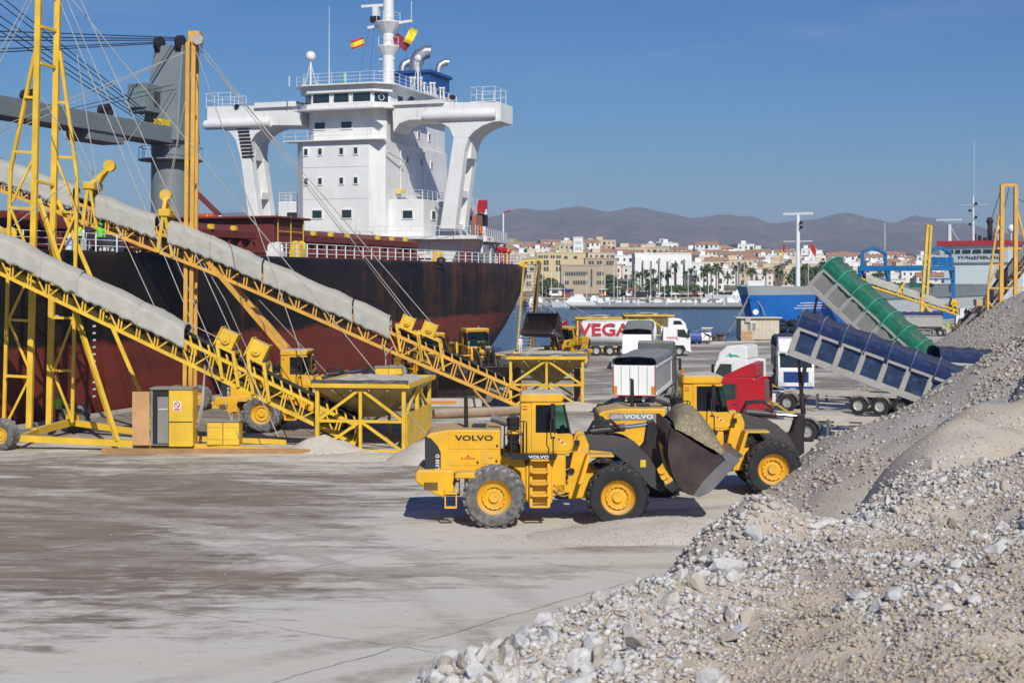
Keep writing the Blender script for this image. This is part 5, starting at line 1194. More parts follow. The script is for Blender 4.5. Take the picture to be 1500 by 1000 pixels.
# ================================================================ wheel loaders
# frame: x forward, y to the machine's left, z up, origin on the ground under the rear axle
def rot_pt(p, c, a): ca_, sa_ = math.cos(a), math.sin(a); return (c[0] + (p[0]-c[0])*ca_ - (p[1]-c[1])*sa_, c[1] + (p[0]-c[0])*sa_ + (p[1]-c[1])*ca_)
stick_y = pm('sticker_yellow', (.75,.52,.03), .5)
whiteprint = pm('white_print', (.75,.75,.73), .5, var=.03)
greyband = pm('grey_band', (.23,.23,.235), .5, var=.08)
load_m = gravel_mat('bucket_load', (.215,.175,.105), (.25,.205,.13), (.15,.12,.075), 7.0, 14.0)
bkt = pm('bucket_plate', (.060,.042,.040), .45, metal=.3, var=.5, vscale=1.6, dust=.35, dustcol=(.20,.16,.13), rust=.35, rustcol=(.12,.06,.04))
interior = pm('cab_interior', (.02,.02,.022), .8, var=.2)
def wheel_loader(label, loc, rotz, arm=0.0, buck=0.0, load=False, style=0, r=1.0, fine=True, scale=1.0, group='wheel loaders on the quay', dusty_rear=True, front_rub=None):
    w = thing('wheel_loader', label, 'wheel loader', loc, rotz, group, False, scale)
    fr_r = front_rub or rubber
    for x, rb in ((0, rubber_dusty if dusty_rear else rubber), (4.03, fr_r)):
        for y in (-1.28, 1.28): wheel(w, 'wheel', (x, y, r), r, .86, rb, yel, (0,1,0), 22 if fine else 16, 40 if fine else 24)
        ob('axle', MB().lathe([(.26,-1.0),(.3,-.4),(.38,0),(.3,.4),(.26,1.0)], (x, 0, r), (0,1,0), 12), yel, w)
    # rear frame, counterweight, hood
    ob('counterweight', MB().xz([(-2.60,1.48),(-2.60,1.76),(-2.48,1.86),(-1.32,1.86),(-1.32,1.15),(-1.62,.92),(-2.05,1.10)], -1.32, 1.32), yel, w, bevel=.07, seg=2)
    for sy in (-1, 1):
        boxp(w, 'rear_lamp', -2.3, -1.85, sy*1.325-.02, sy*1.325+.02, 1.2, 1.45, pm('lamp_recess', (.14,.08,.02), .6)); boxp(w, 'rear_step', -1.62, -1.22, sy*1.36-.1, sy*1.36+.1, .62, .67, yel); boxp(w, 'rear_step', -1.62, -1.22, sy*1.36-.1, sy*1.36+.1, 1.08, 1.13, yel)
        for x in (-1.60, -1.24): boxp(w, 'step_hanger', x-.02, x+.02, sy*1.36-.04, sy*1.36+.04, .67, 1.25, yel)
    hood = ob('engine_hood', MB().xz([(-2.24,1.88),(-2.24,2.96),(-2.10,3.04),(-1.5,3.15),(.2,3.15),(.2,1.7),(-1.3,1.7)], -1.12, 1.12), yel, w, bevel=.06, seg=2)
    ob('rear_grille', MB().xz([(-2.28,1.88),(-2.28,2.93),(-2.08,2.86),(-1.86,2.62),(-1.76,2.40),(-1.76,1.88)], -1.15, 1.15), pm('grille_charcoal', (.022,.024,.03), .6, var=.2, dust=.1), w, bevel=.02)
    for sy in (-1, 1):
        s_ = sy*1.125
        for x0, x1, z0, z1 in ((-1.5,.18,2.52,3.08), (-1.5,-.46,1.98,2.46), (-.42,.16,2.02,2.46)):
            o = boxp(hood, 'hood_panel', x0, x1, s_-.012, s_+.012, z0, z1, yel); boxp(o, 'latch', x1-.12, x1-.06, s_+sy*.013, s_+sy*.03, z0+.06, z0+.14, black)
        boxp(w, 'panel_gap', -1.5, .18, s_+sy*.0-.008, s_+sy*.008, 2.475, 2.505, black)
    ob('exhaust_stack', MB().xz([(-1.02,3.1),(-1.02,4.1),(-1.08,4.2),(-.90,4.16),(-.88,3.1)], -.45, -.29), black, w, bevel=.03)
    boxp(w, 'hood_vent', -.75, -.28, -.5, .4, 3.15, 3.2, black)
    ob('air_intake', MB().tube([(-.12,-.55,3.48),(.12,-.55,3.42),(.42,-.58,3.30)], .13, 12), pm('intake_grey', (.09,.09,.095), .5, dust=.3), w, smooth=40)
    ac = ob('air_cleaner', MB().lathe([(.18,2.42),(.2,2.5),(.2,2.72),(.17,2.74),(.2,2.8),(.2,3.2),(.17,3.22),(.21,3.28),(.21,3.5),(.12,3.56)], (.62,-.72,0), (0,0,1), 14), black, w, smooth=35)
    ob('cleaner_band', MB().lathe([(.215,2.98),(.215,3.1)], (.62,-.72,0), (0,0,1), 14), yel, ac)
    # mid frame, rear fenders, tanks
    ob('mid_frame', MB().xz([(-1.0,1.05),(-1.0,1.9),(1.3,1.9),(1.7,2.28),(2.35,2.28),(2.35,1.0),(1.4,.8),(.9,1.0)], -.85, .85), yel, w, bevel=.04)
    for sy in (-1, 1):
        ob('rear_fender', MB().xz([(-1.28,1.62),(-1.28,1.74),(-1.2,1.82),(-.52,1.82),(-.40,1.62)], sy*.95, sy*1.68), yel, w, bevel=.03)
        ob('side_panel', MB().xz([(.0,2.0),(.0,2.28),(.95,2.28),(1.1,1.7),(1.1,.95),(.98,.95),(.85,1.75),(.55,1.95)], sy*.86, sy*1.05), yel, w, bevel=.02)
        ob('fuel_tank', MB().xz([(1.02,.85),(1.02,1.95),(1.25,2.2),(1.9,2.2),(1.9,.72),(1.2,.68)], sy*.86, sy*1.12), yel, w, bevel=.04)
        # ladder
        for x in (1.2, 1.78): bar(w, 'ladder_side', (x, sy*1.34, .64), (x, sy*1.2, 2.26), .05, yel, .09)
        for k in range(5): boxp(w, 'ladder_step', 1.2, 1.78, sy*1.34-.13-(.0), sy*1.34+.05, .64+k*.38, .70+k*.38, yel)
        # platform and rails
        boxp(w, 'platform', .28, 2.05, sy*.88, sy*1.42, 2.28, 2.36, black); boxp(w, 'platform_fascia', .55, 2.02, sy*1.42-.015, sy*1.42+.015, 2.2, 2.38, black)
        for pts_ in ([(.32,sy*1.38,2.36),(.32,sy*1.38,2.98),(.36,sy*1.38,3.02),(.95,sy*1.38,3.02)], [(.55,sy*1.38,2.36),(.55,sy*1.38,3.42),(1.0,sy*1.38,3.45),(1.05,sy*1.38,3.4),(1.05,sy*1.38,2.36)], [(.95,sy*1.38,2.36),(.95,sy*1.38,3.42)], [(1.92,sy*1.42,2.3),(1.92,sy*1.40,2.9),(1.84,sy*1.36,3.0),(1.84,sy*1.3,3.5)]):
            ob('handrail', MB().tube(pts_, .022, 6), black, w)
        ob('mirror', MB().bb(1.84, 1.98, sy*1.32-.04, sy*1.32+.08, 3.5, 4.02), black, w, bevel=.02)
    # cab
    cabm = MB()
    cab_ = ob('cab_frame', MB().xz([(.86,2.3),(.86,4.02),(1.24,4.02),(1.24,2.42),(2.56,2.42),(2.56,2.36),(2.3,2.3)], -.86, .86), yel, w, bevel=.04)
    for sy in (-1, 1):
        dm = MB(); dm.xz([(1.22,2.4),(1.22,4.02),(2.3,4.02),(2.3,3.93),(1.36,3.93),(1.36,3.02),(2.06,3.02),(2.06,2.98),(2.5,3.0),(2.58,2.9),(2.58,2.5),(2.45,2.4)], sy*.80, sy*.88)
        dr_ = ob('cab_door', dm, yel, w, bevel=.012)
        ob('door_window', MB().xz([(1.36,3.02),(1.36,3.93),(1.96,3.93),(1.96,3.02)], sy*.84, sy*.852), glass_mat('cab_door_glass', (.012,.014,.016), .05), dr_)
        ob('quarter_window', MB().xz([(2.02,3.02),(2.02,3.93),(2.28,3.93),(2.5,3.0),(2.06,3.0)], sy*.835, sy*.845), glassg, dr_)
        bar(dr_, 'pillar', (1.99, sy*.86, 3.0), (1.99, sy*.86, 3.95), .06, black); bar(dr_, 'pillar', (2.5, sy*.86, 3.0), (2.29, sy*.86, 3.95), .05, black)
        boxp(dr_, 'door_handle', 1.85, 2.0, sy*.885, sy*.91, 2.84, 2.89, black)
    ob('windshield', MB().prism([(2.31,-.80,3.95),(2.31,.80,3.95),(2.53,.80,2.95),(2.53,-.80,2.95)], (.012,0,.003)), glassg, w)
    ob('rear_window', MB().bb(.845,.857,-.6,.6,3.05,3.85), glassd, cab_)
    ob('cab_nose', MB().xz([(2.3,2.38),(2.3,2.95),(2.56,2.95),(2.60,2.88),(2.60,2.5),(2.52,2.38)], -.79, .79), yel, w, bevel=.03)
    rf_ = ob('cab_roof', MB().xz([(.84,4.02),(.84,4.27),(.92,4.30),(2.26,4.30),(2.34,4.27),(2.22,4.02)], -.93, .93), yel, w, bevel=.04)
    ob('roof_top', MB().bb(.9, 2.26, -.86, .86, 4.3, 4.315), pm('roof_dust', (.52,.47,.38), .9, var=.15), rf_)
    seat = ob('seat', MB().xz([(1.3,2.4),(1.3,3.65),(1.42,3.65),(1.5,2.95),(1.95,2.95),(1.95,2.4)], -.28, .28), interior, w, bevel=.05); ob('dashboard', MB().xz([(2.15,2.4),(2.2,3.1),(2.35,3.15),(2.45,2.4)], -.5, .5), interior, w)
    ob('beacon', MB().lathe([(.07,4.3),(.07,4.42),(.03,4.46)], (1.0,.5,0), (0,0,1), 8), pm('beacon_orange', (.6,.13,.01), .4), w)
    # articulation and hoses
    ob('centre_hinge', MB().xz([(2.0,.78),(2.0,2.05),(2.55,2.1),(2.7,1.7),(2.7,.78)], -.5, .5), darksteel, w)
    for k in range(6): ob('hydraulic_hose', MB().tube(sagline((1.95,-.62-.06*k,1.9-.15*k),(2.55,-.6-.05*(k % 3),1.85-.16*k), .12+.03*(k % 3)), .03, 6), pm('hose_dusty', (.2,.18,.15), .8, var=.3), w)
    ob('steering_cylinder', MB().tube([(1.6,-.75,1.12),(2.9,-.62,1.15)], .08, 10), darksteel, w); boxp(w, 'hinge_block', 2.05, 2.5, -.85, -.5, 1.05, 1.3, yel)
    # front frame and fenders
    for sy in (-1, 1):
        ob('front_frame', MB().xz([(2.45,.82),(2.40,1.4),(2.62,2.5),(2.74,2.9),(2.98,2.95),(3.12,2.6),(3.1,1.9),(3.7,1.55),(3.7,.9)], sy*.42, sy*.80), yel, w, bevel=.03)
        ob('front_fender', MB().xz([(2.72,1.42),(3.02,2.38),(3.88,2.38),(3.90,2.30),(3.12,2.30),(2.88,1.42)], sy*.92, sy*1.62), yel, w, bevel=.02)
        boxp(w, 'work_light', 2.62, 2.8, sy*.9, sy*1.05, 2.6, 2.78, black); ob('side_lamp', MB().lathe([(.1,0),(.1,.08)], (2.55, sy*.80, 1.75), (0,sy,0), 10), black, w)
    # lift arms (rotated by arm about the pivot)
    PV = (2.95, 2.72); A = lambda p: rot_pt(p, PV, arm)
    for sy in (-1, 1):
        pts_ = [(2.86,2.52),(2.86,2.84),(3.05,2.92),(3.95,2.90),(4.35,2.80),(4.75,2.56),(5.10,2.22),(5.40,1.75),(5.66,1.08),(5.45,1.06),(5.15,1.22),(4.72,1.72),(4.20,2.10),(3.85,2.36),(3.2,2.42)]
        am = ob('lift_arm', MB().xz([A(p) for p in pts_], sy*.50, sy*.66), grey_arm, w, bevel=.02)
        pn = A((5.5,1.3)); ob('bucket_pin', MB().lathe([(.14,0),(.14,.3),(.08,.32)], (pn[0], sy*.45, pn[1]), (0,sy,0), 12), darksteel, am)
        q = A((4.92,1.98)); boxp(am, 'sticker', q[0]-.09, q[0]+.09, sy*.665-.006, sy*.665+.006, q[1]-.12, q[1]+.12, stick_y)
        lo_, hi_ = (3.0, 1.35), A((4.6,2.05))
        ob('lift_cylinder', MB().tube([(lo_[0],sy*.36,lo_[1]), (lerp(lo_[0],hi_[0],.6),sy*.36,lerp(lo_[1],hi_[1],.6))], .11, 10), grey_arm, w); ob('lift_rod', MB().tube([(lerp(lo_[0],hi_[0],.6),sy*.36,lerp(lo_[1],hi_[1],.6)), (hi_[0],sy*.36,hi_[1])], .065, 10), chrome, w)
    c1 = A((4.55,2.35)); ob('cross_tube', MB().tube([(c1[0],-.5,c1[1]),(c1[0],.5,c1[1])], .2, 12), grey_arm, w)
    bk_top, bk_mid, bk_low = A((5.28,3.22)), A((4.95,2.35)), A((5.4,1.75))
    for sy in (-1, 1): ob('bellcrank', MB().xz([A(p) for p in ((5.12,3.30),(5.36,3.34),(5.45,3.0),(5.5,2.45),(5.62,1.95),(5.4,1.72),(5.05,2.0),(4.82,2.35),(5.02,2.6))], sy*.12, sy*.30), darksteel, w, bevel=.02)
    t0 = A((3.25,2.98)); t1 = bk_top; tm = (lerp(t0[0],t1[0],.55), lerp(t0[1],t1[1],.55))
    ob('tilt_cylinder', MB().tube([(t0[0],0,t0[1]),(tm[0],0,tm[1])], .13, 12), grey_arm, w, smooth=40); ob('tilt_rod', MB().tube([(tm[0],0,tm[1]),(t1[0],0,t1[1])], .07, 10), chrome, w, smooth=40)
    for k in range(3): ob('hydraulic_hose', MB().tube([(2.9,.1*k-.3,2.6),(3.3,.1*k-.3,3.25+.04*k),(3.9,.1*k-.3,3.3+.03*k),(4.3,.1*k-.25,3.0)], .03, 6), black, w)
    # bucket
    BP = (5.55, 1.35); Bk = lambda p: A(rot_pt(p, BP, buck))
    inner = [(7.86,2.26),(7.4,1.76),(6.92,1.27),(6.62,1.14),(6.3,1.22),(6.02,1.48),(5.82,1.9),(5.72,2.4),(5.72,2.9),(5.80,3.24)]
    outer = [(7.92,2.22),(7.45,1.70),(6.95,1.18),(6.62,1.05),(6.25,1.13),(5.94,1.42),(5.73,1.87),(5.62,2.4),(5.63,2.9),(5.72,3.26)]
    HW = 1.78; mb = MB()
    n_ = len(inner)
    for i in range(n_-1):
        a, b, c, d = [Bk(q) for q in (outer[i], outer[i+1], inner[i+1], inner[i])]
        mb.hexa([(a[0],-HW,a[1]),(b[0],-HW,b[1]),(c[0],-HW,c[1]),(d[0],-HW,d[1]),(a[0],HW,a[1]),(b[0],HW,b[1]),(c[0],HW,c[1]),(d[0],HW,d[1])])
    bk = ob('bucket', mb, darksteel, w, smooth=30)
    sidep = [Bk(p) for p in outer] + [Bk(p) for p in ((6.0,3.12),(6.5,2.80),(7.1,2.42),(7.35,2.42))]
    for sy in (-1, 1):
        ob('side_plate', MB().xz(sidep, sy*HW, sy*(HW+.05)), bkt, bk)
        wp = [Bk(p) for p in ((7.92,2.22),(7.0,1.22),(6.62,1.05),(6.42,1.09),(6.75,1.55),(7.2,2.02),(7.58,2.34))]; ob('wear_plate', MB().xz(wp, sy*(HW+.052), sy*(HW+.085)), pm('bare_steel', (.32,.31,.32), .35, metal=.8, var=.2), bk)
        c_ = [Bk(p) for p in ((7.35,2.42),(7.55,2.50),(7.95,2.24),(7.80,2.06),(7.5,2.18))]; ob('side_cutter', MB().xz(c_, sy*(HW-.02), sy*(HW+.10)), pm('bare_steel', (.4,.4,.4)), bk)
    e0, e1, e2, e3 = [Bk(p) for p in ((7.80,2.16),(8.06,2.36),(8.04,2.40),(7.76,2.22))]; ob('cutting_edge', MB().prism([(e0[0],-HW,e0[1]),(e1[0],-HW,e1[1]),(e2[0],-HW,e2[1]),(e3[0],-HW,e3[1])], (0,2*HW,0)), pm('bare_steel', (.4,.4,.4)), bk)
    for k in range(7):     # bars of the spill guard
        y = lerp(-1.6, 1.6, k/6); a, b = Bk((5.66,2.55)), Bk((5.70,3.42)); bar(bk, 'guard_bar', (a[0]-.02,y,a[1]), (b[0]-.04,y,b[1]), .06, darksteel, .14)
    if load:
        def fn(s, q):
            x = lerp(5.86, 7.72, s); y = lerp(-HW+.03, HW-.03, q); base = lerp(3.25, 2.20, s**1.05)
            bul = (math.sin(math.pi*min(1, s*1.02+.02))**.7) * (math.sin(math.pi*q)**.38)
            z = base + 1.25*bul*(1-.5*s) + .05*noise.noise(Vector((x*4, y*4, 3))); p = Bk((x, z)); return (p[0], y, p[1])
        tag(ob('gravel_load', MB().grid(fn, 28, 36), load_m, bk, smooth=True), kind='stuff')
    # lettering
    def letters(txt, size, x, z, y, mat, bold=.0, sx=1.0, rot=0.0, parent=w, sp=1.0):
        for sy in (-1,):
            t_ = text_mb(txt, size, bold, .004, sx, 0, sp); moved(t_, T(x, y, z) @ Matrix.Rotation(rot, 4, 'Y')); ob('lettering', t_, mat, parent)
    if style == 0:
        letters('VOLVO', .24, -.66, 2.865, -1.142, darkprint, .007, 1.55)
        letters('L330 D', .17, -1.86, 2.1, -1.155, whiteprint, .003, 1.0, -math.pi/2)
        letters('EL COLORAO', .075, -.86, 2.2, -1.142, redprint, .002, 1.0); ob('emblem', MB().xz([(-.93,2.25),(-.86,2.32),(-.79,2.25)], -1.145, -1.139), redprint, w); letters('L330 D', .05, -.12, 2.22, -1.142, darkprint)
    else:
        bnd = ob('hood_band', MB().xz([(-1.85,2.72),(-1.85,2.98),(-.1,2.98),(.12,2.72)], -1.15, -1.138), greyband, hood); letters('VOLVO', .21, -.78, 2.85, -1.156, whiteprint, .006, 1.5); letters('L330 D', .16, -1.58, 2.85, -1.156, whiteprint, .002, .9)
    letters('VOLVO', .13, 1.45, 2.29, -1.44, whiteprint, .004, 1.5)
    boxp(w, 'flag_sticker', .93, 1.08, -.876, -.866, 3.78, 3.9, fyel); boxp(w, 'flag_sticker', .93, 1.08, -.88, -.867, 3.86, 3.9, fred); boxp(w, 'flag_sticker', .93, 1.08, -.88, -.867, 3.78, 3.82, fred)
    for k in range(4): boxp(w, 'reflector', 2.10+k*.06, 2.16+k*.06, -.893, -.885, 2.78-k*.05, 2.83-k*.05, whiteprint if k % 2 else redprint)
    return w

L1 = gp(724, 772.5); wheel_loader('nearest yellow wheel loader, side on, carrying a full bucket of gravel', (L1.x, L1.y+1.5, 0), 0, 0, 0, True, 0)
L2 = Vector(((1122-HPX)/FPX*53.2 - 4.03*1.03 + .2, 53.2, 0)); wheel_loader('yellow wheel loader digging its bucket into the gravel slope, grey band on its hood', (L2.x, L2.y+1.2, 0), 0, -.20, -.82, False, 1, dusty_rear=False, scale=1.03)
L3 = gp(386, 633); wheel_loader('yellow wheel loader half hidden behind the near conveyor and its switch cabinet', (L3.x, L3.y+1.4, 0), R(-3), 0, 0, False, 0, fine=False)
# the three standing by the stern of the bulk carrier
wheel_loader('yellow wheel loader facing the open quay beside the stern, its bucket behind the conveyor', (-6.6, 101.5, 0), R(-62), -.22, -.78, False, 0, fine=False)
wheel_loader('yellow wheel loader parked behind another one under the stern', (-3.4, 110.5, 0), R(-70), -.22, -.78, False, 0, fine=False)
wheel_loader('yellow wheel loader with its empty bucket raised high behind the far hopper', (5.4, 130.0, 0), R(-118), 1.02, -1.55, False, 0, fine=False, scale=.88)
# ================================================================ lorries
tyre_t = rubber; rimm = pm('steel_rim', (.45,.44,.42), .5, metal=.3, var=.15, dust=.3)
chas = pm('chassis_grey', (.10,.10,.105), .6, var=.2, dust=.4)
chas_pale = pm('chassis_pale', (.46,.43,.38), .6, var=.12, dust=.35)
lampw = pm('lamp_glass', (.6,.6,.58), .15); lampr = pm('lamp_red', (.4,.01,.012), .3); reflo = pm('reflector_orange', (.6,.22,.02), .4)
def road_wheel(root, x, y, r=.52, dual=False):
    wheel(root, 'wheel', (x, y, r), r, .62 if dual else .34, tyre_t, rimm, (0,1,0), 0, 24)
def tractor(label, loc, rotz, body, spoiler=True, grille=None, logo=None, logom=None, stripe=None, group='lorries on the quay', skirts=None):
    t = thing('truck_tractor', label, 'truck', loc, rotz, group)     # origin: ground under the rear axle
    for y in (-1.05, 1.05): road_wheel(t, 3.75, y); road_wheel(t, 0, y*.92, .52, True)
    for y in (-.42, .42): boxp(t, 'chassis_rail', -.9, 4.6, y-.05, y+.05, .78, 1.02, chas)
    ob('fifth_wheel', MB().lathe([(.5,1.02),(.5,1.18)], (0,0,0), (0,0,1), 16), darksteel, t)
    for y in (-1.0, 1.0): ob('mudguard', MB().grid(lambda s, q: (.68*math.cos(lerp(.25, 2.9, s)), y + lerp(-.33,.33,q), .52 + .66*math.sin(lerp(.25, 2.9, s))), 12, 1), chas, t).modifiers.new('sheet', 'SOLIDIFY').thickness = .03
    cb2 = ob('cab', MB().xz([(2.55,1.05),(2.55,3.02),(2.65,3.12),(4.30,3.12),(4.55,2.95),(4.88,1.95),(4.93,1.75),(4.93,.45),(4.42,.45),(4.36,.85),(4.15,1.12),(3.35,1.12),(3.14,.85),(3.10,.6),(2.7,.6)], -1.23, 1.23), body, t, bevel=.05, seg=2)
    ws = MB().prism([(4.57,-1.08,2.9),(4.57,1.08,2.9),(4.90,1.08,1.98),(4.90,-1.08,1.98)], (.02,0,.006)); ob('windshield', ws, glassd, t)
    for sy in (-1, 1):
        ob('side_window', MB().xz([(3.55,2.02),(3.55,2.78),(4.28,2.78),(4.60,2.2),(4.62,1.9),(4.2,1.95)], sy*1.232, sy*1.246), glass_mat('truck_glass', (.03,.05,.045), .05), cb2)
        ob('door_gap', MB().bb(3.46, 3.475, sy*1.232, sy*1.238, 1.15, 2.85), black, cb2); boxp(cb2, 'door_handle', 3.55, 3.75, sy*1.24-.015, sy*1.24+.015, 1.72, 1.78, black)
        ob('mirror', MB().bb(4.62, 4.78, sy*1.34, sy*1.52, 1.95, 2.75), black, t, bevel=.03); bar(t, 'mirror_arm', (4.6,sy*1.2,2.7), (4.7,sy*1.4,2.7), .05, black)
        ob('headlight', MB().bb(4.90, 4.95, sy*.72, sy*1.15, .72, 1.0), lampw, cb2, bevel=.02); boxp(t, 'cab_step', 4.40, 4.62, sy*1.19-.06, sy*1.19+.055, .5, .56, black)
        boxp(t, 'side_skirt', .75, 2.5, sy*1.17-.03, sy*1.17+.03, .45, 1.05, skirts or chas_pale); ob('fuel_tank', MB().lathe([(.32,-.55),(.34,-.5),(.34,.5),(.32,.55)], (1.6,sy*.82,.72), (1,0,0), 14), silver, t, smooth=40)
        ob('cab_fairing', MB().xz([(2.05,1.2),(2.1,3.05),(2.55,3.05),(2.55,1.1)], sy*1.13, sy*1.2), body, t)
    ob('grille', MB().bb(4.925, 4.955, -.85, .85, .95, 1.68), grille or black, cb2)
    for k in range(4): boxp(cb2, 'grille_bar', 4.955, 4.968, -.8, .8, 1.03+k*.16, 1.07+k*.16, black)
    ob('bumper', MB().bb(4.90, 5.0, -1.2, 1.2, .32, .68), stripe or body, t, bevel=.03)
    ob('rear_wall_stack', MB().bb(2.15, 2.5, -.9, -.5, 1.1, 2.9), chas, t)
    if spoiler: ob('roof_spoiler', MB().xz([(2.55,3.10),(2.55,3.82),(2.75,3.86),(3.3,3.62),(4.15,3.2),(4.2,3.10)], -1.12, 1.12), body, t, bevel=.05)
    else: ob('roof_spoiler', MB().xz([(2.55,3.10),(2.6,3.9),(3.0,4.0),(3.9,3.9),(4.4,3.45),(4.52,3.0)], -1.18, 1.18), body, t, bevel=.09, seg=2)
    if not spoiler: ob('roof_window', MB().xz([(3.1,3.3),(3.2,3.72),(3.9,3.68),(4.1,3.3)], -1.195, -1.19), glassd, t); ob('sun_visor', MB().xz([(4.4,3.0),(4.75,2.9),(4.75,2.86),(4.4,2.95)], -1.1, 1.1), black, t)
    for pts_ in ([(2.4,.2,1.6),(1.9,.25,1.9),(1.2,.2,1.4),(.6,.1,1.3)], [(2.4,-.1,1.6),(1.8,-.15,1.8),(1.1,-.1,1.35),(.5,0,1.3)]): ob('air_hose', MB().tube(pts_, .03, 6), pm('hose_yellow', (.5,.35,.03), .6), t)
    if logo:
        ob('logo', MB().xz([(3.0,3.22),(3.5,3.26),(3.62,3.16),(3.7,3.3),(3.95,3.24),(3.72,3.38),(3.7,3.5),(3.6,3.38),(3.2,3.34)], 1.19, 1.2), logom, t)
    return t
def tarp_mat(name, c, dustc, d): return pm(name, c, .72, spec=.25, var=.3, vscale=1.6, dust=d, dustcol=dustc, bump=.6, bscale=4)
tarp_blue = tarp_mat('blue_tarp', (.008,.022,.088), (.07,.075,.095), .5); tarp_green = tarp_mat('green_tarp', (.008,.13,.085), (.12,.15,.11), .42); tarp_grey = tarp_mat('grey_tarp', (.16,.18,.20), (.26,.26,.25), .3)
green_hoop = pm('green_hoop', (.03,.30,.20), .6, var=.15, dust=.2)
alu = pm('trailer_aluminium', (.43,.41,.38), .45, metal=.25, var=.1, dust=.35)
panel_blue = pm('panel_blue', (.025,.045,.10), .3, var=.3, vscale=2.0, dust=.5, dustcol=(.28,.29,.31)); panel_grey = pm('panel_grey_alu', (.30,.29,.275), .4, metal=.3, var=.12, dust=.3)
def tipper(label, loc, rotz, tilt, tarp, panelm, bodym, nrib=8, hoop=None, L=8.2, H=1.55, group='tipping trailers', smooth_side=False, open_tail=True):
    t = thing('tipping_trailer', label, 'trailer', loc, rotz, group)      # origin: ground under the tail, x forward
    for x in (1.5, 2.8, 4.1):
        for y in (-1.0, 1.0): road_wheel(t, x, y, .52)
        for y in (-1.0, 1.0): ob('mudguard', MB().grid(lambda s, q: (x + .62*math.cos(lerp(.3, 2.84, s)), y + lerp(-.22,.22,q), .52 + .6*math.sin(lerp(.3, 2.84, s))), 10, 1), chas, t).modifiers.new('sheet', 'SOLIDIFY').thickness = .025
    for y in (-.5, .5): boxp(t, 'chassis_rail', .2, 8.9, y-.06, y+.06, 1.0, 1.28, chas_pale)
    for x in (.3, 3.4, 6.0, 8.6): boxp(t, 'cross_member', x, x+.12, -.44, .44, 1.04, 1.2, chas)
    for y in (-.9, .9): boxp(t, 'landing_leg', 6.6, 6.75, y-.08, y+.08, .25, 1.1, chas); boxp(t, 'side_guard', 4.9, 6.5, y-.03+math.copysign(.22,y), y+.03+math.copysign(.22,y), .55, .62, chas_pale); boxp(t, 'side_guard', 4.9, 6.5, y-.03+math.copysign(.22,y), y+.03+math.copysign(.22,y), .9, .97, chas_pale)
    boxp(t, 'rear_bumper', -.05, .08, -1.1, 1.1, .45, .6, chas_pale); boxp(t, 'tool_box', 5.2, 5.8, -1.05, -.6, .6, 1.0, chas)
    for y in (-.85, .85):
        boxp(t, 'tail_lamp', -.07, -.052, y-.22, y+.22, .75, .9, lampr); boxp(t, 'lamp_board', -.05, .0, y-.28, y+.28, .68, .98, chas)
    boxp(t, 'number_plate', -.075, -.055, -.26, .26, .70, .82, whiteprint)
    hz = (.25, 1.32); M = lambda x, z: rot_pt((x, z), hz, tilt)
    def prism_b(poly, y0, y1): return MB().xz([M(*p) for p in poly], y0, y1)
    W2 = 1.25; z0, z1 = 1.36, 1.36 + H
    fl = ob('body_floor', prism_b([(0,z0),(L,z0),(L,z0+.1),(0,z0+.1)], -W2+.05, W2-.05), bodym, t)
    for sy in (-1, 1):
        sw_ = ob('side_wall', prism_b([(0,z0+.02),(0,z1),(L,z1),(L,z0+.02)], sy*(W2-.08), sy*(W2-.03)), panelm if smooth_side else bodym, t)
        ob('top_rail', prism_b([(0,z1-.12),(0,z1+.02),(L,z1+.02),(L,z1-.12)], sy*(W2-.1), sy*(W2+.06)), bodym, sw_); ob('bottom_rail', prism_b([(0,z0-.02),(0,z0+.2),(L,z0+.2),(L,z0-.02)], sy*(W2-.1), sy*(W2+.06)), bodym, sw_)
        if not smooth_side:
            for k in range(nrib+1):
                x = lerp(.06, L-.06, k/nrib); ob('rib', prism_b([(x-.13,z0+.2),(x-.10,z1-.12),(x+.10,z1-.12),(x+.13,z0+.2)], sy*(W2-.03), sy*(W2+.055)), bodym, sw_)
            for k in range(nrib):
                x = lerp(.06, L-.06, (k+.5)/nrib); hw_ = (L-.12)/nrib/2 - .14
                ob('panel', prism_b([(x-hw_,z0+.30),(x-hw_,z1-.2),(x+hw_,z1-.2),(x+hw_,z0+.30)], sy*(W2-.03), sy*(W2-.02)), panelm, sw_)
    fw = ob('front_wall', prism_b([(L-.02,z0),(L-.02,z1+.05),(L+.10,z1+.05),(L+.10,z0)], -W2, W2), bodym, t)
    tg = ob('tailgate', prism_b([(-.06,z0),(-.06,z1),(0,z1),(0,z0)] if not (open_tail and tilt) else [(-.55,z0+.25),(-.08,z1),(-.02,z1),(-.49,z0+.22)], -W2, W2), white if smooth_side else bodym, t)
    if smooth_side:
        for k in range(6): y = lerp(-W2, W2, k/5); boxp(tg, 'tailgate_seam', -.075, -.061, y-.012, y+.012, z0+.05, z1-.05, chas)
        for y in (-1, 1): boxp(tg, 'reflector_strip', -.082, -.062, y*1.08-.1, y*1.08+.1, z0+.08, z0+.55, reflo); boxp(tg, 'red_edge', -.08, -.061, y*1.2-.025, y*1.2+.025, z0+.05, z1, lampr)
        boxp(tg, 'red_edge', -.08, -.061, -1.2, 1.2, z0-.02, z0+.03, lampr)
    # tarpaulin over hoops: sagging between them, hanging over the near side
    TH_ = .52 if smooth_side else .88
    nh_ = nrib*2 if not smooth_side else 16
    TPR = [(-1.03,-.30),(-1.04,.10),(-1.02,.42),(-.95,.70),(-.80,.86),(-.4,.95),(0,1.0),(.4,.95),(.80,.86),(.95,.70),(1.02,.42),(1.04,.10),(1.03,-.30)]
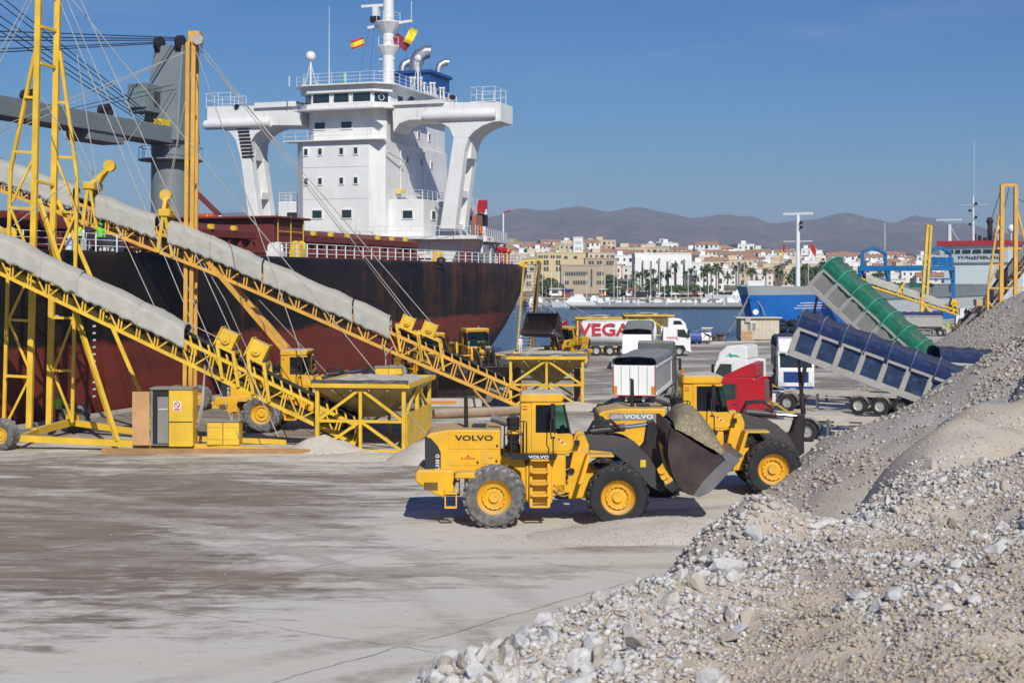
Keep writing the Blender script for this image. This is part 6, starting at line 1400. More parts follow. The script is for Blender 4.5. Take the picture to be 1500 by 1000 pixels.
    def tf(s, q):
        x = lerp(-.15, L+.12, s); hoopw = abs(math.sin(s*math.pi*nrib*.99)); k = q*(len(TPR)-1); i = min(int(k), len(TPR)-2); f_ = k-i
        a = lerp(TPR[i][0], TPR[i+1][0], f_); hgt = lerp(TPR[i][1], TPR[i+1][1], f_); low = hgt < .3
        z = z1 + .02 + TH_*hgt*(1 if hgt > 0 or tarp is not tarp_grey else .3) - .09*hoopw*max(0, hgt)
        z += .04*noise.noise(Vector((x*2.3, a*3, 4))) + .035*noise.noise(Vector((x*5.5, a*5, 14))) + (.12*noise.noise(Vector((x*2.2, 3, 2))) if low else 0)
        y = a*(W2+.02) - math.copysign(.07*hoopw, a)*(abs(a) > .9) + .035*noise.noise(Vector((x*4, hgt*3, 9))); p = M(x, z); return (p[0], y, p[1])
    tp = ob('tarpaulin', MB().grid(tf, 80, 36), tarp, t, smooth=True); tp.modifiers.new('cloth', 'SOLIDIFY').thickness = .02
    if hoop:
        for k in range(nrib+1):
            s = (k)/nrib*.99+.005; pts_ = [Vector(tf(s, q/18)) + Vector((0,0,.02)) for q in range(19)]; ob('hoop', MB().tube(pts_, .05, 6), hoop, tp, smooth=True)
    if tilt:
        p = M(L-.3, z0+.05); q = (8.0, 1.25); m1 = (lerp(q[0],p[0],.35), lerp(q[1],p[1],.35)); m2 = (lerp(q[0],p[0],.7), lerp(q[1],p[1],.7))
        ob('tipping_ram', MB().tube([(q[0],0,q[1]),(m1[0],0,m1[1])], .13, 12), darksteel, t); ob('ram_stage', MB().tube([(m1[0],0,m1[1]),(m2[0],0,m2[1])], .10, 12), darksteel, t); ob('ram_stage', MB().tube([(m2[0],0,m2[1]),(p[0],0,p[1])], .075, 12), steel, t)
        boxp(t, 'rating_plate', 0, .01, 0, .01, 1.1, 1.11, stick_y)
    return t
# red tractor with the blue-covered trailer tipped onto the slope
D1 = 72.3
tipper('tipped trailer with a dark blue tarpaulin and blue side panels, unloading onto the gravel', (22.3, D1-3.0, 0), R(161), R(19.5), tarp_blue, panel_blue, alu, 8, pm('blue_hoop', (.05,.07,.16), .6, dust=.3), L=9.1, H=1.45)
tractor('red truck tractor coupled to the tipped blue-covered trailer', (15.05, D1-.5, 0), R(161), red, True)
# white tractor with the green-covered trailer tipped high
D2 = 88.3
tipper('steeply tipped pale grey trailer with a green tarpaulin', (24.8, D2-4.4, 0), R(150), R(42), tarp_green, panel_grey, alu, 8, green_hoop, L=9.6, H=1.45)
tractor('white truck tractor with a green logo coupled to the green-covered trailer', (17.4, D2-.2, 0), R(153), white, False, None, True, pm('logo_green', (.02,.35,.25), .5), None, skirts=white)
# third trailer waiting behind the slope
tipper('trailer with a blue tarpaulin mostly hidden behind the gravel slope', (32.0, 80.5, 0), math.pi, R(4), tarp_blue, panel_blue, alu, 8, None)
# white lorry with blue front facing the heap
tt = tractor('white truck tractor with a blue grille and headboard lettering, facing the gravel', (20.2, 103.0, 0), R(-97), white, False, pm('truck_blue', (.012,.06,.28), .4, var=.1), None, None, pm('truck_blue', (.012,.06,.28)))
tx = text_mb('berenguel', .36, .008, .004); moved(tx, T(4.80, 0, 2.93) @ RZ(math.pi/2)); ob('lettering', tx, whiteprint, tt)
tipper('trailer behind the white and blue truck tractor', (21.9, 113.0, 0), R(-97), 0, tarp_blue, panel_grey, alu, 8, None)
# white tail-on tipper and its twin farther off
hd = R(78.5); rp = Vector((7.05, 82.0, 0)); hv = Vector((math.cos(hd), math.sin(hd), 0))
tipper('white box tipper trailer with red tail edging, seen from its tailgate, grey cover', tuple(rp), hd, 0, tarp_grey, pm('trailer_side_grey', (.42,.42,.42), .4, metal=.3, dust=.2), white, 8, None, L=10.0, H=1.75, smooth_side=True)
tractor('dark truck tractor coupled to the white tail-on tipper', tuple(rp + hv*9.6), hd, chas, False)
rp2 = Vector((10.9, 124.0, 0)); hd2 = R(83); hv2 = Vector((math.cos(hd2), math.sin(hd2), 0))
tipper('grey-covered tipper trailer standing beside the white tanker', tuple(rp2), hd2, R(3), tarp_grey, pm('trailer_side_grey', (.42,.42,.42)), alu, 8, None, L=9.0, H=1.9, smooth_side=True)
# white tanker
DV = 150.0
tv = tractor('white truck tractor of the tanker beside the water', ((941-HPX)/FPX*DV, DV, 0), 0, white, False)
tx = text_mb('VEGA', .34, .008, .004, 1.3); moved(tx, T(3.0, -1.255, 1.9)); ob('lettering', tx, redprint, tv)
tk = thing('tank_trailer', 'long white tank trailer lettered VEGA in red', 'trailer', ((852-HPX)/FPX*DV, DV, 0), 0)
ob('tank', MB().lathe([(.2,-.25),(1.0,-.15),(1.28,.15),(1.28,7.5),(1.0,7.8),(.2,7.9)], (0,0,2.45), (1,0,0), 24), white, tk, smooth=45)
for x in (1.5, 2.9, 4.3):
    for y in (-1.0, 1.0): road_wheel(tk, x, y, .55)
for y in (-.5,.5): boxp(tk, 'chassis_rail', 0, 7.6, y-.06, y+.06, 1.02, 1.25, chas)
boxp(tk, 'side_box', 4.9, 5.7, -1.1, -.7, .6, 1.1, chas); rod(tk, 'top_rail', (.5,-.5,3.75), (7.4,-.5,3.75), .08, white)
for x in (2.0, 4.5, 7.0): ob('manhole', MB().lathe([(.35,3.65),(.35,3.85)], (x,0,0), (0,0,1), 12), steel, tk)
for x in (2.4, 4.9, 7.4): ob('tank_band', MB().lathe([(1.285,-.03),(1.285,.03)], (x,0,2.45), (1,0,0), 24), pm('band_grey', (.5,.5,.5), .5), tk)
tx = text_mb('VEGA', 1.75, .05, .03, 1.22); moved(tx, T(2.3, -1.33, 2.72)); ob('lettering', tx, redprint, tk)
for x in (6.0, 6.7): ob('hazard_plate', MB().prism([(x-.2,-1.22,1.95),(x,-1.22,1.75),(x+.2,-1.22,1.95),(x,-1.22,2.15)], (0,.03,0)), chas_pale, tk)
# delivery lorry far right by the dock
tipper('covered tipper parked on the dock in front of the blue ship, half hidden', (53.0, 203.0, 0), R(-14), 0, tarp_blue, alu, alu, 8, None, L=8, smooth_side=True)
tractor('white truck tractor on the dock ahead of the covered tipper', (60.5, 201.0, 0), R(-14), white, False)
# hoppers standing at the water's edge behind the tanker
hopper('flat-topped yellow hopper by the water behind the white tanker\'s cab', ((918-HPX)/FPX*158, 158, 0), 0, 5.0, 3.0, 4.0, yel2, False)
hopper('flat-topped yellow hopper by the water behind the white tank', ((846-HPX)/FPX*159, 159, 0), 0, 5.0, 3.0, 3.7, yel2, False)
# ================================================================ blue coaster at the next berth
E2a = math.atan2(E2.y, E2.x)
bs_ = thing('cargo_ship', 'blue cargo ship with grey bow, white wheelhouse and red roof at the next berth', 'ship', tuple(B2), E2a)
bl = pm('ship_blue', (.010,.16,.55), .45, var=.10, vscale=.3); bgrey = pm('bulwark_grey', (.40,.43,.45), .5, var=.06)
bwhite = pm('coaster_white', (.62,.68,.68), .5, var=.05); bgreen = pm('coaster_green', (.02,.12,.07), .6)
# frame: x aft from the stem, y to port (away from the dock), z up
def cs_half(x, z):
    ent = 22 - .9*(z+1.6); x_ = x - max(0, (7-z)*.42)          # raked, flared bow
    if x_ <= 0: return .05
    return 7.8*min(1, (x_/ent))**.62
def strip(z0, z1, xs, nz=6):
    mb = MB()
    for sd in (-1, 1):
        b = len(mb.v)
        for x in xs:
            for k in range(nz+1):
                z = lerp(z0, z1, k/nz); xx = max(x, (7-z)*.42); mb.v.append(Vector((xx, sd*cs_half(xx+.001, z), z)))
        for i in range(len(xs)-1):
            for k in range(nz): mb.f.append((b+i*(nz+1)+k, b+(i+1)*(nz+1)+k, b+(i+1)*(nz+1)+k+1, b+i*(nz+1)+k+1))
    return mb
xs = [0,.4,1,2,3,4.5,6,8,10,13,16,20,24,28]
xs_long = xs + [40,60,80,100,120,146]
ob('hull', strip(-3, 1.8, xs_long), bl, bs_, smooth=40); ob('bow_side', strip(1.8, 5.5, xs), bl, bs_, smooth=40); ob('bulwark', strip(5.5, 6.9, xs, 3), bgrey, bs_, smooth=40)
ob('transom', MB().bb(145.8, 146, -7.8, 7.8, -3, 3), bl, bs_)
dk = MB().add([(x, cs_half(x+.001, 5), 4.9) for x in xs] + [(x, -cs_half(x+.001, 5), 4.9) for x in xs[::-1]], [tuple(range(2*len(xs)))]); ob('forecastle_deck', dk, bgrey, bs_)
ob('main_deck', MB().bb(26, 146, -7.7, 7.7, 1.6, 1.75), bgrey, bs_); ob('forecastle_bulkhead', MB().bb(27.7, 28, -7.7, 7.7, 1.75, 6.4), bwhite, bs_)
hatchg = pm('hatch_grey', (.20,.22,.23), .6, var=.1)
ob('hatch_coaming', MB().bb(31, 126, -6.2, 6.2, 1.75, 4.4), bgrey, bs_)
for k in range(12): boxp(bs_, 'hatch_cover', 31 + k*7.6, 38.4 + k*7.6, -6.5, 6.5, 4.42, 5.3, hatchg)
for k in range(58): boxp(bs_, 'coaming_stay', 31 + k*1.6, 31.4 + k*1.6, -7.4, -6.2, 1.75, 3.9, pm('stay_white', (.5,.52,.53), .5))
for k in range(6): boxp(bs_, 'stacked_cover', 36 + k*14, 48 + k*14, -6, 6, 5.3 , 6.4 + .5*(k % 2), hatchg)
for k in range(2): boxp(bs_, 'green_cover', 44 + k*22, 56 + k*22, -5.5, 5.0, 5.32, 7.2, bgreen)
# wheelhouse aft
AX = 28.0
def cwin(parent, y0, y1, z0, z1, x): return boxp(parent, 'window', x-.06, x+.02, y0, y1, z0, z1, glassd)
_keep = FR[bs_.name]; FR[bs_.name] = T(AX,0,.6)
h1 = ob('deck_house', MB().bb(101, 116, -7.2, 7.2, 1.75, 11.2), bwhite, bs_, bevel=.06)
br = ob('wheelhouse', MB().hexa([(100.4,-7.9,11.2),(112,-7.9,11.2),(112,7.9,11.2),(100.4,7.9,11.2),(99.6,-7.9,15.2),(112,-7.9,15.2),(112,7.9,15.2),(99.6,7.9,15.2)]), bwhite, bs_, bevel=.06)
for y0, y1 in ((-6.6,-4.6),(-4.2,-2.2),(-1.8,.2),(.6,2.6),(3.0,4.2),(4.6,6.6)): cwin(br, y0, y1, 13.4, 14.8, 99.85)
boxp(bs_, 'wheelhouse_roof', 99.0, 112.4, -8.3, 8.3, 15.2, 16.3, pm('roof_red', (.42,.03,.04), .5, var=.08))
tx = text_mb('WAGENBORG', 1.35, .02, .02, 1.15); moved(tx, T(100.1, -1.2, 12.5) @ RZ(-math.pi/2)); ob('lettering', tx, darkprint, bs_)
for y in (-5.2, 5.2): boxp(h1, 'door', 100.9, 101.0, y-.5, y+.5, 7.6, 9.6, pm('dark_door', (.05,.1,.1), .5))
mm = ob('signal_mast', MB().lathe([(.35,16.3),(.2,27)], (104, 1.2, 0), (0,0,1), 8), bwhite, bs_); rod(mm, 'yard', (104,-2.4,24.8), (104,4.6,24.8), .16, bwhite); rod(mm, 'whip_aerial', (104,1.0,27), (104,1.0,40), .1, bwhite)
for k in range(4): boxp(mm, 'lamp', 103.4, 103.9, .2 if k % 2 else 1.6, .7 if k % 2 else 2.1, 20+k*1.6, 20.6+k*1.6, black)
rm = ob('radar_mast', MB().lathe([(.5,16.3),(.4,20.3)], (103, 8-1.5, 0), (0,0,1), 8), bwhite, bs_); boxp(rm, 'scanner', 102.8, 103.2, 3.6, 9.6, 21.2, 21.6, bwhite); rod(rm, 'stay', (103,4.2,16.3), (103,6.4,20), .14, bwhite)
for y in (-4.5, -7.5): ob('radome', MB().lathe([(.5,18.2),(.85,18.7),(.9,19.2),(.7,19.8),(.1,20.1)], (104, y, 0), (0,0,1), 12), white, bs_, smooth=True); rod(bs_, 'radome_post', (104,y,16.3), (104,y,18.3), .3, bwhite)
ob('exhaust', MB().lathe([(.6,16.3),(.6,20.5),(.9,21),(.5,22)], (108,-1.6,0), (0,0,1), 10), darksteel, bs_)
for k in range(6): ob('roof_gear', MB().bb(105, 106, -5+k*1.2, -4.4+k*1.2, 16.3, 17.2+.4*(k % 3)), darksteel, bs_)
FR[bs_.name] = _keep
# foremast, anchor recess, marks
fm_ = ob('foremast', MB().lathe([(.42,4.9),(.3,19)], (21, 0, 0), (0,0,1), 10), white, bs_)
boxp(fm_, 'radar_scanner', 20.8, 21.2, -2.6, 2.6, 18.9, 19.3, white); rod(fm_, 'yard', (21,-2.6,14.4), (21,2.6,14.4), .2, white)
for z in (16.5, 17.3): boxp(fm_, 'lamp', 20.5, 20.9, -.9, -.5, z, z+.5, black)
ob('anchor', MB().box((9.4, -4.75, 5.4), (1.2,.5,1.1)).bb(9.2, 9.6, -5.2, -4.7, 5.0, 6.2), black, bs_)
ob('anchor_chain', MB().tube([(1.6,-.6,5.2),(2.2,-1.6,3.5),(2.6,-2.4,1.0)], .09, 6), rope, bs_)
for k in range(3):
    x0 = 9.5 - k*.5
    for j in range(10):
        xa, xb = x0 + j*.75, x0 + j*.75 + .75; z = 4.1 - k*.42; mbk = MB().quad((xa, -cs_half(xa,z)-.03, z), (xb, -cs_half(xb,z)-.03, z), (xb, -cs_half(xb,z)-.03, z+.12), (xa, -cs_half(xa,z)-.03, z+.12)); ob('bow_stripe', mbk, whiteprint, bs_)
def hull_letter(txt, x, z, size):
    dx = .5; a = math.atan2(-(cs_half(x+dx,z)-cs_half(x-dx,z)), 2*dx)
    t_ = text_mb(txt, size, .03, .02); moved(t_, T(x, -cs_half(x,z)-.12, z) @ RZ(a)); ob('lettering', t_, whiteprint, bs_)
hull_letter('WAGENBORG', 104.0, .2, 2.6); hull_letter('N', 19.0, 4.0, 1.9); hull_letter('O', 20.6, 3.95, 1.9); hull_letter('8', 20.0, .9, 1.3); hull_letter('J', 9.5, .8, 1.2)
# hatch gantry on deck
FR[bs_.name] = T(4,0,0)
gb = pm('gantry_blue', (.012,.17,.42), .45, var=.1)
gt = ob('hatch_gantry', MB().bb(66, 67, -6.9, 6.9, 9.6, 10.6), gb, bs_)
for x in (66.5, 84): 
    for y in (-6.8, 6.8): bar(gt, 'leg', (x,y,1.8), (x,y,10.2), .7, gb); bar(gt, 'knee', (x+math.copysign(2.2,75-x),y,10.0), (x,y,7.4), .5, gb)
    bar(gt, 'beam', (x,-6.8,10.2), (x,6.8,10.2), .9, gb)
for y in (-6.8, 6.8): bar(gt, 'beam', (66.5,y,10.2), (84,y,10.2), .9, gb); bar(gt, 'rail', (66.5,y,8.0), (84,y,8.0), .35, gb)
for y in (-6.8, 6.8):
    pts_ = [(68,y,10.6),(68,y,13.4),(75,y,14.4),(82,y,13.4),(82,y,10.6)]
    for a, b in zip(pts_, pts_[1:]): bar(gt, 'arch', a, b, .55, gb)
for x in (72, 77, 81): boxp(gt, 'winch_box', x, x+1.4, -7.4, -6.0, 10.7, 12.4, gb)
FR[bs_.name] = _keep
for nm, lb_, y, c in (('flag', 'red and yellow flag on the foremast of the blue ship', 2.6, (fred, fyel)), ('flag', 'red and white flag on the foremast of the blue ship', -2.4, (fred, white))):
    o_ = B2 + E2*21 + Vector((-E2.y, E2.x, 0))*y + Vector((0,0,14.2))
    flag(nm, lb_, o_, (.9 if y < 0 else .3, 0, -1.3 if y < 0 else -.6), (-.35, 0, -2.4), (0,.5,1), c)

# ================================================================ quay-side small things
hutm = pm('hut_cream', (.55,.49,.38), .7, var=.08, dust=.2, rust=.12)
hl = gp(1084, 500); hut = thing('site_hut', 'cream portable site hut with flat roof by the water', 'hut', (hl.x, 184.5, 0), R(4))
ob('wall', MB().bb(0,5.0,-1.3,1.3,.25,3.0), hutm, hut); ob('roof', MB().bb(-.7,5.3,-1.7,1.6,3.0,3.12), pm('hut_roof', (.6,.56,.48), .8), hut); ob('base', MB().bb(.2,4.8,-1.2,1.2,0,.25), chas, hut)
wn_ = ob('window', MB().bb(.85,1.9,-1.36,-1.3,1.35,2.4), glass_mat('hut_glass', (.25,.25,.24), .2), hut); boxp(wn_, 'frame', 1.33, 1.42, -1.4, -1.3, 1.3, 2.45, white); boxp(wn_, 'frame', .78, 1.97, -1.39, -1.3, 2.4, 2.48, white); boxp(wn_, 'frame', .78, 1.97, -1.39, -1.3, 1.27, 1.35, white)
boxp(hut, 'air_conditioner', .5, 1.2, -1.65, -1.3, 2.5, 2.95, pm('ac_grey', (.4,.4,.38), .6))
for k in range(5): boxp(hut, 'panel_joint', 2.3+k*.5, 2.33+k*.5, -1.32, -1.3, .3, 2.95, pm('joint_tan', (.4,.34,.26), .8))
ds = ob('satellite_dish', MB().lathe([(.02,0),(.22,.05),(.36,.14)], (2.1,-.6,3.75), (-.3,-1,.3), 14), white, hut); rod(ds, 'dish_post', (2.1,-.5,3.1), (2.1,-.5,3.7), .08, chas)
pl_ = thing('pallet', 'wooden pallet leaning against the cream site hut', 'pallet', (hl.x-.2, 182.6, 0), R(4))
for k in range(6): bar(pl_, 'slat', (.2+k*.28,-.35,.05), (.35+k*.26,.2,1.5), .14, woodo, .04)
for z in (.15, .9): bar(pl_, 'batten', (.1,-.3+z*.35,z), (1.9,-.3+z*.35,z), .08, woodo)
bo = thing('bollard', 'rusty iron mooring bollard on the quay edge left of the site hut', 'bollard', tuple(gp(1055, 500.5)), 0)
ob('body', MB().lathe([(.6,0),(.6,.1),(.35,.2),(.3,.7),(.55,.9),(.5,1.05),(.1,1.1)], (0,0,0), (0,0,1), 14), pm('bollard_rust', (.12,.06,.04), .8, var=.3), bo); 
bo2 = dup(bo, tuple(gp(1046, 501)), 0, 'low iron cleat beside the rusty bollard', None, .7)
for p1, p0 in (((1060,497,183),(1100,425,222)), ((1058,497,183),(1095,440,222)), ((1075,494,184),(1105,480,196))):
    r_ = thing('mooring_line', 'mooring line from the bollard towards the blue ship', 'rope', tuple(pd(*p1)), 0, 'mooring lines', True)
    ob('line', MB().tube(sagline(pd(*p1), pd(*p0), .5), .06, 6), rope, r_)
# black rubber fenders heaped by the dock
fd = pm('fender_black', (.015,.015,.017), .8, var=.3)
random.seed(5)
for k in range(34):
    px_ = 1143 + random.random()*55; dd = 190 + random.random()*10; z = .45 + (random.random() < .45)*.8 + (random.random() < .12)*.8; a = random.random()*3
    o_ = Vector(((px_-HPX)/FPX*dd, dd, 0))
    t_ = thing('fender_tyre', 'worn black tyre in the heap beside the cream site hut', 'tyre', (o_.x, o_.y, z), a, 'tyres heaped by the hut')
    ob('tyre', MB().lathe([(.55+.2*math.cos(q*.785), .24*math.sin(q*.785)) for q in range(8)], (0,0,0), (random.random()-.5, random.random()-.5, .6), 14, closed=True), fd, t_, smooth=True)
rock_t = thing('rock', 'pale boulder beside the site hut and the tyres', 'rock', tuple(gp(1166, 498)), 0)
v_, f_ = rock_shape(ICO2, 99); ob('stone', MB().add([(p[0]*1.5, p[1]*1.2, p[2]*.9+.5) for p in v_], [tuple(int(q) for q in f) for f in f_]), hutm, rock_t)
cg_ = thing('stacked_crates', 'grey mesh crate standing on the quay behind the tipped trailers', 'crate', tuple(gp(1225, 497)), 0)
for k in range(6):
    for j in range(2): rod(cg_, 'post', (k*.5,j*1.6,0), (k*.5,j*1.6,2.2), .07, steel)
for z in (.1,.6,1.1,1.6,2.1): rod(cg_, 'bar', (0,0,z), (2.5,0,z), .06, steel)
sg = thing('grab_bucket', 'dark scrap grab leaning on the black tyres', 'grab', tuple(gp(1183, 494)), R(20)); ob('shell', MB().hexa([(-1.4,-.6,.9),(1.4,-.6,1.2),(1.4,.8,1.2),(-1.4,.8,.9),(-1.2,-.4,3.0),(1.9,-.4,3.6),(1.9,.6,3.6),(-1.2,.6,3.0)]), pm('grab_black', (.03,.02,.02), .7, rust=.4), sg, bevel=.1); ob('base_pad', MB().bb(-1.2,1.2,-.5,.7,0,.9), fd, sg)

# two estate cars with raised tailgates
def car(label, loc, rotz, paint, tailgate=True, group=None, simple=False, cat='car'):
    c = thing('car', label, cat, loc, rotz, group)
    bodyp = [(-2.1,.35),(-2.15,.8),(-2.0,1.0),(-1.85,1.45),(-1.5,1.52),(.2,1.5),(.85,1.02),(1.9,.85),(2.1,.6),(2.1,.35)]
    ob('body', MB().xz(bodyp, -.86, .86), paint, c, bevel=.06)
    for sy in (-1, 1): ob('side_window', MB().xz([(-1.75,1.02),(-1.65,1.40),(.15,1.40),(.6,1.02)], sy*.862, sy*.868), glassd, c)
    if not simple: ob('windshield', MB().prism([(.22,-.75,1.49),(.22,.75,1.49),(.84,.75,1.06),(.84,-.75,1.06)], (.02,0,.02)), glassd, c); 
    for x in (-1.35, 1.35):
        for y in (-.78, .78):
            if simple: ob('wheel', MB().lathe([(.31,-.1),(.31,.1)], (x,y,.31), (0,1,0), 10), rubber, c)
            else: wheel(c, 'wheel', (x,y,.31), .31, .22, rubber, rimm, (0,1,0), 0, 16)
    if tailgate: ob('tailgate', MB().prism([(-1.6,-.75,1.53),(-1.6,.75,1.53),(-2.7,.75,1.95),(-2.7,-.75,1.95)], (.02,0,.07)), paint, c)
    for sy in (-1, 1): boxp(c, 'tail_lamp', -2.17, -2.12, sy*.7-.1, sy*.7+.1, .75, 1.0, lampr)
    return c
g1 = gp(1014, 504); g2 = gp(1027, 503)
car('small blue car parked beside the tanker\'s cab', (g1.x, g1.y+2, 0), R(100), pm('car_blue', (.02,.05,.25), .3), False); car('white car with its tailgate raised near the bending man', (g2.x, g2.y+2, 0), R(105), white, True)
# gangway tower at the stern
gyel = pm('worn_gangway_yellow', (.45,.31,.06), .7, var=.2, rust=.5); gstl = pm('gangway_grey', (.28,.28,.27), .6, var=.2)
gw = thing('gangway', 'yellow-railed ladder gangway standing against the ship\'s stern', 'gangway', tuple(gp(772, 512)), 0, None, True)
for x0, x1, d in ((758,768,166),(782,791,166)):
    line(gw, 'stringer', (x0,512), d, (x1,384), d+4, .2, brn if x0 > 770 else gyel)
line(gw, 'stringer', (776,512), 167, (785,384), 171, .14, gyel)
for k in range(26):
    t_ = k/25; line(gw, 'tread', (764+t_*9, 508-t_*120), 166.3+t_*4, (777+t_*8, 508-t_*120), 166.8+t_*4, .18, gstl, .08)
line(gw, 'top_rail', (760,384), 170, (792,380), 170, .2, safety_yel); line(gw, 'top_post', (792,380), 170, (791,400), 170, .2, safety_yel); line(gw, 'boarding_arm', (758,387), 170, (772,389), 170, .4, safety_yel)
line(gw, 'back_stay', (791,384), 170, (776,512), 170, .45, brn)
for a, d0, b, d1 in (((782,420),170,(880,470),160), ((784,440),170,(870,488),158), ((786,466),170,(870,500),158)): rod(gw, 'guy_rope', pd(*a,d0), pd(*b,d1), .09, rope)
# long pipe and beams lying behind the near loader
pp = thing('steel_pipe', 'long rusty steel pipe lying on the ground behind the near loader', 'pipe', tuple(gp(700, 606)), 0, None, True)
ob('tube', MB().tube([gp(635,606,.28), gp(795,600,.28)], .28, 14), pm('pipe_rust', (.30,.20,.13), .75, var=.25, dust=.5), pp, smooth=40); 
br2 = thing('anchor_plate', 'yellow anchor plate and stay on the ground by the rusty pipe', 'anchor', tuple(gp(715, 600)), 0, None, True)
line(br2, 'stay', (690,566), 89.5, (722,603), 86.2, .12, yel3); ob('plate', MB().box(gp(715,604,.12), (1.6,.6,.22)), yel2, br2)
ct = thing('concrete_block', 'long low concrete block with orange marking between the hoppers', 'block', tuple(gp(655, 596)), 0); ob('block', MB().bb(-1.6,2.2,-.4,.4,0,.55), ck, ct, bevel=.06); boxp(ct, 'marking', -1.0, .6, -.41, -.402, .25, .42, reflo)
# ================================================================ people
def person(label, loc, rotz, pose='stand', top=hivis, legs=navy, helmet=None, scale=1.0, group=None):
    p = thing('person', label, 'person', loc, rotz, group, False, scale)
    # joints: x forward, y left
    lean = 0 if pose != 'bend' else 1
    if pose == 'bend': hip = (-.18,0,.93); ch = (.22,0,1.22); nk = (.42,0,1.27); hd_ = (.55,0,1.25)
    else: hip = (0,0,.95); ch = (.02,0,1.30); nk = (.02,0,1.50); hd_ = (.05,0,1.64)
    V = [hip, ch, nk, hd_, (hd_[0]+.01, 0, hd_[2]+.07)]; Rr = [.15,.17,.065,.095,.08]; Ed = [(0,1),(1,2),(2,3),(3,4)]
    st_ = .14 if pose == 'walk' else .02
    for s in (1, -1):
        b = len(V); f = s*st_
        V += [(hip[0], s*.10, hip[2]-.06), (hip[0]*.4+f*.7+.03, s*.11, .50), (f-.02, s*.12, .09), (f+.17, s*.13, .045)]; Rr += [.10,.075,.05,.045]; Ed += [(0,b),(b,b+1),(b+1,b+2),(b+2,b+3)]
        b = len(V)
        if pose == 'bend': V += [(ch[0]+.1, s*.19, ch[2]+.02), (ch[0]+.22, s*.22, .98), (ch[0]+.36, s*.16, .78), (ch[0]+.4, s*.15, .70)]
        elif pose == 'work': V += [(ch[0], s*.20, 1.43), (ch[0]+.08, s*.27, 1.16), (ch[0]+.32, s*.20, 1.18), (ch[0]+.42, s*.18, 1.2)]
        else: V += [(ch[0], s*.20, 1.43), (ch[0]-.02-f*.4, s*.25, 1.15), (ch[0]+.08-f, s*.25, .90), (ch[0]+.1-f, s*.24, .80)]
        Rr += [.07,.052,.042,.045]; Ed += [(1,b),(b,b+1),(b+1,b+2),(b+2,b+3)]
    me = bpy.data.meshes.new('body'); me.from_pydata(V, Ed, []); o = bpy.data.objects.new('body', me); COL.objects.link(o); o.parent = p
    bm = bmesh.new(); bm.from_mesh(me); ly = bm.verts.layers.skin.verify(); bm.verts.ensure_lookup_table()
    for v, r_ in zip(bm.verts, Rr): v[ly].radius = (r_, r_)
    bm.verts[0][ly].use_root = True; bm.to_mesh(me); bm.free()
    o.modifiers.new('skin', 'SKIN').use_smooth_shade = True; s_ = o.modifiers.new('sub', 'SUBSURF'); s_.levels = 1; s_.render_levels = 1
    # one body material: skin above the collar and at the hands, clothing elsewhere
    m, N_, L_, B_ = shader('person_clothes_' + top.name + legs.name + pose); n = NT(m); tc = N_.new('ShaderNodeTexCoord'); sp = N_.new('ShaderNodeSeparateXYZ'); L_.new(tc.outputs['Object'], sp.inputs[0])
    def colour(mt): return tuple(mt['c'])
    zt = .95 if pose != 'bend' else .92; zk = 1.52 if pose != 'bend' else 9
    c = n.mix(n.ramp(sp.outputs[2], zt-.01, zt+.01), COLS[legs.name], COLS[top.name])
    band = n.math('MULTIPLY', n.ramp(sp.outputs[2], 1.09, 1.10), n.ramp(sp.outputs[2], 1.16, 1.17, 1, 0))
    if top in (hivis, hivisg): c = n.mix(n.math('MULTIPLY', band, .8), c, (.6,.6,.62))
    if pose != 'bend': c = n.mix(n.ramp(sp.outputs[2], zk-.005, zk+.005), c, COLS['skin'])
    else: c = n.mix(n.ramp(sp.outputs[0], .46, .47), c, COLS['skin'])
    c = n.mix(n.ramp(sp.outputs[2], .08, .10, 1, 0), c, (.015,.013,.012)); L_.new(c, B_.inputs['Base Color']); B_.inputs['Roughness'].default_value = .85
    me.materials.append(m)
    if helmet: ob('helmet', MB().lathe([(.125,-.02),(.13,.03),(.115,.09),(.07,.13),(.01,.145)], (hd_[0]+.01,0,hd_[2]+.05), (0,0,1), 14), helmet, p, smooth=True); boxp(p, 'helmet_peak', hd_[0]+.09, hd_[0]+.19, -.09, .09, hd_[2]+.03, hd_[2]+.05, helmet)
    else: ob('hair', MB().lathe([(.09,-.03),(.105,.03),(.085,.09),(.01,.12)], (hd_[0]-.015,0,hd_[2]+.035), (0,0,1), 12), darkprint, p, smooth=True)
    return p
COLS = {'hivis_fabric': (.42,.75,.05), 'hivis_green_fabric': (.12,.62,.06), 'navy_fabric': (.02,.025,.05), 'white_paint': (.7,.7,.69), 'skin': (.45,.26,.18), 'black_paint': (.015,.015,.018), 'khaki': (.25,.20,.14), 'hivis_trouser': (.35,.62,.10)}
khaki = pm('khaki', (.25,.20,.14), .9); hivis_tr = pm('hivis_trouser', (.35,.62,.10), .9)
hgreen = pm('helmet_green', (.05,.35,.08), .5); hred = pm('helmet_red', (.6,.02,.02), .5); hwhite = pm('helmet_white', (.7,.7,.68), .5)
person('worker in a lime vest and green cap behind the conveyor mast by the chassis wheel', tuple(gp(86, 624)), R(100), 'work', hivis, navy, hgreen)
person('worker standing behind the open cabinet door, only legs showing', (gp(211, 660).x, 67.2, 0), R(60), 'stand', hivis, hivis_tr, None)
for k, (px_, u_, top_, lab) in enumerate(((114, 1.0, hivis, 'deck hand in a lime jacket on the bulk carrier, at the rail behind the mast'), (131, 2.6, navy, 'deck hand in dark green on the bulk carrier between two in bright vests'), (147, 3.6, hivisg, 'deck hand in a bright green vest on the bulk carrier by the rail'))):
    w_ = 2.2; q = ship_world(u_, w_, 9.72); d_ = q.y
    person(lab, ((px_-HPX)/FPX*d_, d_, 9.72), R(-90+20*k), 'stand', top_, navy, hgreen if k else None)
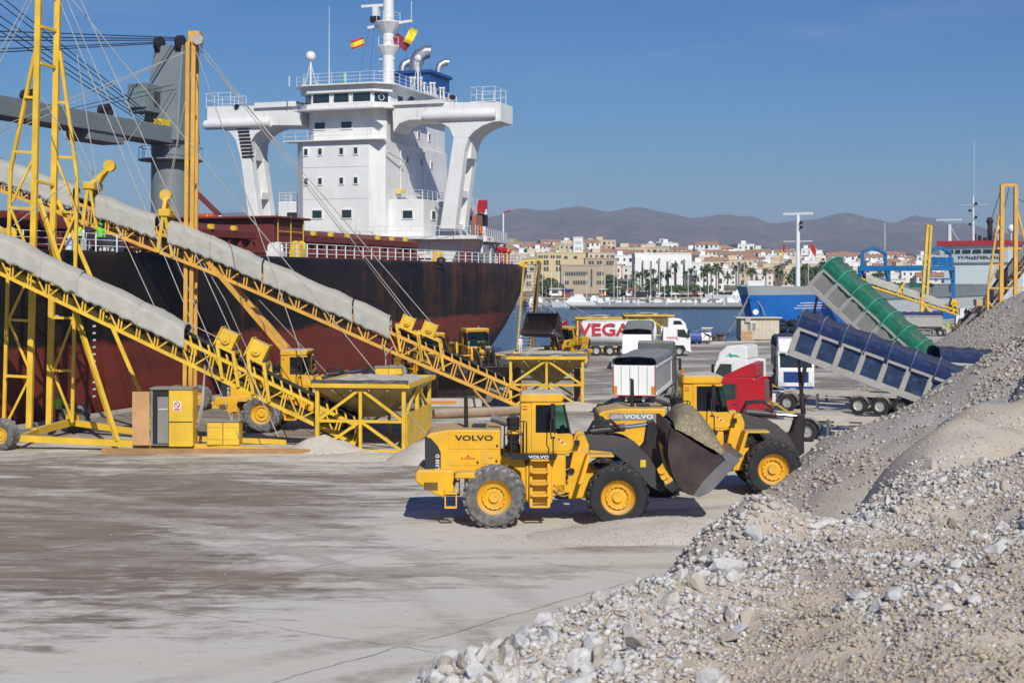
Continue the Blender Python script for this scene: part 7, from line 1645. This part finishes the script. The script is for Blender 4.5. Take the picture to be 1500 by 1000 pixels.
person('worker in lime high-visibility clothes walking on the dock by the yellow conveyor', tuple(gp(1390, 488)), R(-100), 'walk', hivis, hivis_tr, hwhite)
person('man in a dark shirt bending over beside the white car', tuple(gp(1038, 504)), R(170), 'bend', navy, khaki)
person('person in dark clothes and a red helmet on the gangway stairs', (pd(769, 460, 167).x, 167.3, pd(769, 459.5, 167).z), R(-90), 'stand', navy, navy, hred)
person('person in white overalls at the foot of the gangway', tuple(gp(762, 516)), R(-60), 'stand', white, white, hwhite)
# ================================================================ marina and town
random.seed(21)
def hx(px, d): return (px-HPX)/FPX*d
wcol = [pm('town_white', (.72,.69,.64), .9, var=.05, vscale=.05), pm('town_cream', (.60,.50,.36), .9, var=.06, vscale=.05), pm('town_tan', (.46,.36,.26), .9, var=.06, vscale=.05), pm('town_pink', (.56,.38,.28), .9, var=.06, vscale=.05), pm('town_bright', (.78,.77,.75), .9, var=.04, vscale=.05)]
tile = pm('roof_tile', (.36,.20,.13), .9, var=.2, vscale=.3); flatr = pm('flat_roof', (.50,.42,.33), .9, var=.1, vscale=.2)
shut = pm('window_dark', (.05,.05,.055), .4, var=.3); wglass = glass_mat('town_glass', (.04,.055,.065), .15)
pier = pm('pontoon_grey', (.30,.30,.29), .8, var=.12, vscale=.2); floatb = pm('float_black', (.02,.022,.025), .7)
# house prototypes: a wall, a roof, each window its own part
def house(kind, wm, w, d, h, roofm, floors, cols, label):
    t = thing('house', label, 'house', (0,0,0), 0, 'houses of the town')
    ob('wall', MB().bb(-w/2,w/2,-d/2,d/2,-6,h), wm, t)
    if kind == 'gable': ob('roof', MB().prism([(-w/2-.3,-d/2-.3,h),(-w/2-.3,d/2+.3,h),(-w/2-.3,0,h+d*.22)], (w+.6,0,0)), roofm, t)
    elif kind == 'hip': ob('roof', MB().add([(-w/2-.4,-d/2-.4,h),(w/2+.4,-d/2-.4,h),(w/2+.4,d/2+.4,h),(-w/2-.4,d/2+.4,h),(-w*.2,0,h+d*.25),(w*.2,0,h+d*.25)], [(3,2,1,0),(0,1,5,4),(1,2,5),(2,3,4,5),(3,0,4)]), roofm, t)
    else:
        ob('roof', MB().bb(-w/2-.15,w/2+.15,-d/2-.15,d/2+.15,h,h+.5), roofm, t); ob('stair_head', MB().bb(-w*.3,-w*.02,-d*.2,d*.3,h+.5,h+2.6), wm, t)
    for f in range(floors):
        for c in range(cols):
            x = lerp(-w/2, w/2, (c+.5)/cols); z = .9 + f*3.0; k = (c*7 + f*3) % 4
            wd_ = 1.0 if k else 1.9; boxp(t, 'window', x-wd_/2, x+wd_/2, -d/2-.06, -d/2+.02, z if k else z-.8, z+1.4, shut)
    return t
protos = []
specs = [('flat',0,11,9,6.4,flatr,2,3),('flat',4,14,9,6.2,wcol[4],2,4),('hip',1,12,10,6.0,tile,2,3),('gable',0,13,9,5.8,tile,2,4),('flat',1,16,10,9.2,flatr,3,5),('hip',3,12,9,6.0,tile,2,3),('flat',2,12,9,6.4,wcol[2],2,4),('gable',4,15,10,8.6,tile,3,5),('flat',4,10,8,9.4,wcol[0],3,3)]
names = ['white flat-roofed house with a roof stair','bright white cube house','cream house with a hipped tile roof','white house with a red tiled gable','cream three-storey block with a flat roof','pink house with a hipped tile roof','tan flat-roofed house','white three-storey house with a red tiled gable','narrow white three-storey house']
for (k, wi, w, d, h, rm, fl, co), lb_ in zip(specs, names): protos.append(house(k, wcol[wi], w, d, h, rm, fl, co, lb_))
placed = []; first = [True]*len(protos); cnt = 0
rows = [(610,13,(745,1500),.85),(665,12,(745,1520),.9),(715,12,(745,1520),.9),(770,12,(740,1520),.95),(830,12.5,(740,1530),1.0),(895,13,(740,1530),1.0),(965,14,(740,1530),1.0),(1050,16,(740,1530),1.05)]
where = ['just behind the waterfront', 'low on the town slope', 'low on the town slope', 'halfway up the town slope', 'halfway up the town slope', 'high on the town slope', 'high on the town slope', 'on the skyline of the town']
for ri, (d0, step, (a, b), sc) in enumerate(rows):
  if True:
    px_ = a + random.random()*10
    while px_ < b:
        d = d0 + random.uniform(-22, 22); skip = False
        if d < 690 and (px_ < 935 or (930 < px_ < 1015)): skip = True
        if d < 640 and px_ > 1090 and random.random() < .5: skip = True
        if d < 640 and px_ < 1090 and random.random() < .6: skip = True
        i = random.choices(range(9), (4,5,2,3,2,1.5,1.5,2,3) if px_ > 930 else (2,2,3,3,3,2,2,2,1))[0]
        if not skip:
            x = hx(px_, d); loc = (x, d, shore_z(x, d)-.2); rz = R(random.uniform(-22, 22)); s_ = sc*random.uniform(.85, 1.2)
            if first[i]: p = protos[i]; p.location = loc; p.rotation_euler = (0,0,rz); p.scale = (s_,)*3; first[i] = False; p['label'] = names[i] + ' ' + where[ri]
            else: dup(protos[i], loc, rz, names[i] + ' ' + where[ri], None, s_)
            cnt += 1
        px_ += step*random.uniform(.8, 1.5)*1.35*800/d*.92
# landmark buildings
def block(name, label, px0, px1, ytop, d, wm, rows_, depth=14, ybase=None, roofm=None, extra=None):
    x0, x1 = hx(px0, d), hx(px1, d); zt = CAMH + (HPY-ytop)*d/FPX; zb = shore_z((x0+x1)/2, d) - 2
    t = thing(name, label, 'building', ((x0+x1)/2, d, zb), 0, None, True)
    ob('wall', MB().bb(x0,x1,d,d+depth,zb,zt), wm, t); ob('parapet', MB().bb(x0-.2,x1+.2,d-.2,d+depth+.2,zt,zt+.5), roofm or wm, t)
    for (pa, pb, ya, yb) in rows_:
        o = ob('window', MB().bb(hx(pa,d), hx(pb,d), d-.12, d+.05, CAMH+(HPY-yb)*d/FPX, CAMH+(HPY-ya)*d/FPX), wglass, t)
        n_ = max(1, int((pb-pa)/3.2))
        for k in range(n_+1): xx = hx(lerp(pa,pb,k/n_), d); boxp(o, 'mullion', xx-.12, xx+.12, d-.2, d-.1, CAMH+(HPY-yb)*d/FPX, CAMH+(HPY-ya)*d/FPX, wm)
    return t
t_ = block('office_building', 'tan modern two-storey office building with ribbon windows on the waterfront', 822, 887, 389, 585, wcol[2], [(826,861,398,403.5),(874,884.5,398,403.5),(826,833.5,411,416.5),(839,861,411,416.5),(874,884.5,411,416.5),(865,868,394,420)])
block('apartment_block', 'yellow apartment block with balconies behind the palms on the waterfront', 786, 858, 371, 640, pm('town_yellow', (.62,.50,.28), .9, var=.05), [(788,795,374,378),(796,803,374,378),(806,813,374,378),(815,822,374,378),(826,832,375,379),(840,846,375,379),(796,804,381,388),(814,821,381,388),(796,804,391,397),(814,821,391,397),(786,791,381,388)])
block('lower_wing', 'long cream terrace building beside the office building', 758, 786, 398, 600, wcol[1], [(761,768,402,408),(771,778,402,408),(761,768,413,419),(771,778,413,419)])
tw_ = block('watch_tower', 'white square tower rising above the town roofs', 840, 854, 348.5, 760, wcol[4], [(843,844.6,353.5,357),(846,847.6,353.5,357),(849.5,851.1,353.5,357),(843,844.6,362,366),(846,847.6,362,366),(849.5,851.1,362,366)], 9)
wt_ = block('white_terrace', 'stepped bright white apartment terrace behind the palms', 930, 1012, 372, 640, wcol[4], [(908+k*0+x, 911+x, 382+7*j, 386+7*j) for j in range(4) for x in range(26, 102, 9) for k in (0,)], 16)
for k in range(7):
    xa = 930 + k*12; d = 634 - k*1.0; ob('step_block', MB().bb(hx(xa,d), hx(xa+9,d), d-1.6-k*.4, d+6, shore_z(50,d)-2, CAMH+(HPY-(376+((k*5) % 13)))*d/FPX), wcol[4], wt_)
block('pergola_terrace', 'terrace building with a brown pergola roof above the office building', 857, 904, 379, 620, wcol[2], [(862,870,382,388),(874,882,382,388),(888,900,382,388)], 10)
# low sea wall and promenade
prom = ob('promenade', MB().bb(hx(740,540), hx(1530,540), 536, 548, -2, 1.0), pm('promenade_stone', (.42,.35,.26), .9, var=.1, vscale=.1), None); tag(prom, 'stone quay of the marina in front of the town', None, kind='structure')
swl = thing('sea_wall', 'long white wall along the marina road', 'wall', (hx(1040,560), 560, .8), 0, None, True); ob('wall', MB().bb(hx(935,560), hx(1100,560), 560, 561, .6, 3.2), wcol[0], swl)
# palms
ptr = pm('palm_trunk', (.17,.12,.08), .95, var=.2); pfr = pm('palm_frond', (.085,.115,.045), .7, var=.3, vscale=.4); hedge = pm('hedge_leaf', (.055,.09,.03), .8, var=.35, vscale=.5)
def palm(label, h, nf, fl):
    t = thing('palm_tree', label, 'palm tree', (0,0,0), 0, 'palms along the marina')
    ob('trunk', MB().tube([(0,0,-1),(.1,.05,h*.5),(0,0,h)], [.38,.28,.3], 7), ptr, t)
    mb = MB()
    for k in range(nf):
        a = random.random()*6.283; el = random.uniform(-.35, 1.25); L = fl*random.uniform(.8, 1.1); pts_ = []
        for i in range(6):
            s = i/5; r_ = L*s*math.cos(el)*(1-.1*s); z = h + L*s*math.sin(el) - L*.55*s*s*(1.1-.3*math.sin(el)); pts_.append(Vector((math.cos(a)*r_, math.sin(a)*r_, z)))
        for i in range(5):
            p, q = pts_[i], pts_[i+1]; sd = Vector((-math.sin(a), math.cos(a), 0)); wd_ = .55*(math.sin(math.pi*min(1,(i+.6)/5.4))*.9+.12)
            for sgn in (-1, 1):
                dn = Vector((0,0,-.45*wd_)); mb.quad(p, q, q + sd*sgn*wd_*.9 + dn, p + sd*sgn*wd_ + dn)
    ob('crown', mb, pfr, t); return t
pal = [palm('tall palm with a bare trunk and full crown on the marina front', 10.5, 34, 3.4), palm('tall thin palm on the marina front', 13, 28, 2.9), palm('broad low palm on the marina front', 6.5, 40, 4.0)]
pfirst = [True]*3
plist = [(937,1,560),(946,0,556),(957,1,560),(968,0,552),(979,0,566),(988,1,558),(950,2,552),(929,0,560),(1005,1,556),(1012,1,562),(1018,0,552),(1031,0,560),(1036,1,566),(1049,1,556),(1053,0,570),(1042,0,552),(1078,1,556),(1066,0,575),(1090,1,580),(792,0,552),(790,2,548),(800,2,552),(928,2,550),(960,2,549),(1102,0,560),(1110,2,556),(1122,1,565),(1140,1,560),(1143,0,565),(1165,0,560),(1180,1,556),(1190,2,560),(1205,1,552),(1215,0,566),(1228,2,556),(1245,0,560),(1262,2,552),(1280,0,556),(1290,1,566),(1300,2,556),(1268,1,566)]
for px_, k, d in plist:
    x = hx(px_, d); z = max(shore_z(x, d), .8); s_ = random.uniform(.7, 1.0)
    pl = ('beside the yellow apartment block' if px_ < 830 else 'in front of the white terrace' if px_ < 1015 else 'beside the white sea wall' if px_ < 1097 else 'beyond the blue ship'); lbp = ['palm with a full crown','tall thin palm','broad low palm'][k] + ' ' + pl
    if pfirst[k]: pal[k]['label'] = lbp; o = pal[k]; o.location = (x,d,z); o.scale = (s_,)*3; pfirst[k] = False
    else: dup(pal[k], (x,d,z), random.random()*6, lbp, None, s_)
# hedges and round trees: clumps of leaf faces
def leafy(name, label, cat, px_, d, w, h, n_, group=None, trunk=True):
    x = hx(px_, d); z = max(shore_z(x, d), .8); t = thing(name, label, cat, (x,d,z), 0, group)
    mb = MB()
    for _ in range(n_):
        a = random.random()*6.283; r_ = random.random()**.5; zz = random.random(); rr = w/2*r_*(math.sin(math.pi*(.15+.8*zz))**.6); c = Vector((math.cos(a)*rr, math.sin(a)*rr*.6, h*(.12+.88*zz)))
        s = random.uniform(.35,.75); u = Vector((random.gauss(0,1),random.gauss(0,1),random.gauss(0,1))).normalized()*s; v = u.orthogonal().normalized()*s; mb.quad(c-u-v, c+u-v, c+u+v, c-u+v)
    ob('crown', mb, hedge, t)
    if trunk: ob('trunk', MB().tube([(0,0,-1),(0,0,h*.5)], [.3,.2], 6), ptr, t)
    return t
for px_, w, h in ((980,9,4.2),(992,10,4.4),(1004,9,4.0),(1014,9,4.6),(1036,8,4.0)): leafy('hedge', 'clipped dark green hedge at the foot of the palms', 'hedge', px_, 552, w, h, 260, 'hedges below the palms', False)
for px_, d, w, h in ((806,556,9,7),(796,560,8,6),(818,562,7,5),(894,590,8,7),(900,560,9,4),(915,560,8,4),(1225,640,16,12),(1170,640,12,9),(1195,650,11,9),(1288,600,9,8)): leafy('tree', 'bushy green tree among the waterfront buildings', 'tree', px_, d, w, h, 320, 'trees along the waterfront')
for px_, d, w, h in ((985,1100,9,8),(1005,1150,12,9),(925,1000,9,7),(770,900,8,9),(782,880,3.5,11),(935,760,8,7),(1120,900,10,7),(1330,900,12,8)): leafy('tree', 'green tree among the roofs of the town', 'tree', px_, d, w, h, 260, 'trees among the roofs')
# pontoons with floats
pt_ = thing('pontoon', 'long grey floating pontoon with a row of black floats', 'pontoon', (hx(960,452), 452, -1.6), 0, None, True)
ob('deck', MB().bb(hx(831,452), hx(1120,452), 450, 455, -.75, -.35), pier, pt_); 
for k in range(64): boxp(pt_, 'float', hx(880+k*3.5,452), hx(882.4+k*3.5,452), 449.8, 454, -1.75, -.76, floatb)
ob('ramp', MB().bb(hx(835,452), hx(878,452), 449.9, 454, -1.75, -.76), floatb, pt_)
for k in range(6): rod(pt_, 'pile', (hx(893+k*42,455), 455.5, -3), (hx(893+k*42,455), 455.5, 1.6), .5, white)
pt2 = thing('pontoon', 'farther pale pontoon where the yachts are moored', 'pontoon', (hx(960,490), 490, -1.6), 0, None, True); ob('deck', MB().bb(hx(778,490), hx(1150,490), 487, 491, -1.0, -.2), pier, pt2)
for k in range(8): rod(pt2, 'pile', (hx(838+k*38,491), 491.5, -3), (hx(838+k*38,491), 491.5, 2.2), .5, white)
# boats
blw = pm('boat_white', (.74,.74,.73), .4, var=.04); blb = pm('boat_blue', (.05,.16,.4), .4); blo = pm('boat_orange', (.65,.15,.03), .4)
def boat(label, L, kind, hullm, loc, rotz, group='boats in the marina'):
    t = thing('boat', label, 'boat', loc, rotz, group); hw = L*.16
    mb = MB()
    for z, k in ((-.3,.75),(.3,.9),(.12*L,1.0)): mb.v += [Vector(p) for p in ((-L/2,-hw*k,z),(L*.2,-hw*k,z),(L*(.38+.12*k),0,z+.12*(z > .5)*L*.1),(L*.2,hw*k,z),(-L/2,hw*k,z))]
    for i in range(2):
        for j in range(5): mb.f.append((i*5+j, i*5+(j+1) % 5, (i+1)*5+(j+1) % 5, (i+1)*5+j))
    mb.f.append((10,11,12,13,14)); ob('hull', mb, hullm, t)
    d = .12*L
    if kind == 'yacht':
        ob('cabin', MB().hexa([(-L*.3,-hw*.7,d),(L*.18,-hw*.6,d),(L*.18,hw*.6,d),(-L*.3,hw*.7,d),(-L*.25,-hw*.6,d*2),(L*.05,-hw*.5,d*2),(L*.05,hw*.5,d*2),(-L*.25,hw*.6,d*2)]), blw, t); boxp(t, 'window', -L*.24, L*.06, -hw*.68, -hw*.6, d*1.3, d*1.75, glassd)
        ob('flybridge', MB().bb(-L*.22,-L*.02,-hw*.45,hw*.45,d*2,d*2.5), blw, t)
    elif kind == 'sail':
        ob('cabin', MB().bb(-L*.15,L*.15,-hw*.5,hw*.5,d,d*1.35), blw, t); rod(t, 'mast', (L*.05,0,d), (L*.05,0,L*1.25), .2, white); rod(t, 'boom', (L*.05,0,d*2), (-L*.35,0,d*2), .16, blb)
    else: ob('wheelhouse', MB().bb(-L*.1,L*.12,-hw*.5,hw*.5,d,d*2.1), blw, t); boxp(t, 'window', -L*.08, L*.10, -hw*.52, -hw*.5, d*1.5, d*1.9, glassd)
    return t
boat('white motor yacht with a blue stripe tied up at the pale pontoon', 15, 'yacht', blw, (hx(840,482), 482, -1.6), R(175))
for px_, L, k, m, d, lab in ((780,11,'yacht',blw,505,'white cabin cruiser'),(795,9,'yacht',blw,507,'small white cruiser'),(868,8,'launch',blw,500,'small white launch'),(880,9,'yacht',blb,508,'blue-hulled cruiser'),(905,8,'launch',blw,503,'low white launch'),(918,7,'launch',blw,500,'small open launch'),(962,10,'launch',blo,498,'orange pilot launch'),(975,9,'yacht',blw,504,'white cruiser'),(1000,8,'launch',blw,506,'white launch'),(1018,8,'launch',blw,502,'white day boat'),(1035,9,'yacht',blw,508,'white cruiser'),(1050,8,'launch',blw,504,'white launch'),(1064,10,'yacht',blw,508,'white cruiser'),(1080,9,'launch',blw,504,'white launch'),(1092,10,'yacht',blw,512,'white cruiser'),(890,7,'launch',blw,515,'small launch'),(930,8,'launch',blw,512,'small launch'),(815,8,'launch',blw,512,'small launch')):
    boat(lab + ' moored among the other boats in the marina', L, k, m, (hx(px_,d), d, -1.6), R(random.uniform(60,120)))
boat('large cream motor yacht behind the bow of the blue ship', 30, 'yacht', blw, (hx(1090,530), 526, -1.6), R(172)); boat('second cream motor yacht beyond the bow of the blue ship', 24, 'yacht', blw, (hx(1135,540), 530, -1.6), R(170))
for px_, d, hgt in ((1298,420,26),(1185,500,20),(905,500,16)): boat('sailing yacht with a tall white mast', hgt*.8, 'sail', blw, (hx(px_,d), d, -1.6), R(95), 'sailing yachts')
for k in range(30):
    px_ = 785 + k*10.5 + random.uniform(-3,3); d = random.choice((512, 518, 525)); L = random.uniform(8, 13)
    kd = random.choice(('yacht','launch','sail','sail')); boat({'yacht':'white cruiser','launch':'small white launch','sail':'sailing boat with a bare mast'}[kd] + ' berthed in the back row of the marina', L, kd, random.choice((blw,blw,blw,blb)), (hx(px_,d), d, -1.6), R(random.uniform(70,110)), 'boats in the back row')
# parked cars on the marina road, kiosks and containers
cp = [pm('car_dark', (.02,.022,.028), .35), pm('car_silver', (.35,.36,.38), .3), white, pm('car_red', (.3,.02,.02), .35)]
for k in range(15):
    px_ = 930 + k*9.5 + random.uniform(-2,2); d = 543; i = random.choice((0,0,0,1,2,0,3))
    car(['dark car', 'silver car', 'white car', 'red car'][i] + ' in the row parked on the marina road', (hx(px_,d), d, 1.6), R(random.choice((0,180)) + random.uniform(-6,6)), cp[i], False, 'cars parked by the marina', True)
def kiosk(label, px0, px1, y0, y1, d, m, m2):
    t = thing('kiosk', label, 'kiosk', (hx((px0+px1)/2,d), d, 1.6), 0); w = hx(px1,d)-hx(px0,d); h = (y1-y0)*d/FPX
    ob('wall', MB().bb(-w/2,w/2,0,3,0,h), m, t); ob('awning', MB().bb(-w/2-.3,w/2+.3,-1.0,3.2,h,h+.25), m2, t); boxp(t, 'hatch', -w*.3, w*.2, -.06, .02, h*.35, h*.75, shut); boxp(t, 'panel', w*.25, w*.42, -.05, .02, h*.1, h*.9, m2)
kiosk('white kiosk beside the office building', 805, 823, 418, 428, 541, white, wcol[0]); kiosk('graffiti-painted red and blue container on the marina quay', 824, 840, 417, 426, 541, pm('graffiti_red', (.4,.03,.04), .6), blb); kiosk('orange kiosk on the marina quay', 878, 888, 419, 428, 541, blo, white); kiosk('white poster booth on the marina quay', 917, 926, 418, 428, 541, white, pm('poster_red', (.5,.05,.06), .6)); kiosk('tall grey booth by the poster booth', 903, 909, 416, 428, 541, cp[0], wcol[0])
# ================================================================ haze: the air over the bay
hzm = bpy.data.materials.new('haze_air'); hzm.use_nodes = True; hn = hzm.node_tree.nodes; hn.remove(hn['Principled BSDF'])
pv = hn.new('ShaderNodeVolumePrincipled'); pv.inputs['Color'].default_value = (.72,.82,1.0,1); pv.inputs['Density'].default_value = 1.3e-4; pv.inputs['Anisotropy'].default_value = .0
hzm.node_tree.links.new(pv.outputs[0], hn['Material Output'].inputs['Volume'])
hz_o = ob('haze', MB().bb(-14000, 14000, -400, 11500, -6, 520), hzm); tag(hz_o, 'thin blue haze in the air over the bay', None, kind='stuff')
